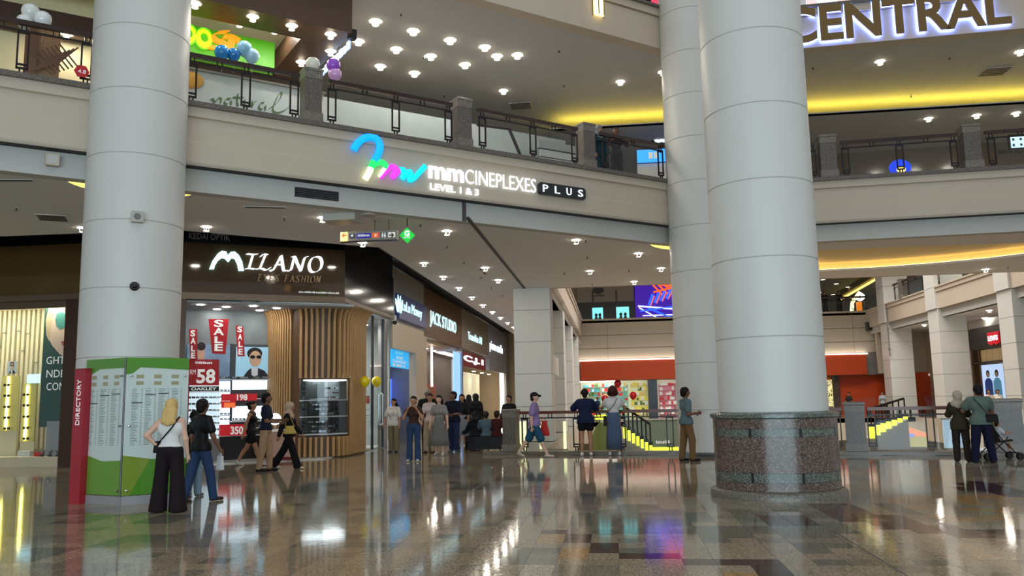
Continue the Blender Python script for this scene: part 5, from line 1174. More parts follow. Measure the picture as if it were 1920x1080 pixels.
c = gf.px(1687, 315); MB().prism(ell(c[0], c[1], 0.30, 0.24, 28), 0, 0.05).build('disc', glow('globe_blue', (20, 60, 220), 0.9), gb); MB().prism(ell(c[0] + 0.02, c[1] - 0.06, 0.13, 0.09, 20), 0.05, 0.06).build('yellow_middle', glow('globe_yellow', (250, 230, 130), 0.9), gb)
MB().box(c[0] - 0.03, c[0] + 0.03, ZF1, c[1] - 0.2, -0.02, 0.02).build('stand', blackm, gb)
tv1 = thing('info_screen', 'pale info screen on a stand at the right edge of the first floor', 'screen', FR.off(-1.6).M); tf = FR.off(-1.6)
a = tf.px(1893, 281); c = tf.px(1960, 248); MB().box(a[0], c[0], a[1], c[1], -0.08, 0).build('frame', darkm, tv1); MB().box(a[0] + 0.05, c[0] - 0.05, a[1] + 0.05, c[1] - 0.05, 0, 0.01).build('display', glow('pale_display', (190, 222, 240), 1.2), tv1); MB().tube([((a[0] + c[0]) / 2, a[1], -0.04), ((a[0] + c[0]) / 2, ZF1, -0.04)], 0.04, 8).build('stand', blackm, tv1)
for k in range(4):
    for j in range(2): x = a[0] + 0.12 + k * 0.2; MB().prism(ell(x, a[1] + 0.13 + j * 0.17, 0.035, 0.045, 10), 0.01, 0.014).build('icon', mat('icon_dark', (60, 90, 120), 0.5), tv1)
kr = thing('kedai_lettering', 'small dark KEDAI lettering on the lowered ceiling edge at the right', 'sign', RB.off(0.02).M)
a = RB.px(1863, 212); c = RB.px(1908, 205); text_mb('KEDAI RO', a[0], c[0], ZK - 0.45, ZK - 0.3, 0, 0.02).build('lettering', MATS['dark_gap'], kr)
yb_ = thing('yellow_round_sign', 'yellow round sign at the right edge under the lowered ceiling', 'sign', RB.off(0.4).M); yf = RB.off(0.4); c = yf.px(1922, 222); MB().prism(ell(c[0], c[1], 0.3, 0.3, 24), 0, 0.06).build('disc', glow('sign_yellow', (250, 220, 30), 1.0), yb_); MB().prism(ell(c[0], c[1], 0.16, 0.16, 20), 0.06, 0.07).build('dark_middle', darkm, yb_)
# second level: colour glimpses above the ledges
for fr, x0, x1, m, lb in ((FL.off(-1.5), 1178, 1240, glow('mixed_red_screen', (210, 60, 90), 0.8), 'red and violet screen glimpsed above the second-floor ledge by the lamp'), (FR.off(-1.5), 1512, 1700, glow('pale_red_screen', (226, 190, 190), 0.9), 'pale red screen glimpsed above the big bronze letters')):
    t = thing('level_two_screen', lb, 'screen', fr.M); a = fr.px(x0, 0)[0]; b = fr.px(x1, 0)[0]; MB().box(a, b, Z2T + 0.1, Z2T + 1.6, -0.1, 0).build('panel', m, t); MB().box(a, b, Z2T + 0.0, Z2T + 0.1, -0.1, 0.03).build('plinth', darkm, t); MB().box(a + 0.3, a + 0.9, Z2T + 0.3, Z2T + 1.3, 0, 0.01).build('pale_figure', glow('pale_patch', (240, 235, 240), 0.9), t)

# ------------------------------------------------------------------ hanging way signs
WF = Frame((0, 18.7, 0), (1, 0.02)); wy = thing('way_sign', 'hanging lit way sign with arrows and pictograms under the ceiling', 'sign', WF.M)
def wpx(x, y): return WF.px(x, y)
a = wpx(638, 453); c = wpx(745, 431); z0w, z1w = a[1], c[1]
MB().box(a[0], wpx(652, 440)[0], z0w, z1w, -0.1, 0).build('lit_end', glow('amber_end', (255, 190, 110), 1.3), wy); MB().box(wpx(652, 440)[0], c[0], z0w, z1w, -0.1, 0).build('body', mat('sign_taupe', (150, 138, 124), 0.4), wy); MB().box(a[0], c[0], z0w - 0.02, z0w, -0.1, 0.02).build('bottom_rail', darkm, wy)
tiles_ = ((655, 666, (40, 44, 60), 'pictogram'), (669, 695, (30, 30, 150), 'blue_plate'), (698, 711, (226, 90, 50), 'pictogram'), (714, 725, (24, 34, 80), 'pictogram'), (728, 741, (226, 220, 212), 'arrow_plate'))
for x0, x1, col, nm in tiles_:
    MB().box(wpx(x0, 440)[0], wpx(x1, 440)[0], z0w + 0.06, z1w - 0.05, 0, 0.01).build(nm, mat('way_%d' % x0, col, 0.4, emit=0.5, noise=0), wy)
def arrow(x, y, s, m, z=0.011):
    c0 = wpx(x, y); w = 0.06
    MB().prism([(c0[0] + s * w, c0[1]), (c0[0] + s * 0.01, c0[1] + 0.055), (c0[0] - s * 0.015, c0[1] + 0.045), (c0[0] + s * 0.012, c0[1] + 0.014), (c0[0] - s * w, c0[1] + 0.014), (c0[0] - s * w, c0[1] - 0.014), (c0[0] + s * 0.012, c0[1] - 0.014), (c0[0] - s * 0.015, c0[1] - 0.045), (c0[0] + s * 0.01, c0[1] - 0.055)], z, z + 0.006).build('arrow', m, wy)
arrow(734.5, 441, 1, darkm); arrow(645, 441.5, -1, mat('orange_arrow', (200, 90, 30), 0.5), 0.0)
a2 = wpx(671, 444); c2 = wpx(693, 439); dashes(a2[0], c2[0], a2[1], c2[1], 0.01, 0.004, 9).build('lettering', wtext, wy)
for dx in (0, 4.5): q = wpx(717.5 + dx, 441); MB().ball((q[0], q[1] + 0.045, 0.012), 0.018, 0.018, 0.006).build('figure_head', wtext, wy); MB().prism([(q[0] - 0.02, q[1] - 0.05), (q[0] + 0.02, q[1] - 0.05), (q[0] + 0.024, q[1] + 0.022), (q[0] - 0.024, q[1] + 0.022)], 0.01, 0.016).build('figure_body', wtext, wy)
q = wpx(704.5, 441); MB().prism([(q[0] - 0.03, q[1] + 0.03), (q[0] - 0.02, q[1] - 0.04), (q[0] + 0.02, q[1] - 0.04), (q[0] + 0.03, q[1] + 0.03)], 0.01, 0.016).build('cup_figure', mat('pale_orange', (255, 200, 170), 0.5, emit=0.4), wy)
q = wpx(660.5, 442); MB().prism([(q[0] + 0.045 * math.cos(k * math.pi / 5 + math.pi / 2) * (1 if k % 2 == 0 else 0.45), q[1] + 0.045 * math.sin(k * math.pi / 5 + math.pi / 2) * (1 if k % 2 == 0 else 0.45)) for k in range(10)], 0.01, 0.016).build('star_figure', wtext, wy)
for x in (702, 728): b_ = wpx(x, 431); MB().tube([(b_[0], b_[1], -0.05), (b_[0], ZC, -0.05)], 0.015, 6).build('hanger', mat('hanger_brown', (110, 90, 70), 0.5), wy)
a = wpx(702, 431); b_ = wpx(728, 431); MB().box(a[0], b_[0], a[1], ZC - 0.05, -0.06, -0.04).build('hanger_plate', mat('hanger_plate', (140, 124, 104), 0.5), wy)
dm = thing('diamond_sign', 'green lit diamond sign with a white G', 'sign', WF.off(0.05).M); df = WF.off(0.05)
c = df.px(763, 441); rr = 0.185; MB().prism([(c[0] - rr, c[1]), (c[0], c[1] - rr), (c[0] + rr, c[1]), (c[0], c[1] + rr)], -0.06, 0).build('plate', glow('signal_green', (20, 190, 60), 0.8), dm)
text_mb('G', c[0] - 0.06, c[0] + 0.06, c[1] - 0.02, c[1] + 0.11, 0, 0.012, 0.03).build('letter', whiteg, dm); dashes(c[0] - 0.08, c[0] + 0.08, c[1] - 0.07, c[1] - 0.035, 0, 0.008, 6).build('lettering', wtext, dm)
MB().tube([(c[0], c[1] + rr, -0.03), (c[0], ZC, -0.03)], 0.012, 6).build('hanger', blackm, dm)

# ------------------------------------------------------------------ directory board around the left column
D0 = onz(150, 943, 0); D1 = onz(226, 948, 0); D2 = onz(346, 938, 0)
FA = Frame((D0.x, D0.y, 0), D1 - D0); FBd = Frame((D1.x, D1.y, 0), D2 - D1)
LA, LB = (D1 - D0).xy.length, (D2 - D1).xy.length
dirb = thing('directory_board', 'angled glass directory board with green bands wrapped round the white column', 'directory')
zt_ = FA.px(226, 671)[1]; zs = FA.px(226, 930)[1]
lime = mat('lime_print', (110, 160, 40), 0.35, noise=0.08); lime2 = mat('deep_lime_print', (84, 150, 24), 0.35, noise=0.08); olive_p = mat('olive_print', (140, 160, 50), 0.35); paper = mat('pale_list_paper', (228, 234, 232), 0.5, noise=0.02); grey_t = mat('list_text_grey', (158, 164, 164), 0.5); 
for k, (fr, Lw) in enumerate(((FA, LA), (FBd, LB))):
    M = fr.M
    bd = MB().box(0, Lw, zs, zt_, -0.04, 0).build('board', paper, dirb, M=M)
    top = [(0, zt_), (Lw, zt_), (Lw, zt_ - 0.17), (Lw * 0.35, zt_ - 0.17), (Lw * 0.12, zt_ - 0.26), (0, zt_ - 0.30)]
    if k == 1: top = [(0, zt_), (Lw, zt_), (Lw, zt_ - 0.20), (Lw * 0.22, zt_ - 0.16), (Lw * 0.10, zt_ - 0.26), (0, zt_ - 0.28)]
    MB().prism(top, 0, 0.003).build('green_top_band', lime2, bd)
    if k == 0:
        MB().prism([(0, zs), (Lw, zs), (Lw, zs + 0.56), (Lw * 0.5, zs + 0.54), (0, zs + 0.66)], 0, 0.003).build('green_foot_band', lime, bd)
    else:
        MB().prism([(0, zs), (Lw, zs), (Lw, zs + 0.55), (Lw * 0.45, zs + 0.56), (0, zs + 0.64)], 0, 0.003).build('green_foot_band', lime2, bd); MB().prism([(0, zs), (Lw * 0.12, zs), (Lw * 0.42, zs + 0.56), (0, zs + 0.64)], 0.003, 0.005).build('olive_facet', olive_p, bd)
    # printed list: columns of short bars, joined as print
    tr2 = random.Random(40 + k); mb = MB(); ncol = 3 if k == 0 else 4
    for cidx in range(ncol):
        x0 = Lw * (0.10 + 0.84 * cidx / ncol); cw = Lw * 0.84 / ncol
        z = zt_ - 0.52
        while z > zs + 0.78:
            mb.box(x0, x0 + cw * tr2.uniform(0.3, 0.55), z, z + 0.011, 0.0, 0.002); mb.box(x0 + cw * 0.70, x0 + cw * 0.80, z, z + 0.011, 0, 0.002); z -= 0.026
    mb.build('printed_list', grey_t, bd)
    mb = MB()
    for cidx in range(3):
        for rr_ in range(2):
            x0 = Lw * (0.16 + 0.28 * cidx); mb.box(x0, x0 + Lw * 0.12, zt_ - 0.34 - rr_ * 0.11, zt_ - 0.28 - rr_ * 0.11, 0, 0.003)
    mb.build('printed_floor_plans', mat('plan_tan', (180, 166, 130), 0.5), bd)
    for cidx, zz in ((1, 0.62), (2, 0.6), (0, 0.75)): MB().box(Lw * (0.1 + 0.84 * cidx / ncol), Lw * (0.1 + 0.84 * (cidx + 0.8) / ncol), zt_ - zz, zt_ - zz + 0.016, 0, 0.004).build('printed_rule', mat('list_dark', (60, 64, 64), 0.5), bd)
    MB().box(0.004, Lw - 0.004, zs + 0.01, zt_ - 0.01, 0.03, 0.038).build('glass_cover', clear, dirb, M=M)
    MB().box(0, Lw, 0, zs - 0.01, -0.04, 0.01).build('steel_plinth', mat('satin_steel_plinth', (158, 156, 158), 0.45, 0.2), dirb, M=M)
    for u in (0.07, Lw - 0.07):
        for z in (zs + 0.08, (zs + zt_) / 2, zt_ - 0.3): MB().lathe([(0.018, 0.0), (0.018, 0.05), (0.001, 0.055)], 10, (u, z, 0)).build('standoff', chrome, dirb, M=M)
MB().tube([tuple(D1 + Vector((0, 0, zs)) + FA.n * 0.02), tuple(D1 + Vector((0, 0, zt_)) + FA.n * 0.02)], 0.014, 6).build('corner_joint', darkm, dirb)
# right return panel and fin
D3 = Vector((D2.x * 1.085, D2.y * 1.085, 0)) - Vector((0.05, 0, 0)); FCd = Frame((D2.x, D2.y, 0), D3 - D2); MB().box(0, (D3 - D2).xy.length, 0, zt_, -0.04, 0).build('return_panel', lime2, dirb, M=FCd.M)
fin = thing('directory_fin', 'upright red fin with white DIRECTORY lettering beside the board', 'sign', Frame((onz(128, 944, 0).x, onz(128, 944, 0).y, 0), D1 - D0).M)
ff = Frame((onz(128, 944, 0).x, onz(128, 944, 0).y, 0), D1 - D0); w_ = ff.px(150, 900)[0]; zf = ff.px(140, 693)[1]
MB().bbox(0, w_, -0.30, 0, 0, 0, 0.01) if False else None
MB().box(0, w_, 0, zf, -0.35, 0).build('blade', mat('crimson_blade', (166, 22, 44), 0.35, noise=0.05), fin); MB().box(-0.01, w_ + 0.01, zf, zf + 0.012, -0.36, 0.01).build('cap', mat('crimson_cap', (130, 16, 34), 0.35), fin)
a0, a1 = ff.px(140, 797)[1], ff.px(140, 712)[1]
v, f_ = text_raw('DIRECTORY', 1.0, 0.0, 0.0, 0.5); lx, hx = min(p[0] for p in v), max(p[0] for p in v); ly, hy = min(p[1] for p in v), max(p[1] for p in v)
x_r, x_l = w_ * 0.68, w_ * 0.30
pos_ = 0
for i, ch in enumerate('DIRECTORY'):
    pre, _ = text_raw('DIRECTORY'[:i + 1], 1.0, 0.0, 0.0, 0.5); me_, fm = text_raw(ch, 1.0, 0.0, 0.0, 0.5); dx = max(p[0] for p in pre) - max(p[0] for p in me_)
    vs = [(x_r - (p[1] - ly) / (hy - ly) * (x_r - x_l), a0 + (p[0] + dx - lx) / (hx - lx) * (a1 - a0), 0.002 + (p[2] + 0.5) * 0.006) for p in me_]
    MB().add(vs, fm).build('letter', wtext, fin)
# ================================================================== FAR SIDE OF THE OPENING
tr3 = random.Random(11)
# toy shop under the orange band
FT = Frame((0, YF + 0.6, 0), (1, 0)); toy = thing('toy_shop_window', 'bright toy shop full of colourful goods under the orange band', 'shopfront', FT.M)
a = FT.px(1088, 760)[0]; b = FT.px(1275, 760)[0]
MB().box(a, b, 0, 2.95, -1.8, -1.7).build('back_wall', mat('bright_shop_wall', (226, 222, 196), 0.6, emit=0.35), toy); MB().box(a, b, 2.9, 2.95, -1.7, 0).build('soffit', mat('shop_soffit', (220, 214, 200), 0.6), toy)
MB().box(a, FT.px(1160, 712)[0], 2.84, 2.9, -0.9, -0.6).build('light_panel', lamp_w, toy)
x0 = FT.px(1216, 740)[0]; x1 = FT.px(1233, 740)[0]; MB().box(x0, x1, 0, 2.95, -1.7, -0.1).build('dark_pillar', darkm, toy)
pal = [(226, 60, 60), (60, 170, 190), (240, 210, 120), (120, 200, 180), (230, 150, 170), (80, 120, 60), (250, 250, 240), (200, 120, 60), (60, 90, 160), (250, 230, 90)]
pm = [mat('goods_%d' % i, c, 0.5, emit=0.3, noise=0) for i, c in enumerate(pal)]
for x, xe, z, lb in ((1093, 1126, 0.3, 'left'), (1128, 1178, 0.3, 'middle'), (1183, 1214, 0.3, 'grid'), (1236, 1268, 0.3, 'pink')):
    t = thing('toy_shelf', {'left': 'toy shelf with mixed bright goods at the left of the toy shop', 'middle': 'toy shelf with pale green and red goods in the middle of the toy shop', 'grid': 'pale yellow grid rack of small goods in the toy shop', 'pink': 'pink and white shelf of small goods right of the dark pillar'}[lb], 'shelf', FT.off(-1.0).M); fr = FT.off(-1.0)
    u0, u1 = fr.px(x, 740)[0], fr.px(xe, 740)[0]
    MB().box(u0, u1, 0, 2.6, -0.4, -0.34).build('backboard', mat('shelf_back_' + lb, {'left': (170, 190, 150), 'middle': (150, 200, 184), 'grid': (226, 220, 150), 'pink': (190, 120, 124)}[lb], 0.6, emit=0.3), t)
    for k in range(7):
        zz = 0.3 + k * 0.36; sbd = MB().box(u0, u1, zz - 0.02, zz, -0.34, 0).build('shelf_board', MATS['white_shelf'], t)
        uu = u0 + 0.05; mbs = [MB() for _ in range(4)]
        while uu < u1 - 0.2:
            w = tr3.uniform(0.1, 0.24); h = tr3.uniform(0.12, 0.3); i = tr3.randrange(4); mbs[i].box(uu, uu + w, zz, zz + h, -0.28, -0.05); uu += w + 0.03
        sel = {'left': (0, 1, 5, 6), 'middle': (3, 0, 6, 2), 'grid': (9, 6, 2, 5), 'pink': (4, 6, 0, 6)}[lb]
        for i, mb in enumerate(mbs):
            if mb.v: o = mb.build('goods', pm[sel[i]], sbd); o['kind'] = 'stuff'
for x, y, lb in ((1158, 720, 'red balloon high in the toy shop'), (1187, 742, 'red balloon low in the toy shop near the grid rack'), (1134, 748, 'red balloon behind the woman in the white top')):
    q = FT.off(0.3).px(x, y); balloon(FT.off(0.3).w(*q), 0.28, (214, 30, 40), lb, string=1.5)
# first level of the far side
F6 = Frame((0, 66.0, 0), (1, 0)); ds = thing('dark_upper_shop', 'dark upper shop with two cyan screens across the opening', 'shopfront', F6.M)
a = F6.px(1083, 590)[0]; b = F6.px(1190, 590)[0]
MB().box(a, b, ZF1, 9.2, -0.2, 0).build('dark_front', mat('dark_shop_front', (24, 28, 30), 0.3), ds); MB().box(a, b, 9.2, 11.5, -0.2, -0.05).build('upper_wall', mat('greige_wall', (150, 142, 130), 0.6), ds)
for x in (1112, 1156): u = F6.px(x, 570)[0]; MB().box(u - 0.05, u + 0.05, 9.2, 10.1, -0.05, 0.0).build('mullion', darkm, ds)
for x0, x1, lb in ((1111, 1131, 'cyan poster screen in the dark upper shop, left one'), (1156, 1180, 'cyan poster screen in the dark upper shop, right one')):
    t = thing('poster_screen', lb, 'screen', F6.off(0.05).M); fr = F6.off(0.05); a = fr.px(x0, 598)[0]; b = fr.px(x1, 598)[0]
    MB().box(a, b, 7.65, 8.75, -0.04, 0).build('panel', glow('cyan_poster', (120, 220, 230), 1.3), t)
    for k in (0.35, 0.7): c = a + (b - a) * k; MB().prism(ell(c, 8.15, 0.12, 0.16, 12), 0, 0.01).build('dark_head', darkm, t); MB().prism([(c - 0.2, 7.65), (c + 0.2, 7.65), (c + 0.1, 8.0), (c - 0.1, 8.0)], 0, 0.01).build('dark_shoulders', darkm, t)
em = thing('emblem_sign', 'black shield emblem with small lettering on the pale upper wall', 'sign', F6.off(0.0).M); fr = F6
MB().prism([fr.px(*q) for q in ((1112, 540), (1131, 540), (1131, 547), (1121, 552), (1112, 547))], 0, 0.04).build('shield', darkm, em); q0 = fr.px(1110, 556); q1 = fr.px(1133, 553); dashes(q0[0], q1[0], q0[1], q1[1], 0, 0.03, 8).build('lettering', darkm, em)
led = thing('coaster_led_wall', 'big violet LED wall showing an orange and blue roller coaster', 'screen', F6.off(0.1).M); fr = F6.off(0.1)
a = fr.px(1192, 597); b = fr.px(1300, 520); MB().box(a[0], b[0], ZF1, b[1], -0.1, 0).build('panel', glow('violet_led', (58, 24, 150), 0.9), led)
lo, lb_, lw_ = glow('led_orange', (255, 90, 30), 1.4), glow('led_blue', (40, 90, 255), 1.4), glow('led_pale', (200, 210, 255), 1.4)
def led_line(pts, m, r=0.07): MB().tube([(p[0], p[1], 0.03) for p in [fr.px(*q) for q in pts]], r, 5).build('light_line', m, led)
for k in range(4): led_line([(1220 + k * 9, 530 - k), (1245 + k * 9, 556 - k * 3)], lo)
led_line([(1216, 530), (1275, 540)], lo); led_line([(1225, 548), (1275, 536)], lo)
for k in range(5): led_line([(1217 + k * 11, 572 - k * 4), (1224 + k * 11, 552 - k * 3)], lb_, 0.12); led_line([(1220 + k * 11, 573 - k * 4), (1227 + k * 11, 555 - k * 3)], lo, 0.05)
led_line([(1196, 574), (1270, 580)], lw_); led_line([(1200, 584), (1270, 574)], lb_); led_line([(1198, 577), (1232, 596)], lw_, 0.05); led_line([(1215, 578), (1260, 596)], lb_); led_line([(1205, 592), (1270, 590)], lw_, 0.05)
struct('wall_far_upper', MB().box(XP - 5, 12.5, 66.3, 66.6, ZF1, 12), MATS['greige_wall'], 'greige wall of the far first level')
struct('floor_far_upper', MB().box(XP - 4, XW, YF, 67, ZF1 - 0.2, ZF1), MATS['level_one_floor'], 'first-level floor on the far side')
struct('wall_far_upper_end', MB().box(12, 34, 92, 92.3, ZF1, 12), MATS['greige_wall'], 'end wall of the far first-level passage')
struct('floor_far_passage', MB().box(12, 34, 67, 92, ZF1 - 0.2, ZF1), MATS['level_one_floor'], 'floor of the far first-level passage')
struct('ceiling_far_upper', MB().box(XP - 5, 34, 56, 92, 11.6, 11.7), MATS['ceiling_paint_upper'], 'ceiling of the far first level')
# far first-floor balustrades
RWf = Frame((XW - 0.0, 62.4, 0), (0, -1)); ru = lambda y: 62.4 - y
railing(RWf, ru(yA) + 1.7, ru(yB_) - 1.7, [ru(yA) + 1.9, ru((yA + yB_) / 2), ru(yB_) - 1.9], ZL, 1.1, 'far wing balcony railing between the farthest and middle pillars', thick=1.4)
railing(RWf, ru(yB_) + 0.3, ru(yC) - 1.7, [ru(yB_) + 0.5, ru((yC + yB_) / 2), ru(yC) - 1.9], ZL, 1.1, 'far wing balcony railing between the middle and nearest pillars', thick=1.4)
FFr = Frame((0, YF + 0.1, 0), (1, 0)); railing(FFr, FFr.px(1532, 580)[0], FFr.px(1628, 580)[0], [FFr.px(x, 580)[0] for x in (1536, 1570, 1600, 1624)], ZL, 1.1, 'far corner balcony railing right of the big column', thick=1.4)
q = RWf; 
pier((XW + 0.1, (yA + yB_) / 2 + 1.2), (0, -1), 0.5, ZL, 1.25, 'stone pier on the far wing balcony')
lg = thing('yellow_neon_sign', 'white and yellow neon sign on the far corner balcony', 'sign', F6.off(1.0).M); fr = F6.off(1.0)
MB().tube([(p[0], p[1], 0) for p in smooth_path([fr.px(*q) for q in ((1597, 584), (1599, 566), (1606, 556), (1612, 548))], 5)], 0.14, 6).build('neon_stem', glow('neon_lemon', (255, 246, 170), 2.5), lg)
MB().tube([(p[0], p[1], 0) for p in smooth_path([fr.px(*q) for q in ((1606, 560), (1614, 562), (1619, 556), (1612, 550))], 5)], 0.12, 6).build('neon_curl', glow('neon_white', (250, 250, 250), 2.5), lg); a = fr.px(1607, 566); b = fr.px(1618, 584); MB().box(a[0], b[0], ZF1, a[1], -0.3, -0.1).build('amber_panel', glow('amber_panel', (220, 120, 30), 0.8), lg)
cv = thing('cove_line_light', 'thin yellow cove line in the far corner ceiling', 'lamp', Matrix.Identity(4)); p0, p1 = onz(1575, 562, 11.0), onz(1645, 522, 11.0)
MB().tube([tuple(p0), tuple(p1)], 0.12, 6).build('tube', glow('yellow_line', (250, 220, 120), 1.5), cv); MB().tube([tuple(p0 + Vector((0, 0.2, 0.4))), tuple(p1 + Vector((0, 0.2, 0.4)))], 0.3, 4).build('cove_board', mat('olive_cove', (120, 100, 40), 0.6), cv)
for x, y in ((1543, 524), (1568, 532), (1536, 548), (1562, 552), (1629, 521), (1590, 538)):
    p = onz(x, y, 11.59); t = thing('downlight', 'small downlight in the far corner ceiling, %s' % {1543: 'topmost left', 1568: 'second from top', 1536: 'low left', 1562: 'low right', 1629: 'topmost right', 1590: 'middle'}[x], 'downlight', Matrix.Translation(p), 'far corner downlights')
    MB().lathe([(0.001, 0), (0.2, 0.0), (0.2, 0.04)], 10, (0, 0, -0.02), cap=False).build('lens', glow('far_lens', (255, 248, 230), 6.0), t); MB().lathe([(0.2, -0.02), (0.24, -0.02), (0.24, 0.04)], 10, cap=False).build('trim', mat('lamp_trim', (226, 222, 214), 0.4), t)
# box, duct and notice at the corner
fr = FF.off(0.12); t = thing('wall_speaker', 'dark square speaker on the far wall beside the corner', 'speaker', fr.M); a = fr.px(1622, 605); b = fr.px(1645, 620); MB().box(a[0], b[0], b[1], a[1], 0, 0.35).build('cabinet', mat('speaker_grey', (62, 60, 58), 0.6), t); MB().box(a[0] + 0.1, b[0] - 0.1, b[1] + 0.08, a[1] - 0.08, 0.35, 0.37).build('grille', darkm, t)
fr = Frame((XW - 0.1, yA - 0.2, 0), (1, 0)); t = thing('wall_conduit', 'thin grey conduit running down the far corner', 'pipe', fr.M); a = fr.px(1651, 572); b = fr.px(1650, 668); MB().tube([(0, a[1], 0.05), (0, b[1], 0.05)], 0.04, 6).build('pipe', mat('conduit_grey', (120, 114, 108), 0.5), t)
for k in range(3): MB().box(-0.08, 0.08, b[1] + 0.4 + k * 1.4, b[1] + 0.5 + k * 1.4, 0, 0.1).build('clip', MATS['conduit_grey'], t)
# denim shop on the right wing
DQ = Frame((XQ, 0, 0), (0, -1)); DN = thing('denim_shopfront', 'dark denim shopfront with timber frames and red sign', 'shopfront', DQ.M)
a = DQ.px(1822, 660)[0]; b = DQ.px(1898, 660)[0]
MB().box(a, b, 4.05, 5.35, -0.2, 0.1).build('header', mat('black_header', (34, 32, 30), 0.4), DN); MB().box(a, b, 5.35, ZC - 0.01, -0.2, 0.05).build('upper_panel', greyp, DN)
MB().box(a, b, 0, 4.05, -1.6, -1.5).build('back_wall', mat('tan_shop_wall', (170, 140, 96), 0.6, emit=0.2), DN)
for u in (a, a + (b - a) * 0.18, a + (b - a) * 0.84, b - 0.15): MB().box(u, u + 0.18, 0, 4.05, -0.3, 0.05).build('timber_post', mat('walnut_post', (86, 58, 34), 0.45, noise=0.2), DN)
MB().box(a, b, 3.2, 3.3, -0.2, 0.05).build('transom', darkm, DN)
for k in range(4): MB().box(a + (b - a) * (0.2 + 0.16 * k), a + (b - a) * (0.34 + 0.16 * k), 3.32, 4.0, -0.1, -0.05).build('glass_pane', mat('amber_pane', (190, 160, 110), 0.3, emit=0.2), DN)
sg = thing('denim_sign', 'red batwing sign with white letters on the denim shop', 'sign', DQ.off(0.12).M); fr = DQ.off(0.12); u0 = fr.px(1853, 632)[0]; u1 = fr.px(1874, 632)[0]
MB().prism([(u0, 4.95), (u0, 4.3), (u0 + (u1 - u0) * .3, 4.2), (u0 + (u1 - u0) * .5, 4.3), (u0 + (u1 - u0) * .7, 4.2), (u1, 4.3), (u1, 4.95)], 0, 0.06).build('plate', glow('sign_red', (196, 20, 36), 0.8), sg); text_mb('LEVI\'S', u0 + 0.1, u1 - 0.1, 4.45, 4.75, 0.06, 0.02, 0.03).build('lettering', whiteg, sg)
ps = thing('denim_poster', 'tall lit poster of two people in blue denim', 'poster', DQ.off(0.0).M); fr = DQ; u0 = fr.px(1841, 700)[0]; u1 = fr.px(1880, 700)[0]
MB().box(u0, u1, 0.9, 3.1, -0.06, 0).build('panel', glow('pale_blue_poster', (176, 200, 236), 0.9), ps)
for k, (cx_, cm_, hm) in enumerate(((0.3, (30, 60, 130), (30, 22, 20)), (0.72, (90, 160, 200), (40, 30, 26)))):
    c = u0 + (u1 - u0) * cx_; w = (u1 - u0) * 0.2
    MB().prism([(c - w, 0.95), (c + w, 0.95), (c + w * 0.9, 2.1), (c + w * 0.4, 2.3), (c - w * 0.4, 2.3), (c - w * 0.9, 2.1)], 0, 0.01).build('printed_jacket', mat('denim_%d' % k, cm_, 0.6, emit=0.3), ps); MB().prism(ell(c, 2.56, w * 0.42, 0.22, 16), 0, 0.012).build('printed_hair', hairp, ps); MB().prism(ell(c, 2.5, w * 0.3, 0.16, 16), 0.012, 0.016).build('printed_face', skinp, ps)
# far ground: orange side wall with exit box, planter, glass balustrade with black feet
eb = thing('exit_box', 'small lit exit box on the orange wall behind the wing pillar', 'sign', Frame((0, YF - 1.6, 0), (1, 0)).M); fr = Frame((0, YF - 1.6, 0), (1, 0))
a = fr.px(1742, 705); b = fr.px(1757, 700); MB().box(a[0], b[0], a[1], b[1], -0.1, 0).build('case', mat('exit_case', (220, 216, 205), 0.5, emit=0.5), eb); MB().box(a[0] + 0.05, b[0] - 0.05, a[1] + 0.04, b[1] - 0.04, 0, 0.01).build('face', mat('exit_face', (180, 60, 30), 0.5), eb)
struct('wall_orange_side', MB().box(XW + 1.6, 34, YF - 1.5, YF - 1.4, 0, 2.95), orange, 'orange wall behind the far wing pillars')
gbz = Frame((0, 57.0, 0), (1, 0)); gb = thing('glass_balustrade', 'far glass balustrade with black feet along the opening', 'railing', gbz.M)
xs = np.linspace(gbz.px(1545, 740)[0], gbz.px(1765, 740)[0], 12)
for u0, u1 in zip(xs, xs[1:]): MB().box(u0 + 0.02, u1 - 0.02, 0.15, 1.3, -0.01, 0.01).build('glass_panel', clear, gb)
for u in xs: MB().box(u - 0.05, u + 0.05, 0, 0.6, -0.06, 0.06).build('foot', darkm, gb)
pt_ = thing('potted_shrub', 'green shrub in a pot behind the far balustrade', 'plant', Matrix.Translation(ony(1550, 768, 61.0) * Vector((1, 1, 0)) if False else (ony(1550, 750, 61.0).x, 61.0, 0)))
MB().lathe([(0.25, 0), (0.4, 0.6), (0.42, 0.7), (0.36, 0.7)], 14).build('pot', mat('stone_pot', (150, 140, 120), 0.6), pt_); MB().tube([(0, 0, 0.6), (0, 0, 1.5)], 0.05, 6).build('stem', wood_d, pt_)
lf = MB(); lr = random.Random(9)
for k in range(220):
    th = lr.uniform(0, 6.28); r = lr.uniform(0.05, 0.75); z = lr.uniform(0.9, 2.6); p = Vector((r * math.cos(th), r * math.sin(th), z)); d = Vector((lr.uniform(-1, 1), lr.uniform(-1, 1), lr.uniform(-0.5, 1))).normalized(); s = d.cross(Vector((0, 0, 1))).normalized() * 0.05
    lf.add([p, p + d * 0.12 + s, p + d * 0.26, p + d * 0.12 - s], [(0, 1, 2, 3)])
o = lf.build('leaves', mat('leaf_green', (84, 110, 40), 0.5), pt_); o['kind'] = 'stuff'
MB().box(-0.9, 0.7, 0.0, 3.2, 1.0, 1.1)
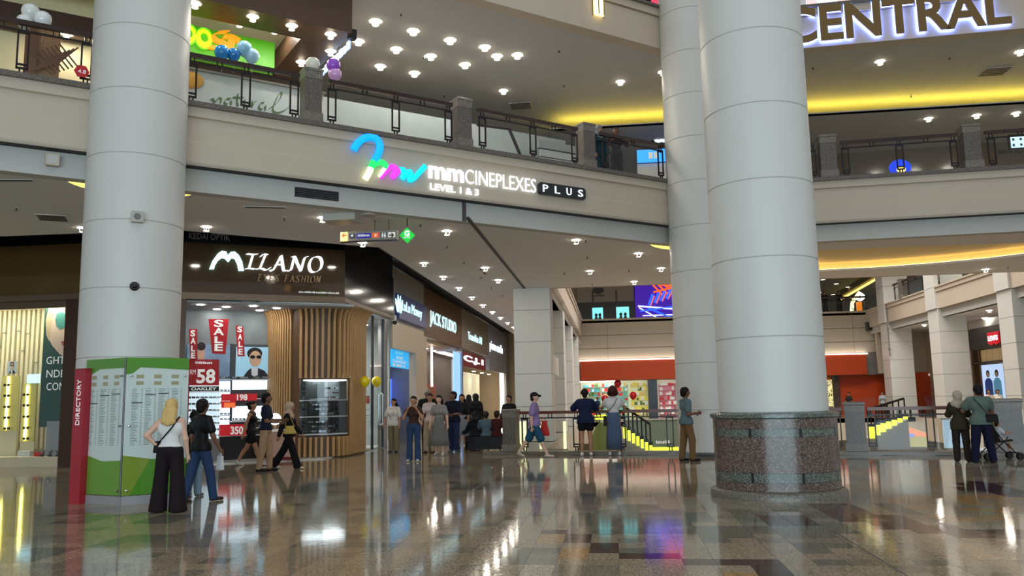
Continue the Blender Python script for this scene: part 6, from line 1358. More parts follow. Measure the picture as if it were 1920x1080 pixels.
lp = thing('lit_niche', 'warm lit niche panel behind the far shrub', 'panel', Frame((0, YF + 0.4, 0), (1, 0)).M); fr = Frame((0, YF + 0.4, 0), (1, 0)); a = fr.px(1540, 760)[0]; b = fr.px(1563, 760)[0]; MB().box(a, b, 0, 2.6, -0.1, 0).build('panel', mat('warm_niche', (236, 222, 160), 0.5, emit=0.7), lp); MB().box(b, b + 0.5, 0, 2.9, -0.1, 0.1).build('jamb', wood_d, lp)

# ------------------------------------------------------------------ escalators and the lower level
limey = glow('lime_step_light', (226, 236, 60), 1.5)
def lit_flight(label, fr, boxes, name='escalator'):
    """descending flight: stepped lit side panels, dark newels, dark handrail"""
    t = thing(name, label, 'escalator', fr.M); tops = []
    for (x0, x1, y0, y1) in boxes:
        a = fr.px(x0, y1); b = fr.px(x1, y0); MB().box(a[0] + 0.02, b[0] - 0.02, a[1], b[1], -0.05, 0).build('lit_panel', limey, t)
        MB().box(a[0], b[0], b[1], b[1] + 0.12, -0.08, 0.03).build('step_block', darkm, t); tops.append(((a[0] + b[0]) / 2, b[1] + 0.75))
        MB().tube([((a[0] + b[0]) / 2, b[1] + 0.1, -0.02), ((a[0] + b[0]) / 2, b[1] + 0.75, -0.02)], 0.03, 5).build('newel', blackm, t)
    MB().tube([(p[0], p[1], -0.02) for p in tops], 0.05, 6).build('handrail', blackm, t)
    a = fr.px(boxes[0][0], boxes[0][3]); b = fr.px(boxes[-1][1], boxes[-1][3])
    MB().add([(a[0], a[1], -0.05), (b[0], b[1], -0.05), (b[0], b[1] - 1.6, -0.05), (a[0], a[1] - 1.6, -0.05), (a[0], a[1], -1.2), (b[0], b[1], -1.2), (b[0], b[1] - 1.6, -1.2), (a[0], a[1] - 1.6, -1.2)], [(3, 2, 1, 0), (4, 5, 6, 7), (0, 1, 5, 4), (1, 2, 6, 5), (2, 3, 7, 6), (3, 0, 4, 7)]).build('truss', mat('escalator_grey', (150, 146, 138), 0.4), t)
    return t
E1 = Frame((0, 31.0, 0), (1, 0))
lit_flight('escalator with stepped lime-lit side panels descending to the right', E1, [(1168 + i * 8.2, 1175 + i * 8.2, 801 + i * 5.6, 822 + i * 4.6) for i in range(7)])
E2 = Frame((0, 38.0, 0), (1, -0.1))
lit_flight('escalator with lime-lit panels rising behind the pier on the right', E2, [(1630 + i * 10.5, 1640 + i * 10.5, 800 - i * 3.2, 822 - i * 6) for i in range(7)])
E3 = Frame((0, 27.5, 0), (1, 0)); t = thing('lit_strip_panels', 'upright lime-lit strips beside the first stone pier', 'lamp', E3.M)
for x in (975, 982, 1012, 1057): a = E3.px(x, 842); b = E3.px(x + 4, 790); MB().box(a[0], b[0], a[1], b[1], -0.04, 0).build('lit_strip', glow('pale_lime_strip', (236, 240, 180), 1.2), t)
MB().box(E3.px(970, 843)[0], E3.px(1065, 843)[0], E3.px(970, 846)[1] - 1.0, E3.px(970, 843)[1], -0.1, 0).build('base', mat('strip_base', (150, 144, 128), 0.5), t)
L1_ = Frame((0, 44.0, 0), (1, 0))
gm = thing('green_dome_booth', 'olive green rounded booth on the lower level seen through the railing', 'booth', L1_.M)
a = L1_.px(1108, 850); b = L1_.px(1150, 792); MB().prism(ell((a[0] + b[0]) / 2, a[1], (b[0] - a[0]) / 2, b[1] - a[1], 28), -0.5, 0).build('dome', mat('olive_green_paint', (110, 122, 50), 0.5), gm); MB().box(a[0], b[0], a[1] - 3, a[1], -0.5, 0).build('base', mat('olive_base', (120, 120, 90), 0.5), gm)
a = L1_.px(1116, 787); b = L1_.px(1126, 778); MB().box(a[0], b[0] + 0.3, a[1], b[1], -0.05, 0.02).build('lit_square', limey, gm)
ls = thing('rainbow_screen', 'colourful angled screen glow on the lower level behind the couple', 'screen', L1_.M)
pts = [(1645, 838), (1642, 806), (1662, 797), (1700, 799), (1740, 812), (1741, 838)]
MB().prism([L1_.px(*q) for q in pts], -0.2, 0).build('panel', mat('cream_green_screen', (196, 190, 130), 0.5, emit=0.35), ls)
MB().prism([L1_.px(*q) for q in ((1672, 800), (1700, 800), (1740, 814), (1738, 819), (1712, 818), (1690, 812))], 0, 0.02).build('orange_patch', glow('coral_patch', (240, 150, 110), 0.6), ls); MB().prism([L1_.px(*q) for q in ((1700, 812), (1716, 814), (1712, 820), (1702, 819))], 0.02, 0.03).build('blue_patch', glow('blue_patch', (130, 140, 220), 0.7), ls); MB().prism([L1_.px(*q) for q in ((1655, 803), (1685, 803), (1690, 814), (1662, 812))], 0.0, 0.015).build('yellow_patch', glow('yellow_patch', (236, 200, 90), 0.6), ls)
bw = thing('blue_lit_floor_sign', 'pale blue lit panel on the lower level beside the couple', 'screen', L1_.M); a = L1_.px(1772, 840); b = L1_.px(1802, 786); MB().box(a[0], b[0], a[1], b[1], -0.1, 0).build('panel', mat('pale_blue_lit', (170, 200, 226), 0.4, emit=0.4), bw); MB().box(a[0] - 0.05, b[0] + 0.05, b[1], b[1] + 0.06, -0.12, 0.02).build('top', steel, bw)
bw = thing('blue_lit_floor_sign', 'pale blue lit panel on the lower level behind the man in the cap', 'screen', L1_.M); a = L1_.px(1040, 815); b = L1_.px(1062, 796); MB().box(a[0], b[0], a[1], b[1], -0.1, 0).build('panel', MATS['pale_blue_lit'], bw); MB().box(a[0] - 0.05, b[0] + 0.05, b[1], b[1] + 0.06, -0.12, 0.02).build('top', steel, bw)
sl = thing('store_fascia_lower', 'grey-green lower-level shop fascia with a pale light line', 'fascia', Frame((0, 50, 0), (1, 0)).M); fr = Frame((0, 50, 0), (1, 0)); a = fr.px(1172, 852); b = fr.px(1290, 786); MB().box(a[0], b[0], a[1] - 1, b[1], -0.3, 0).build('panel', mat('grey_green_panel', (110, 124, 104), 0.5), sl); MB().box(a[0], b[0], b[1], b[1] + 0.05, -0.3, 0.05).build('rim', mat('pale_rim', (190, 186, 170), 0.5), sl); c = fr.px(1230, 832); dashes(c[0], fr.px(1256, 832)[0], c[1], c[1] + 0.18, 0, 0.02, 8).build('lettering', wtext, sl); c = fr.px(1222, 842); MB().box(c[0], b[0], c[1] - 0.1, c[1] + 0.1, 0, 0.03).build('light_line', limey, sl)
# ================================================================== CEILING FITTINGS
lens = glow('downlight_lens', (255, 247, 232), 165.0); drop = glow('downlight_glass', (255, 240, 215), 2.5); trim = mat('downlight_trim', (214, 208, 198), 0.4)
def make_downlight(r):
    t = thing('downlight', 'x', 'downlight')
    MB().lathe([(r, 0.0), (r * 1.25, -0.005), (r * 1.28, 0.01), (r, 0.012)], 18, cap=False).build('trim_ring', trim, t)
    MB().lathe([(0.001, -0.012), (r * 0.7, -0.012), (r, -0.002)], 18, cap=False).build('lens', lens, t)
    MB().lathe([(0.001, -0.11), (r * 0.6, -0.11), (r * 0.62, -0.1), (0.001, -0.098)], 14, cap=False).build('drop_glass', drop, t)
    for a in (0, 2.1, 4.2): MB().tube([(r * 0.5 * math.cos(a), r * 0.5 * math.sin(a), -0.1), (r * 0.7 * math.cos(a), r * 0.7 * math.sin(a), 0)], 0.004, 4).build('stay', trim, t)
    return t
proto = {}
def downlight(p, r, label, group):
    if r not in proto: proto[r] = make_downlight(r); o = proto[r]
    else: o = copy_tree(proto[r])
    o.location = p; tag(o, label, 'downlight', group); return o
G1 = [(387, 425, 'downlight just above the KEDAI OPTIK lettering'), (605, 408, 'downlight left of the way sign'), (680, 455, 'downlight just under the way sign'), (838, 433, 'downlight right of the green diamond sign'), (1080, 450, 'downlight below the cinema sign plate'), (1197, 475, 'downlight nearer the rear column under the bridge'), (1106, 508, 'downlight in the middle of the bridge ceiling'), (1239, 503, 'downlight close to the rear column under the bridge'), (1189, 528, 'downlight at the far edge of the bridge ceiling'), (910, 502, 'inner downlight beside the expansion joint, nearer one'), (934, 525, 'inner downlight beside the expansion joint, farther one'), (155, 427, 'downlight beside the left edge of the directory column'), (1848, 505, 'downlight under the curved cove at the right')]
for x, y, lb in G1: downlight(onz(x, y, ZC), 0.115, lb, 'ground-floor downlights')
x_row = onz(795, 493, ZC).x; y_row = onz(795, 493, ZC).y; words = ['first', 'second', 'third', 'fourth', 'fifth', 'sixth', 'seventh', 'eighth', 'ninth']
for k in range(9): downlight(Vector((x_row, y_row + 2.95 * k, ZC)), 0.115, words[k] + ' downlight of the row over the walkway shops', 'walkway downlights')
U1 = [(704, 40), (775, 58), (844, 75), (909, 88), (743, 92), (808, 105), (932, 105), (970, 103), (672, 77), (713, 124), (777, 137), (872, 121)]
_od = ['first', 'second', 'third', 'fourth', 'fifth', 'sixth', 'seventh', 'eighth', 'ninth', 'tenth', 'eleventh', 'twelfth']
for k, (x, y) in enumerate(sorted(U1)): downlight(onz(x, y, Z2 + 0.01), 0.15, _od[k] + ' downlight from the left in the cluster over the middle balcony', 'cluster over the middle balcony')
for x, y, lb in ((944, 170, 'single downlight below the cluster over the middle balcony'), (1163, 153, 'downlight above the two leaning people'), (1650, 115, 'downlight just below the big bronze letters'), (1912, 97, 'downlight at the right edge below the big bronze letters'), (1243, 135, 'downlight beside the rear column on the first floor')): downlight(onz(x, y, Z2 + 0.01), 0.13, lb, 'first-floor downlights')
for x, y, lb in ((1741, 222, 'downlight in the lowered ceiling, left one'), (1831, 216, 'downlight in the lowered ceiling, middle one'), (1905, 212, 'downlight in the lowered ceiling, right one')): downlight(onz(x, y, ZK), 0.13, lb, 'lowered ceiling downlights')
for x, y, lb in ((366, 6, 'first'), (474, 31, 'second'), (547, 48, 'third'), (620, 64, 'fourth'), (620, 96, 'side'), (565, 116, 'rear side'), (350, 22, 'inner first'), (449, 42, 'inner second'), (515, 55, 'inner third'), (126, 48, 'far left')):
    z = zc0 if not lb.startswith('inner') else zc0 + 0.55
    pos_d = onz(x, y, z)
    if lb == 'far left': _g = f5.off(0.12); _a = _g.px(x, y); pos_d = _g.w(_a[0], zq - 0.302)
    downlight(pos_d, 0.115, lb + ' downlight under the timber kiosk canopy' if lb != 'far left' else 'lamp glowing on the dark beam behind the left railing', 'kiosk canopy downlights')
for x, y, lb in ((1733, 609, 'left of the middle wing pillar'), (1855, 582, 'above the red denim sign, nearer one'), (1846, 596, 'above the red denim sign, farther one')): downlight(onz(x, y, ZC), 0.14, 'downlight under the far wing balcony ' + lb, 'far wing downlights')
# sprinklers
def make_sprinkler():
    t = thing('sprinkler', 'x', 'sprinkler'); MB().lathe([(0.035, 0), (0.03, -0.012)], 10).build('rose', trim, t); MB().lathe([(0.012, -0.012), (0.012, -0.07), (0.035, -0.075), (0.035, -0.082)], 8).build('head', darkm, t); return t
sp = None
for x, y, z in ((533, 407, ZC), (788, 419, ZC), (838, 460, ZC), (870, 490, ZC), (902, 518, ZC), (921, 538, ZC), (942, 553, ZC), (1098, 449, ZC), (1101, 480, ZC), (1058, 510, ZC), (1110, 531, ZC), (1179, 505, ZC), (31, 389, ZC), (752, 24, Z2), (795, 105, Z2), (1048, 93, Z2), (1057, 158, Z2), (833, 177, Z2), (1524, 125, Z2), (1780, 106, Z2), (1708, 178, Z2), (1890, 500, ZC)):
    if sp is None: sp = make_sprinkler(); o = sp
    else: o = copy_tree(sp)
    o.location = onz(x, y, z); tag(o, 'small dark sprinkler head on a %s' % ('ground-floor ceiling' if z == ZC else 'first-floor ceiling'), 'sprinkler', 'sprinklers below the %s' % ('bridge' if z == ZC else 'second floor'))
# vents
def vent(label, p, w, d, m, slats=5, rz=0.0, up=False):
    t = thing('air_vent', label, 'vent', loc=p, rz=rz)
    MB().box(-w / 2, w / 2, -d / 2, d / 2, -0.012, 0).build('frame', m, t); n = slats
    for k in range(n): y = -d / 2 + d * (k + 0.5) / n; MB().box(-w / 2 + 0.03, w / 2 - 0.03, y - d / n * 0.22, y + d / n * 0.22, -0.022, -0.012).build('slat', MATS['dark_gap'], t)
    return t
vent('square ceiling vent left of the directory column', onz(98, 408, ZC), 0.62, 0.62, trim, 5, 0.5)
vent('long slim ceiling vent near the KEDAI OPTIK lettering', onz(497, 388, ZC), 0.9, 0.1, trim, 2, 0.3)
vent('ceiling vent on the first-floor ceiling above the middle pier', onz(976, 198, Z2), 0.75, 0.6, trim, 5)
vent('ceiling vent on the first-floor ceiling below the big bronze letters', onz(1865, 134, Z2), 0.8, 0.7, trim, 5)
vent('slim ceiling vent beside the inner downlights', onz(905, 508, ZC), 0.12, 1.6, trim, 2)
vent('slim ceiling slot near the left edge of the walkway ceiling', onz(10, 337, ZC), 1.0, 0.08, trim, 2, 0.2)
fr = FL.off(-0.2); a = fr.px(553, 366); b = fr.px(635, 372); g = thing('louvre_vent', 'dark louvred vent in the grey band under the fascia', 'vent', fr.M); z0 = fr.px(553, 368)[1]; z1 = fr.px(553, 350)[1]
MB().box(a[0], b[0], z0, z1, -0.02, 0).build('frame', darkm, g)
for k in range(5): z = z0 + (z1 - z0) * (k + 0.3) / 5; MB().box(a[0] + 0.02, b[0] - 0.02, z, z + 0.02, 0, 0.02).build('louvre', mat('louvre_grey', (50, 48, 48), 0.5), g)
fr = FL.off(-0.2); c = fr.px(98, 302); t = thing('wall_box', 'small white box speaker on the grey band at the left', 'speaker', fr.M @ Matrix.Translation((c[0], c[1], 0))); MB().bbox(-0.11, 0.11, -0.11, 0.11, 0, 0.13, 0.02).build('case', white, t); MB().box(-0.08, 0.08, -0.08, 0.08, 0.13, 0.135).build('grille', MATS['grey_plaster'], t)
# fittings on the left column
def on_col(c, r, px, py):
    d = ray(px, py); o = CAMP; a = d.x ** 2 + d.y ** 2; bx_ = o.x - c[0]; by = o.y - c[1]; b = 2 * (bx_ * d.x + by * d.y); cc_ = bx_ ** 2 + by ** 2 - r * r
    t = (-b - math.sqrt(b * b - 4 * a * cc_)) / (2 * a); p = o + d * t; n = Vector((p.x - c[0], p.y - c[1], 0)).normalized(); return p, Frame((p.x, p.y, p.z), (-n.y, n.x))
p, fr = on_col(CL, 0.866, 257, 408); t = thing('column_speaker', 'small grey square speaker on the directory column', 'speaker', fr.M); MB().prism([(-0.09, -0.1), (0.09, -0.1), (0.1, -0.09), (0.1, 0.09), (0.09, 0.1), (-0.09, 0.1), (-0.1, 0.09), (-0.1, -0.09)], 0, 0.12).build('case', mat('speaker_case', (176, 172, 160), 0.5), t); MB().lathe([(0.06, 0.12), (0.05, 0.126), (0.001, 0.122)], 20, cap=False).build('cone', mat('cone_grey', (110, 110, 104), 0.5), t)
p, fr = on_col(CL, 0.866, 252, 537); t = thing('dome_camera', 'black dome camera on the directory column', 'camera', fr.M); MB().lathe([(0.075, 0), (0.08, 0.03), (0.06, 0.05)], 18).build('base', darkm, t); MB().ball((0, 0, 0.05), 0.055).build('eye', mat('lens_black', (10, 10, 12), 0.08), t, smooth=True)
c = onz(679, 402, ZC); t = thing('ceiling_projector', 'pale ceiling unit with a round disc near the way sign', 'fixture', loc=c); MB().box(-0.85, -0.1, -0.25, 0.25, -0.16, 0).build('housing', mat('fixture_white', (186, 182, 172), 0.5), t); MB().lathe([(0.001, -0.04), (0.16, -0.04), (0.17, 0)], 20, (0.15, 0, 0), cap=False).build('disc', MATS['fixture_white'], t)
# pillar notices and small wall sign
fr = Frame((XP + 0.01, 0, 0), (0, -1)); t = thing('pillar_notice', 'narrow notice with black lines on the second pillar', 'sign', fr.M); a = fr.px(1036, 700); b = fr.px(1047, 672); MB().box(min(a[0], b[0]), max(a[0], b[0]), a[1], b[1], 0, 0.02).build('plate', mat('notice_white', (214, 212, 206), 0.5), t)
for k in range(6): z = a[1] + (b[1] - a[1]) * (k + 0.3) / 6; MB().box(min(a[0], b[0]) + 0.3, max(a[0], b[0]) - 0.3, z, z + 0.05, 0.02, 0.024).build('printed_line', darkm, t)
# ================================================================== PEOPLE
def surface_net(D, org, h):
    """mesh of the zero level of a distance grid (naive surface nets)"""
    ins = D < 0; n = np.array(D.shape) - 1
    S = np.zeros(tuple(n) + (3,)); C = np.zeros(tuple(n))
    cor = [(i, j, k) for i in (0, 1) for j in (0, 1) for k in (0, 1)]
    sl = lambda c: tuple(slice(c[a], c[a] + n[a]) for a in range(3))
    for p in cor:
        for a in range(3):
            if p[a]: continue
            q = list(p); q[a] = 1; d0, d1 = D[sl(p)], D[sl(q)]; m = (d0 < 0) != (d1 < 0)
            if not m.any(): continue
            t = d0[m] / (d0[m] - d1[m]); P = np.tile(np.array(p, float), (t.size, 1)); P[:, a] += t
            S[m] += P; C[m] += 1
    act = C > 0; idx = -np.ones(tuple(n), int); ii = np.argwhere(act); idx[act] = np.arange(len(ii))
    V = org + (ii + S[act] / C[act][:, None]) * h; F = []
    for a in range(3):
        b, c = (a + 1) % 3, (a + 2) % 3
        s0 = [slice(None)] * 3; s1 = [slice(None)] * 3; s0[a] = slice(0, -1); s1[a] = slice(1, None)
        m = ins[tuple(s0)] != ins[tuple(s1)]; fl_ = ins[tuple(s0)]
        e = np.argwhere(m); e = e[(e[:, b] > 0) & (e[:, c] > 0) & (e[:, b] < n[b]) & (e[:, c] < n[c])]
        if not len(e): continue
        def cell(db, dc): q = e.copy(); q[:, b] -= db; q[:, c] -= dc; return idx[q[:, 0], q[:, 1], q[:, 2]]
        q = np.stack([cell(1, 1), cell(0, 1), cell(0, 0), cell(1, 0)], 1); f = fl_[e[:, 0], e[:, 1], e[:, 2]]
        q[~f] = q[~f][:, ::-1]; F.append(q)
    F = np.concatenate(F) if F else np.zeros((0, 4), int)
    return V, F[(F >= 0).all(1)]
def blob(prims, h, k=0.03, clips=()):
    """smooth union of tapered capsules: (a, b, ra, rb, depth scale)"""
    A = np.array([p[0] for p in prims], float); B = np.array([p[1] for p in prims], float); rr = np.array([max(p[2], p[3]) * max(1, p[4] if len(p) > 4 else 1) for p in prims])
    lo = np.minimum(A, B).min(0) - rr.max() - 2 * h; hi = np.maximum(A, B).max(0) + rr.max() + 2 * h
    dims = np.ceil((hi - lo) / h).astype(int) + 1; D = np.full(tuple(dims), 9.0)
    ax = [lo[i] + np.arange(dims[i]) * h for i in range(3)]
    for p in prims:
        a, b, ra, rb = np.array(p[0], float), np.array(p[1], float), p[2], p[3]; ky = p[4] if len(p) > 4 else 1.0
        mr = max(ra, rb) * max(1.0, ky) + k * 1.5 + 2 * h
        i0 = np.maximum(0, np.floor((np.minimum(a, b) - mr - lo) / h).astype(int)); i1 = np.minimum(dims, np.ceil((np.maximum(a, b) + mr - lo) / h).astype(int) + 1)
        s = tuple(slice(i0[q], i1[q]) for q in range(3)); X, Y, Z = np.meshgrid(ax[0][s[0]], ax[1][s[1]], ax[2][s[2]], indexing='ij')
        d = b - a; L = d.dot(d) + 1e-12
        t = np.clip(((X - a[0]) * d[0] + (Y - a[1]) * d[1] + (Z - a[2]) * d[2]) / L, 0, 1)
        dx, dy, dz = X - a[0] - t * d[0], (Y - a[1] - t * d[1]) / ky, Z - a[2] - t * d[2]
        v = np.sqrt(dx * dx + dy * dy + dz * dz) - (ra + (rb - ra) * t)
        o = D[s]; e = np.clip(0.5 + 0.5 * (o - v) / k, 0, 1); D[s] = np.where(o > 8, v, o + (v - o) * e - k * e * (1 - e))
    if clips:
        X, Y, Z = np.meshgrid(*ax, indexing='ij')
        for (nx, ny, nz, dd) in clips: D = np.maximum(D, X * nx + Y * ny + Z * nz - dd)
    return surface_net(D, lo, h)
def vf_obj(name, V, F, m, parent, extra=None, smooth=True):
    mb = MB(); mb.add([tuple(v) for v in V], [tuple(f) for f in F])
    mats_ = [m]
    if extra:
        for e, em in extra: mats_.append(em); mb.cur = len(mats_) - 1; mb.add(e.v, e.f)
    return mb.build(name, mats_, parent, smooth=smooth)
SKIN = {'fair': mat('skin_fair', (214, 170, 146), 0.55, noise=0.05), 'tan': mat('skin_tan', (176, 126, 96), 0.55, noise=0.05), 'brown': mat('skin_brown', (120, 80, 58), 0.55, noise=0.05)}
eyem = mat('eye_dark', (24, 18, 16), 0.3, noise=0); lipm = mat('lip_rose', (150, 80, 74), 0.5, noise=0)
def cl(c, rough=0.85): return mat('cloth_%d_%d_%d' % c, c, rough, noise=0.12, nscale=14, spec=0.2)
def V3(*a): return Vector(a)
def hand(mb, wrist, fdir, side, s, curl=0.5, palm_n=None):
    """palm and five fingers; side +1 right hand"""
    f = fdir.normalized(); n = (palm_n or Vector((-side, 0, 0)))
    n = (n - f * n.dot(f)); n = n.normalized() if n.length > 1e-4 else f.orthogonal().normalized(); w = f.cross(n).normalized()
    kn = wrist + f * 0.085 * s
    mb.tube([wrist - f * 0.015 * s, wrist + f * 0.03 * s, wrist + f * 0.065 * s, kn], [0.026 * s, 0.033 * s, 0.037 * s, 0.034 * s], 8, flat=0.55)
    lens_ = (0.066, 0.078, 0.073, 0.056)
    for i in range(4):
        b = kn + w * (0.026 - 0.0175 * i) * s; L = lens_[i] * s
        d1 = (f * math.cos(curl * 0.7) + n * math.sin(curl * 0.7)); d2 = (f * math.cos(curl * 1.9) + n * math.sin(curl * 1.9))
        mb.tube([b - f * 0.012 * s, b + d1 * L * 0.5, b + d1 * L * 0.5 + d2 * L * 0.5], [0.0095 * s, 0.0088 * s, 0.007 * s], 6)
    tb = wrist + f * 0.03 * s + w * 0.028 * s; td = (f * 0.75 + w * 0.6 + n * 0.35).normalized()
    mb.tube([tb, tb + td * 0.035 * s, tb + td * 0.05 * s + f * 0.018 * s], [0.012 * s, 0.0105 * s, 0.008 * s], 6)
def limb_dir(fwd, out, side):
    """unit vector for a hanging limb swung forward (deg) and outward (deg)"""
    v = Vector((side * math.sin(R(out)), math.sin(R(fwd)) * math.cos(R(out)), -math.cos(R(fwd)) * math.cos(R(out)))); return v.normalized()
def person(label, foot, head_y, yaw, skin='tan', female=True, legs=((0, 0), (0, 0)), arms=None, top=None, bottom=None, hair=None, shoes=(40, 40, 42), cell=0.02, build=1.0, H=None, z0=0.0, head_yaw=0, lean=0, pos=None, sit=None, group=None, stance=0.0):
    """foot: picture point of the feet; head_y: picture row of the crown"""
    p = pos if pos is not None else onz(foot[0], foot[1], z0)
    if H is None: H = ony(foot[0], head_y, p.y).z - z0
    s = H / 1.70; sw = (0.155 if female else 0.182) * (0.5 + 0.5 * build); hw = 0.095 if female else 0.085
    t = thing('person', label, 'person', loc=(p.x, p.y, z0), rz=R(yaw), group=group)
    hipz = 0.90
    # legs: (thigh forward deg, knee bend deg) left then right
    J = {}
    for i, side in enumerate((-1, 1)):
        tf, kb = legs[i]; hip = V3(side * hw, 0, hipz)
        td = limb_dir(tf, 2 + stance, side); knee = hip + td * 0.42; sd = limb_dir(tf - kb, 1 + stance, side); ank = knee + sd * 0.40
        J[side] = [hip, knee, ank, sd, tf - kb]
    low = min(J[-1][2].z, J[1][2].z) - 0.08
    if sit is not None: low = hipz - sit / s + 0.02
    sh = V3(0, 0, -low)
    for k in J: J[k][0] += sh; J[k][1] += sh; J[k][2] += sh
    ln = Matrix.Rotation(R(-lean), 4, 'X'); piv = V3(0, 0, hipz - low)
    U = lambda x, y, z: ln @ (V3(x, y, z - hipz)) + piv      # upper-body point
    T = lambda v: tuple(v * s)
    b = build
    tor = [(U(-0.055, 0, .93), U(0.055, 0, .93), .115 * b, .115 * b, .95), (U(0, 0, 1.0), U(0, 0, 1.12), .118 * b, .108 * b, .78), (U(-0.07, 0, 1.27), U(0.07, 0, 1.27), .105 * b, .105 * b, .82), (U(0, 0, 1.405), U(-sw + .03, 0, 1.375), .052, .046, 1.0), (U(0, 0, 1.405), U(sw - .03, 0, 1.375), .052, .046, 1.0)]
    if female: tor += [(U(-.07, .065, 1.25), U(-.065, .075, 1.24), .06, .055), (U(.07, .065, 1.25), U(.065, .075, 1.24), .06, .055)]
    hyaw = Matrix.Rotation(R(head_yaw), 4, 'Z'); hc = U(0, 0.015, 1.585)
    HD = lambda x, y, z: hc + hyaw @ V3(x, y, z)
    head = [(U(0, 0, 1.42), U(0, .012, 1.52), .056, .05), (HD(0, -.02, .035), HD(0, .02, .025), .085, .08), (HD(0, .028, -.03), HD(0, .035, -.055), .066, .045), (HD(0, .098, .0), HD(0, .112, -.018), .010, .014), (HD(-.083, 0, 0), HD(-.086, -.008, .02), .012, .018), (HD(.083, 0, 0), HD(.086, -.008, .02), .012, .018)]
    if arms is None: arms = ((8, 10, 12), (8, 10, 12))
    AJ = {}; armp = []
    for i, side in enumerate((-1, 1)):
        sp_ = U(side * sw, 0, 1.375); a = arms[i]
        if isinstance(a[0], (tuple, list)): u, f = Vector(a[0]).normalized(), Vector(a[1]).normalized()
        else: u = limb_dir(a[0], a[1], side); f = limb_dir(a[0] + a[2], a[1] * 0.4, side)
        el = sp_ + u * 0.285; wr = el + f * 0.245; AJ[side] = (sp_, el, wr, f)
        armp += [(sp_, el, .048 * b, .039 * b), (el, wr, .04 * b, .027)]
    legp = []
    for side in (-1, 1):
        hip, knee, ank, sd, an = J[side]; mid = knee.lerp(ank, .32) + V3(0, -.018, 0)
        c_ = 0.78 if (bottom and bottom[0] == 'trousers') else 1.0; legp += [(hip, knee, .085 * b * c_, .056 * c_), (knee, mid, .054 * c_, .055 * c_), (mid, ank, .054 * c_, .036)]
    sc_ = lambda L: [(T(q[0]), T(q[1]), q[2] * s, q[3] * s) + tuple(q[4:]) for q in L]
    foot_p = []
    for side in (-1, 1):
        hip, knee, ank, sd, an = J[side]; pit = max(-1.0, min(0.3, R(an) * 0.9)) if an < -12 else 0.0
        fd = V3(0, math.cos(pit), math.sin(pit)); fd.x = 0.12 * side; foot_p.append((side, ank, fd.normalized(), pit))
    bare = shoes is None
    fp = []
    if bare:
        for side, ank, fd, pit in foot_p: fp += [(ank + V3(0, -.02, -.05), ank + fd * .13 + V3(0, 0, -.055), .036, .026)]
    V, F = blob(sc_(tor + head + armp + legp + fp), cell, 0.025 * s)
    ex = MB()
    for side in (-1, 1): hand(ex, AJ[side][2] * s, AJ[side][3], side, s, 0.55)
    ey = MB()
    for q in (-1, 1): c = HD(q * .033, .093, .012) * s; ey.ball(tuple(c), .011 * s, .006 * s, .006 * s, 8, 5); c = HD(q * .034, .094, .034) * s; ey.ball(tuple(c), .02 * s, .006 * s, .005 * s, 8, 4)
    lp = MB(); c = HD(0, .088, -.052) * s; lp.ball(tuple(c), .022 * s, .008 * s, .007 * s, 8, 4)
    vf_obj('body', V, F, SKIN[skin], t, [(ex, SKIN[skin]), (ey, eyem), (lp, lipm)])
    # top
    if top:
        col, sleeve, hem = top[0], top[1], top[2]; loose = top[3] if len(top) > 3 else 0.016
        pr = [(q[0], q[1], q[2] + loose, q[3] + loose) + tuple(q[4:]) for q in tor]
        if hem < 0.9: pr += [(U(-0.06, 0, .92), U(-0.06, 0, hem), .115 * b + loose, .12 * b + loose, .95), (U(0.06, 0, .92), U(0.06, 0, hem), .115 * b + loose, .12 * b + loose, .95)]
        for side in (-1, 1):
            a0, a1, a2, _ = AJ[side]
            if sleeve > 0: e = a0.lerp(a1, min(1, sleeve)); pr.append((a0, e, .047 * b + loose * .9, (.052 if sleeve < 1 else .044) * b + loose))
            if sleeve > 1: e = a1.lerp(a2, min(1, sleeve - 1)); pr.append((a1, e, .046 * b + loose, .032 + loose))
        nrm = ln @ V3(0, 0, 1); hp = U(0, 0, hem); np_ = U(0, 0, 1.465 if sleeve > 0 else 1.35)
        clips = [(-nrm.x, -nrm.y, -nrm.z, -(nrm.dot(hp)) * s), (nrm.x, nrm.y, nrm.z, nrm.dot(np_) * s)]
        V, F = blob(sc_(pr), cell, 0.025 * s, clips)
        vf_obj('top', V, F, col if not isinstance(col, tuple) else cl(col), t)
        if sleeve == 0:
            for side in (-1, 1): MB().tube([T(U(side * .10, .08, 1.35)), T(U(side * .10, .045, 1.43)), T(U(side * .10, -.03, 1.445)), T(U(side * .09, -.085, 1.35))], 0.018 * s, 6).build('strap', cl(col), t)
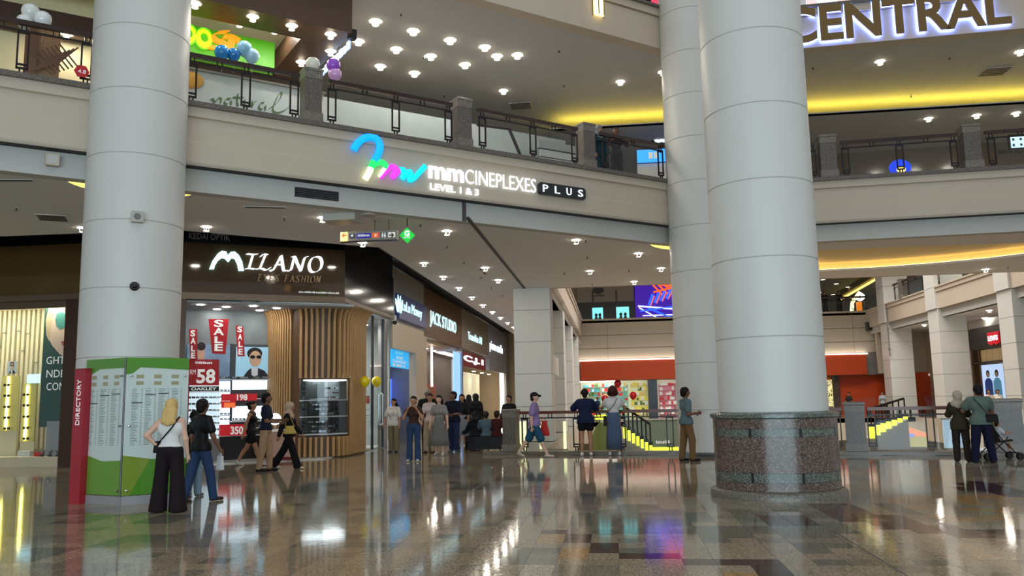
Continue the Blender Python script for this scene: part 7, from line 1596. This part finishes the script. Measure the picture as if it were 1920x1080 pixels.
    # bottom
    if bottom:
        kind, col = bottom[0], bottom[1]; m = cl(col) if isinstance(col, tuple) else col; top_z = U(0, 0, 1.03).z
        wai = [(U(-0.05, 0, .93), U(0.05, 0, .93), .128 * b, .128 * b, .95), (U(0, 0, .98), U(0, 0, 1.06), .125 * b, .118 * b, .8)]
        if kind in ('trousers', 'shorts'):
            ext = bottom[2]; rk, ra = bottom[3], bottom[-1]; pr = list(wai)
            for side in (-1, 1):
                hip, knee, ank, sd, an = J[side]; pr.append((hip, knee, .098 * b, rk))
                if ext > 1: pr.append((knee, knee.lerp(ank, min(1.12, ext - 1)), rk, ra))
            cp = [(0, 0, 1, top_z * s), (0, 0, -1, -0.012)]
            if ext <= 1:
                pr = list(wai)
                for side in (-1, 1): hip, knee = J[side][0], J[side][1]; pr.append((hip, hip.lerp(knee, ext), .1 * b, rk))
            V, F = blob(sc_(pr), cell, 0.02 * s, cp)
            vf_obj('trousers' if ext > 1 else 'shorts', V, F, m, t)
        else:  # skirt or robe
            hem, flare = bottom[2], bottom[3]; mb = MB(); seg = 28; rings = []
            mid = (J[-1][2] + J[1][2]) * 0.5
            for z, rx, ry, cx_, cy_ in ((1.08, .135 * b, .112 * b, 0, 0), (.95, .165 * b, .14 * b, 0, 0), (.8, .17 + flare * .2, .15 + flare * .2, 0, 0), ((hem + .8) / 2, .17 + flare * .55, .15 + flare * .5, mid.x * .3, mid.y * .3), (hem, .17 + flare, .15 + flare * .9, mid.x * .5, mid.y * .5)):
                zz = (z - low if z > 0.9 else (z - 0 if z < .3 else z - low * (z / .9))); rings.append((zz, rx, ry, cx_, cy_))
            vs = []; fs = []
            for zz, rx, ry, cx_, cy_ in rings:
                for q in range(seg):
                    an = 2 * math.pi * q / seg; wv = 1 + (0.06 * math.sin(an * 7) if zz < .8 else 0); vs.append(((cx_ + rx * wv * math.cos(an)) * s, (cy_ + ry * wv * math.sin(an)) * s, max(0.015, zz) * s))
            for i in range(len(rings) - 1):
                for q in range(seg): fs.append((i * seg + q, (i + 1) * seg + q, (i + 1) * seg + (q + 1) % seg, i * seg + (q + 1) % seg))
            fs += [tuple(range(seg)), tuple(range((len(rings) - 1) * seg, len(rings) * seg))[::-1]]
            mb.add(vs, fs).build('skirt', m, t, smooth=True)
    # shoes
    if not bare:
        for side, ank, fd, pit in foot_p:
            hl = ank + V3(0, -.025, -.045); to = ank + fd * .155 + V3(0, 0, -.052); V, F = blob(sc_([(ank, hl, .042, .042), (hl, to, .043, .034)]), min(cell, .018), 0.015, [(0, 0, -1, -0.004)])
            vf_obj('shoe', V, F, cl(shoes, 0.5), t)
    # hair or headwear
    if hair:
        kind, col = hair[0], hair[1]; m = cl(col, 0.6)
        cap_ = [(HD(0, -.035, .05), HD(0, .0, .06), .092, .085), (HD(0, -.05, .0), HD(0, -.055, -.03), .082, .07)]
        clp = []
        fr_n = hyaw @ V3(0, 1, 0)
        if kind == 'short': pr = cap_ + [(HD(-.06, -.02, .03), HD(.06, -.02, .03), .045, .045)]
        elif kind == 'curly': pr = [(HD(0, -.04, .04), HD(0, -.01, .07), .125, .115), (HD(-.07, -.03, -.02), HD(.07, -.03, -.02), .075, .075)]
        elif kind == 'bun': pr = cap_ + [(HD(0, -.12, .06), HD(0, -.13, .06), .045, .045)]
        elif kind == 'long':
            L = hair[2]; pr = cap_ + [(HD(-.05, -.075, -.05), U(-.065, -.115, 1.53 - L), .062, .05), (HD(.05, -.075, -.05), U(.065, -.115, 1.53 - L), .062, .05), (HD(0, -.09, -.05), U(0, -.12, 1.50 - L), .06, .05)]
            if len(hair) > 3: pr += [(HD(-.085, .0, .0), U(-.10, .06, 1.53 - L), .04, .05), (HD(.085, .0, .0), U(.10, .06, 1.53 - L), .04, .05)]
        elif kind == 'hijab': pr = [(HD(0, -.03, .035), HD(0, .0, .045), .108, .102), (HD(0, -.035, -.03), HD(0, -.02, -.09), .1, .085), (U(0, -.02, 1.46), U(0, 0, 1.36), .1, .14, .9), (U(-.1, -.03, 1.40), U(.1, -.03, 1.40), .085, .085)]
        elif kind == 'cap': pr = [(HD(0, -.03, .06), HD(0, .0, .07), .094, .09), (HD(0, .05, .06), HD(0, .15, .05), .05, .03, 1.0)]; clp = []
        V, F = blob(sc_(pr), min(cell, .018), 0.02 * s, clp)
        # keep the face free: cut the hair by a slanted plane in front of the ears
        c0 = HD(0, .055, 0) * s
        if kind != 'cap':
            V, F = blob(sc_(pr), min(cell, .018), 0.02 * s, [(fr_n.x, fr_n.y, -0.75, fr_n.x * c0.x + fr_n.y * c0.y - 0.75 * c0.z)] if kind not in ('hijab',) else [(fr_n.x, fr_n.y, -0.25, fr_n.x * c0.x + fr_n.y * c0.y - 0.25 * c0.z)] if False else ([(fr_n.x, fr_n.y, -0.75, fr_n.x * c0.x + fr_n.y * c0.y - 0.75 * c0.z)] if kind != 'hijab' else []))
        vf_obj({'hijab': 'headscarf', 'cap': 'cap'}.get(kind, 'hair'), V, F, m, t)
        if kind == 'cap':
            V, F = blob(sc_([(HD(0, -.04, .01), HD(0, -.05, -.02), .08, .07)]), .018, .01); vf_obj('hair', V, F, cl((36, 28, 26), .6), t)
    t['_s'] = s
    J['U'] = lambda x, y, z: (U(x, y, z) * s); J['A'] = {k: (v[0] * s, v[1] * s, v[2] * s, v[3]) for k, v in AJ.items()}
    return t, J
def bag(label, t, c, size, m, strap=None, name='handbag', rounded=0.03):
    """bag as a thing of its own, placed in the carrier's frame at point c"""
    M = Matrix.Translation(t.location) @ Matrix.Rotation(t.rotation_euler.z, 4, 'Z')
    b = thing(name, label, 'bag', M); w, d, h = size; mb = MB(); pts = []
    for z, k in ((-h / 2, .86), (-h / 2 + h * .12, 1.0), (h * .3, .98), (h / 2, .85)):
        pts.append([(c[0] + sx * w / 2 * k, c[1] + sy * d / 2 * k * (1 if z < h * .3 else .6), c[2] + z) for sx, sy in ((-1, -1), (1, -1), (1, 1), (-1, 1))])
    vs = [p for r_ in pts for p in r_]; fs = [(3, 2, 1, 0), (12, 13, 14, 15)]
    for i in range(3):
        for k in range(4): fs.append((i * 4 + k, i * 4 + (k + 1) % 4, (i + 1) * 4 + (k + 1) % 4, (i + 1) * 4 + k))
    mb.add(vs, fs).build('body', m, b)
    MB().box(c[0] - w * .43, c[0] + w * .43, c[1] - d * .35, c[1] + d * .35, c[2] + h / 2 - 0.01, c[2] + h / 2 + 0.012).build('top_edge', m, b)
    if strap: MB().tube(smooth_path(strap, 5), 0.014, 6, flat=0.5).build('strap', m, b, smooth=True)
    return b
jeans = (44, 62, 92); black = (20, 18, 20); navy = (24, 28, 46); khaki = (150, 128, 96); whitec_ = (222, 220, 218)
# --- the pair reading the directory
t, j = person('woman with long blonde hair in white tank top and black wide trousers', (315, 960), 750, 8, 'fair', True, ((2, 2), (-2, 2)), arms=((((-0.62, -0.25, -0.75)), (0.55, 0.25, -0.62)), (4, 12, 8)), top=(whitec_, 0, .98, .014), bottom=('trousers', (30, 22, 24), 2.1, .105, .135), hair=('long', (206, 172, 110), .16), shoes=(28, 24, 24), cell=0.014, build=1.1, stance=3)
U_ = j['U']; bag('small black shoulder bag of the blonde woman on a crossbody strap', t, tuple(U_(-.20, .02, .98)), (.07, .18, .16), cl(black, .5), [U_(-.18, .02, 1.05), U_(-.05, -.125, 1.15), U_(.06, -.12, 1.28), U_(.13, -.06, 1.42), U_(.1, .06, 1.40), U_(-.08, .135, 1.2), U_(-.18, .06, 1.05)])
t, j = person('man in black t-shirt and blue jeans stepping past the directory', (374, 941), 748, -28, 'brown', False, ((-14, 4), (16, 6)), arms=((-4, 10, 14), (10, 14, 18)), top=(black, .62, .86, .022), bottom=('trousers', (48, 68, 104), 2.02, .075, .068), hair=('short', (22, 18, 18)), shoes=(60, 44, 36), cell=0.014, head_yaw=12)
w = j['A'][1][2]; bag('small white paper bag in the hand of the man in black', t, (w.x, w.y + .02, w.z - .24), (.12, .07, .22), cl((206, 208, 210), .6), [(w.x - .03, w.y + .02, w.z - .13), (w.x, w.y + .02, w.z - .03), (w.x + .03, w.y + .02, w.z - .13)], 'paper_bag')
person('person in light blue jeans almost hidden behind the man in black', (361, 931), 772, 0, 'tan', False, ((0, 0), (0, 0)), top=((34, 34, 38), .6, .88), bottom=('trousers', (132, 156, 176), 2.0, .08, .075), hair=('short', (26, 22, 20)), shoes=(110, 100, 92), cell=0.018)
# --- three walking past the optician
person('girl in black vest and shorts with black and white high sneakers', (470, 873), 750, -82, 'tan', True, ((-20, 14), (22, 4)), arms=((-14, 6, 10), (-20, 6, 6)), top=(black, 0, .93, .016), bottom=('shorts', (22, 22, 30), .52, .1), hair=('bun', (22, 18, 18)), shoes=(190, 188, 182), head_yaw=0)
person('young man in navy t-shirt and beige patterned trousers holding something', (497, 884), 738, -80, 'brown', False, ((8, 6), (-6, 4)), arms=(((.05, .25, -.95), (-.1, .98, .05)), ((.1, .2, -.95), (.0, .98, -.1))), top=((26, 32, 52), .6, .9, .02), bottom=('trousers', mat('camo_cloth', (168, 136, 104), .85, noise=.5, nscale=9), 2.0, .08, .06), hair=('short', (20, 16, 16)), shoes=(24, 20, 24))
t, j = person('woman in beige headscarf and black clothes walking right past the slats', (541, 879), 752, -88, 'tan', True, ((-24, 10), (20, 2)), arms=((14, 8, 30), (-24, 8, 6)), top=((26, 22, 26), 1.95, .84, .022), bottom=('trousers', (20, 16, 20), 2.05, .09, .10), hair=('hijab', (188, 162, 140)), shoes=(206, 190, 160))
U_ = j['U']; bag('yellow shoulder bag of the woman in the beige headscarf', t, tuple(U_(.235, .10, 1.02)), (.09, .30, .18), cl((206, 176, 92), .5), [U_(.235, -.02, 1.10), U_(.21, .0, 1.3), U_(.14, .02, 1.46), U_(.20, .12, 1.3), U_(.235, .22, 1.10)])
# --- group walking towards the camera
person('girl in white t-shirt and khaki trousers by the money changer', (738, 848), 748, 172, 'tan', True, ((6, 8), (-4, 2)), arms=((6, 14, 16), (-6, 26, 20)), top=((214, 208, 200), .72, .84, .03), bottom=('trousers', (128, 116, 88), 2.0, .088, .08), hair=('long', (24, 20, 20), .05), shoes=(60, 58, 60), head_yaw=-10, cell=0.022)
person('woman in dark brown top and jeans with both hands at her mouth', (776, 865), 744, 180, 'tan', True, ((3, 2), (2, 2)), arms=(((-.35, .35, -.87), (.45, .25, .85)), ((.35, .35, -.87), (-.45, .25, .85))), top=((62, 42, 34), .5, .95, .012), bottom=('trousers', (44, 64, 96), 2.05, .075, .088), hair=('bun', (26, 20, 20)), shoes=(200, 196, 190), cell=0.02, build=1.05)
person('woman in pale pink top behind the man in the black cap', (807, 849), 739, 180, 'tan', True, ((4, 4), (-2, 2)), top=((206, 186, 184), .6, .9, .02), bottom=('trousers', mat('leaf_print_cloth', (170, 150, 124), .85, noise=.45, nscale=10), 2.0, .1, .1), hair=('bun', (24, 18, 18)), shoes=(80, 40, 36), cell=0.024)
person('man in light cap with black shirt and black trousers', (802, 846), 731, 180, 'brown', False, ((6, 6), (-5, 2)), top=((20, 20, 26), .75, .86, .025), bottom=('trousers', (24, 22, 26), 2.0, .08, .07), hair=('cap', (150, 136, 120)), shoes=(40, 34, 34), cell=0.022, build=1.1)
person('woman with very long dark hair in a grey t-shirt dress', (824, 854), 742, 180, 'fair', True, ((8, 4), (-6, 4)), arms=((4, 16, 10), (2, 16, 10)), top=((136, 132, 128), .62, 1.02, .02), bottom=('skirt', (112, 110, 108), .28, .15), hair=('long', (22, 18, 20), .30, 1), shoes=(206, 200, 196), cell=0.02)
person('bearded man in navy shirt and dark jeans walking with arm bent', (851, 848), 735, 168, 'brown', False, ((6, 4), (-6, 2)), arms=(((-.15, .15, -.98), (.5, .75, -.1)), (4, 12, 10)), top=((24, 28, 42), .8, .86, .022), bottom=('trousers', (34, 44, 78), 2.0, .08, .07), hair=('short', (22, 16, 16)), shoes=(90, 96, 104), cell=0.022, build=1.08, head_yaw=-20)
person('woman in dark top and pale grey skirt beside the bearded man', (867, 844), 740, 178, 'tan', True, ((4, 2), (-4, 2)), top=((30, 30, 36), .9, .95, .02), bottom=('skirt', (150, 150, 156), .45, .06), hair=('long', (26, 20, 20), .1), shoes=(40, 36, 36), cell=0.024)
person('woman in dusty pink print blouse seen from behind near the bench', (880, 836), 741, 10, 'tan', True, ((3, 2), (-3, 2)), top=(mat('dusty_print', (122, 88, 88), .85, noise=.4, nscale=12), 1.6, .8, .03), bottom=('trousers', (110, 106, 100), 2.0, .08, .075), hair=('long', (18, 16, 22), .12), shoes=(190, 180, 170), cell=0.024)
person('woman in long black robe and black headscarf beside the bench', (893, 838), 739, 20, 'tan', True, top=(black, 2, .5, .03), bottom=('skirt', black, .06, .09), hair=('hijab', (20, 18, 20)), shoes=black, cell=0.024)
# bench and seated people
bp = onz(918, 846, 0); bn = thing('waiting_bench', 'black upholstered bench beside the first stone pier', 'bench', loc=(bp.x, bp.y + .35, 0), rz=R(-10))
MB().bbox(-.75, .75, -.28, .28, .30, .44, .03).build('seat', mat('black_vinyl', (16, 15, 17), .4), bn); MB().bbox(-.7, .7, -.25, .25, .05, .30, .02).build('base', mat('black_base', (12, 11, 13), .5), bn)
for sx in (-.62, .62):
    for sy in (-.2, .2): MB().box(sx - .03, sx + .03, sy - .03, sy + .03, 0, .06).build('foot', blackm, bn)
def seated(label, px, yaw, H, **kw):
    q = ony(px, 820, bp.y + .35); return person(label, None, None, yaw, pos=Vector((q.x, bp.y + .33, 0)), H=H, sit=.44, legs=((84, 84), (80, 84)), arms=((30, 10, 40), (30, 10, 40)), cell=0.024, **kw)
seated('seated person in grey-blue shirt seen from behind on the bench', 912, 15, 1.68, top=((84, 100, 112), .7, .92, .03), bottom=('trousers', (24, 24, 30), 2, .08, .07), hair=('short', (40, 32, 30)), shoes=(30, 30, 32), female=False, lean=4)
seated('seated person in dark maroon top on the pier end of the bench', 932, -20, 1.7, top=((72, 32, 30), 1.8, .92, .03), bottom=('trousers', (22, 20, 24), 2, .08, .07), hair=('short', (40, 30, 28)), shoes=(30, 30, 32), female=False, lean=2)
seated('seated person in black with phone at the near end of the bench', 893, 35, 1.66, top=((22, 22, 26), 1.9, .92, .03), bottom=('trousers', (22, 20, 24), 2, .08, .07), hair=('long', (20, 18, 18), .08), shoes=(170, 160, 150), lean=14)
person('person in black with dark hair just behind the first stone pier', (956, 842), 742, 160, 'tan', False, top=((24, 24, 28), 1.9, .86, .02), bottom=('trousers', (24, 22, 26), 2, .08, .07), hair=('short', (30, 20, 18)), cell=0.026)
# --- along the railing
t, j = person('older man in dark cap, lilac t-shirt and blue shorts walking right', (1004, 857), 733, -92, 'fair', False, ((-26, 12), (24, 2)), arms=((-14, 6, 14), (-10, 8, 10)), top=((140, 118, 164), .7, .86, .03), bottom=('shorts', (34, 76, 104), .95, .105), hair=('cap', (26, 24, 28)), shoes=(196, 176, 160), cell=0.018, build=1.12)
U_ = j['U']; bag('bright red carrier bag on the far side of the man in the cap', t, tuple(U_(-.28, .22, .78)), (.08, .28, .40), cl((196, 26, 24), .45), [U_(-.28, .14, .98), U_(-.26, .18, 1.08), U_(-.28, .26, .98)], 'carrier_bag')
person('woman in navy shirt and black shorts leaning on the railing', (1100, 855), 730, 4, 'tan', True, ((0, 0), (2, 2)), arms=(((-.55, .55, -.62), (.35, .85, .35)), ((.45, .6, -.65), (-.2, .9, .35))), top=((26, 32, 62), .85, .82, .035), bottom=('shorts', (18, 18, 22), .42, .11), hair=('short', (26, 20, 20)), shoes=(206, 200, 194), cell=0.018, build=1.1, lean=5)
t, j = person('woman with curly auburn hair, white top and long denim skirt', (1153, 854), 727, 0, 'tan', True, ((0, 0), (0, 0)), arms=(((-.45, .6, -.65), (.3, .9, .3)), ((.45, .6, -.65), (-.3, .9, .3))), top=((206, 202, 200), .45, 1.0, .02), bottom=('skirt', (78, 94, 122), .16, .035), hair=('curly', (62, 28, 24)), shoes=(206, 200, 200), cell=0.018, build=1.1, lean=4)
U_ = j['U']; bag('black crossbody bag at the left hip of the woman in the white top', t, tuple(U_(-.22, -.03, .86)), (.08, .2, .26), cl(black, .5), [U_(-.20, -.04, 1.0), U_(-.08, -.125, 1.15), U_(.04, -.125, 1.3), U_(.1, -.07, 1.43)])
t, j = person('man in teal-grey t-shirt and khaki trousers holding a phone', (1290, 865), 727, -72, 'brown', False, ((-6, 2), (12, 14)), arms=(((.1, .2, -.95), (-.1, .95, .02)), ((.1, -.1, -1), (-.15, .95, .1))), top=((92, 112, 116), .65, .86, .022), bottom=('trousers', (118, 90, 58), 2.0, .08, .066), hair=('short', (26, 20, 18)), shoes=(20, 18, 20), cell=0.016, build=1.05)
w = j['A'][1][2]; M = Matrix.Translation(t.location) @ Matrix.Rotation(t.rotation_euler.z, 4, 'Z'); ph = thing('mobile_phone', 'mobile phone held by the man in the teal-grey t-shirt', 'phone', M @ Matrix.Translation((w.x - .03, w.y + .12, w.z + .03))); MB().bbox(-.035, .035, -.07, .07, 0, .009, .008).build('case', darkm, ph); MB().box(-.031, .031, -.065, .065, .009, .0095).build('screen', glow('phone_screen', (200, 220, 240), 1.0), ph)
# --- couple with pushchair
person('woman in patterned beige headscarf and dark olive clothes at the right railing', (1806, 866), 734, -14, 'tan', True, ((2, 2), (0, 2)), arms=(((-.2, .5, -.8), (.2, .9, .2)), ((.2, .5, -.8), (-.1, .9, .2))), top=((52, 46, 34), 1.9, .78, .03), bottom=('trousers', (44, 36, 30), 2.0, .085, .075), hair=('hijab', mat('scarf_print', (170, 156, 138), .85, noise=.3, nscale=20) if False else (172, 158, 140)), shoes=(34, 28, 28), cell=0.018, build=1.05)
t, j = person('man in grey-green t-shirt and navy trousers with crossbody bag on his back', (1846, 868), 722, 2, 'brown', False, ((0, 0), (0, 2)), arms=(((-.35, .45, -.8), (.35, .85, .1)), ((.35, .45, -.8), (-.3, .9, .1))), top=((92, 106, 98), .6, .84, .03), bottom=('trousers', (20, 22, 48), 2.0, .092, .075), hair=('short', (18, 16, 18)), shoes=(40, 34, 34), cell=0.016, build=1.2, stance=6)
U_ = j['U']; bag('black crossbody pouch at the hip of the man in grey-green', t, tuple(U_(.17, -.16, .98)), (.24, .09, .16), cl(black, .5), [U_(.10, -.17, 1.05), U_(0, -.16, 1.2), U_(-.11, -.12, 1.36), U_(-.14, -.02, 1.46)], 'crossbody_pouch')
# pushchair with child
pp_ = onz(1874, 862, 0); pc_ = thing('pushchair', 'black folding pushchair with crossed frame beside the couple', 'pushchair', loc=pp_, rz=R(-82)); sm = mat('pushchair_fabric', (26, 26, 30), .8)
for sx in (-.2, .2):
    MB().tube([(sx, -.38, .07), (sx, .10, .48), (sx, .12, .52)], .014, 6).build('frame_tube', blackm, pc_); MB().tube([(sx, .36, .07), (sx, .02, .42), (sx, -.30, .86), (sx, -.42, .98)], .014, 6).build('frame_tube', blackm, pc_)
    for y in (-.38, .36):
        for o in (-.03, .03): MB().lathe([(.03, -.012), (.075, -.012), (.082, 0), (.075, .012), (.03, .012)], 16).build('wheel', darkm, pc_, M=Matrix.Translation((sx + o, y, .083)) @ Matrix.Rotation(math.pi / 2, 4, 'Y'))
    MB().tube([(sx, -.42, .98), (sx, -.47, 1.0)], .02, 6).build('handle_grip', sm, pc_)
MB().add([(-.19, -.02, .42), (.19, -.02, .42), (.19, .24, .46), (-.19, .24, .46), (-.19, -.02, .39), (.19, -.02, .39), (.19, .24, .42), (-.19, .24, .42)], [(0, 1, 2, 3), (7, 6, 5, 4), (0, 4, 5, 1), (1, 5, 6, 2), (2, 6, 7, 3), (3, 7, 4, 0)]).build('seat', sm, pc_)
MB().add([(-.19, -.02, .40), (.19, -.02, .40), (.19, -.2, .84), (-.19, -.2, .84), (-.19, -.05, .39), (.19, -.05, .39), (.19, -.23, .83), (-.19, -.23, .83)], [(0, 1, 2, 3), (7, 6, 5, 4), (0, 4, 5, 1), (1, 5, 6, 2), (2, 6, 7, 3), (3, 7, 4, 0)]).build('backrest', sm, pc_)
MB().box(-.19, .19, .34, .37, .14, .17).build('footrest', sm, pc_)
cq = Matrix.Translation(pp_) @ Matrix.Rotation(R(-82), 4, 'Z') @ Vector((0, .02, 0))
person('toddler in pale top sitting in the pushchair', None, None, -82, 'tan', True, ((80, 60), (78, 60)), arms=((40, 6, 60), (40, 6, 60)), pos=Vector((cq.x, cq.y, 0)), H=.85, sit=.46, top=((190, 192, 196), .7, .9, .02), bottom=('shorts', mat('spotted_cloth', (190, 186, 180), .85, noise=.6, nscale=30), .8, .1), hair=('short', (36, 24, 22)), shoes=(200, 190, 180), cell=0.014, build=1.3)
# --- upstairs and far
q = FL.w(uL(1162), 0, -0.85); person('woman in grey headscarf and dark teal robe on the first-floor balcony', None, None, 215, 'tan', True, pos=Vector((q.x, q.y, 0)), z0=ZF1, H=1.66, top=((28, 52, 60), 2, .6, .03), bottom=('skirt', (26, 50, 58), .05, .1), hair=('hijab', (112, 118, 122)), shoes=black, cell=0.024)
q = FL.w(uL(1192), 0, -0.8); person('man in dark clothes resting his arm on the first-floor balcony rail', None, None, 190, 'brown', False, arms=(((-.5, .3, -.75), (-.55, .6, .2)), ((.3, .5, -.75), (-.3, .85, .2))), pos=Vector((q.x, q.y, 0)), z0=ZF1, H=1.68, top=((40, 36, 42), .9, .85, .02), bottom=('trousers', (40, 36, 40), 2, .08, .07), hair=('short', (20, 18, 18)), cell=0.024)
for x, yy, lb, c in ((1655, 58.5, 'dark-haired far person in pale clothes before the orange wall', (150, 154, 160)), (1592, 60.0, 'far person in black near the orange wall beside the pier', (34, 30, 32)), (1150, 60.5, 'far shopper in teal in front of the toy shop shelves', (40, 90, 96)), (1120, 61.5, 'far shopper in dark blue in front of the toy shop', (40, 60, 90))):
    q = ony(x, 750, yy); person(lb, None, None, 150, 'tan', True, pos=Vector((q.x, yy, 0)), H=1.64, top=(c, .8, .85, .02), bottom=('trousers', (40, 40, 46), 2, .08, .07), hair=('short', (24, 20, 20)), cell=0.04)
for x, lb in ((1547, 'dark figure on the far corner balcony, left one'), (1574, 'dark figure on the far corner balcony, right one')):
    q = ony(x, 570, YF + .8); person(lb, None, None, 180, 'tan', False, pos=Vector((q.x, YF + .8, 0)), z0=ZF1, H=1.7, top=((36, 34, 36), .9, .85, .02), bottom=('trousers', (30, 30, 34), 2, .08, .07), hair=('short', (22, 18, 18)), cell=0.04)
for x, lb, c in ((1856, 'far woman in cream top below the denim poster, left one', (216, 190, 170)), (1873, 'far woman in white top below the denim poster, right one', (226, 216, 206))):
    q = ony(x, 760, 44.0); person(lb, None, None, 170, 'tan', True, pos=Vector((min(q.x, 40), 44.0, 0)), H=1.6, top=(c, .8, .85, .02), bottom=('trousers', (120, 50, 50), 2, .08, .07), hair=('short', (50, 34, 30)), cell=0.035)
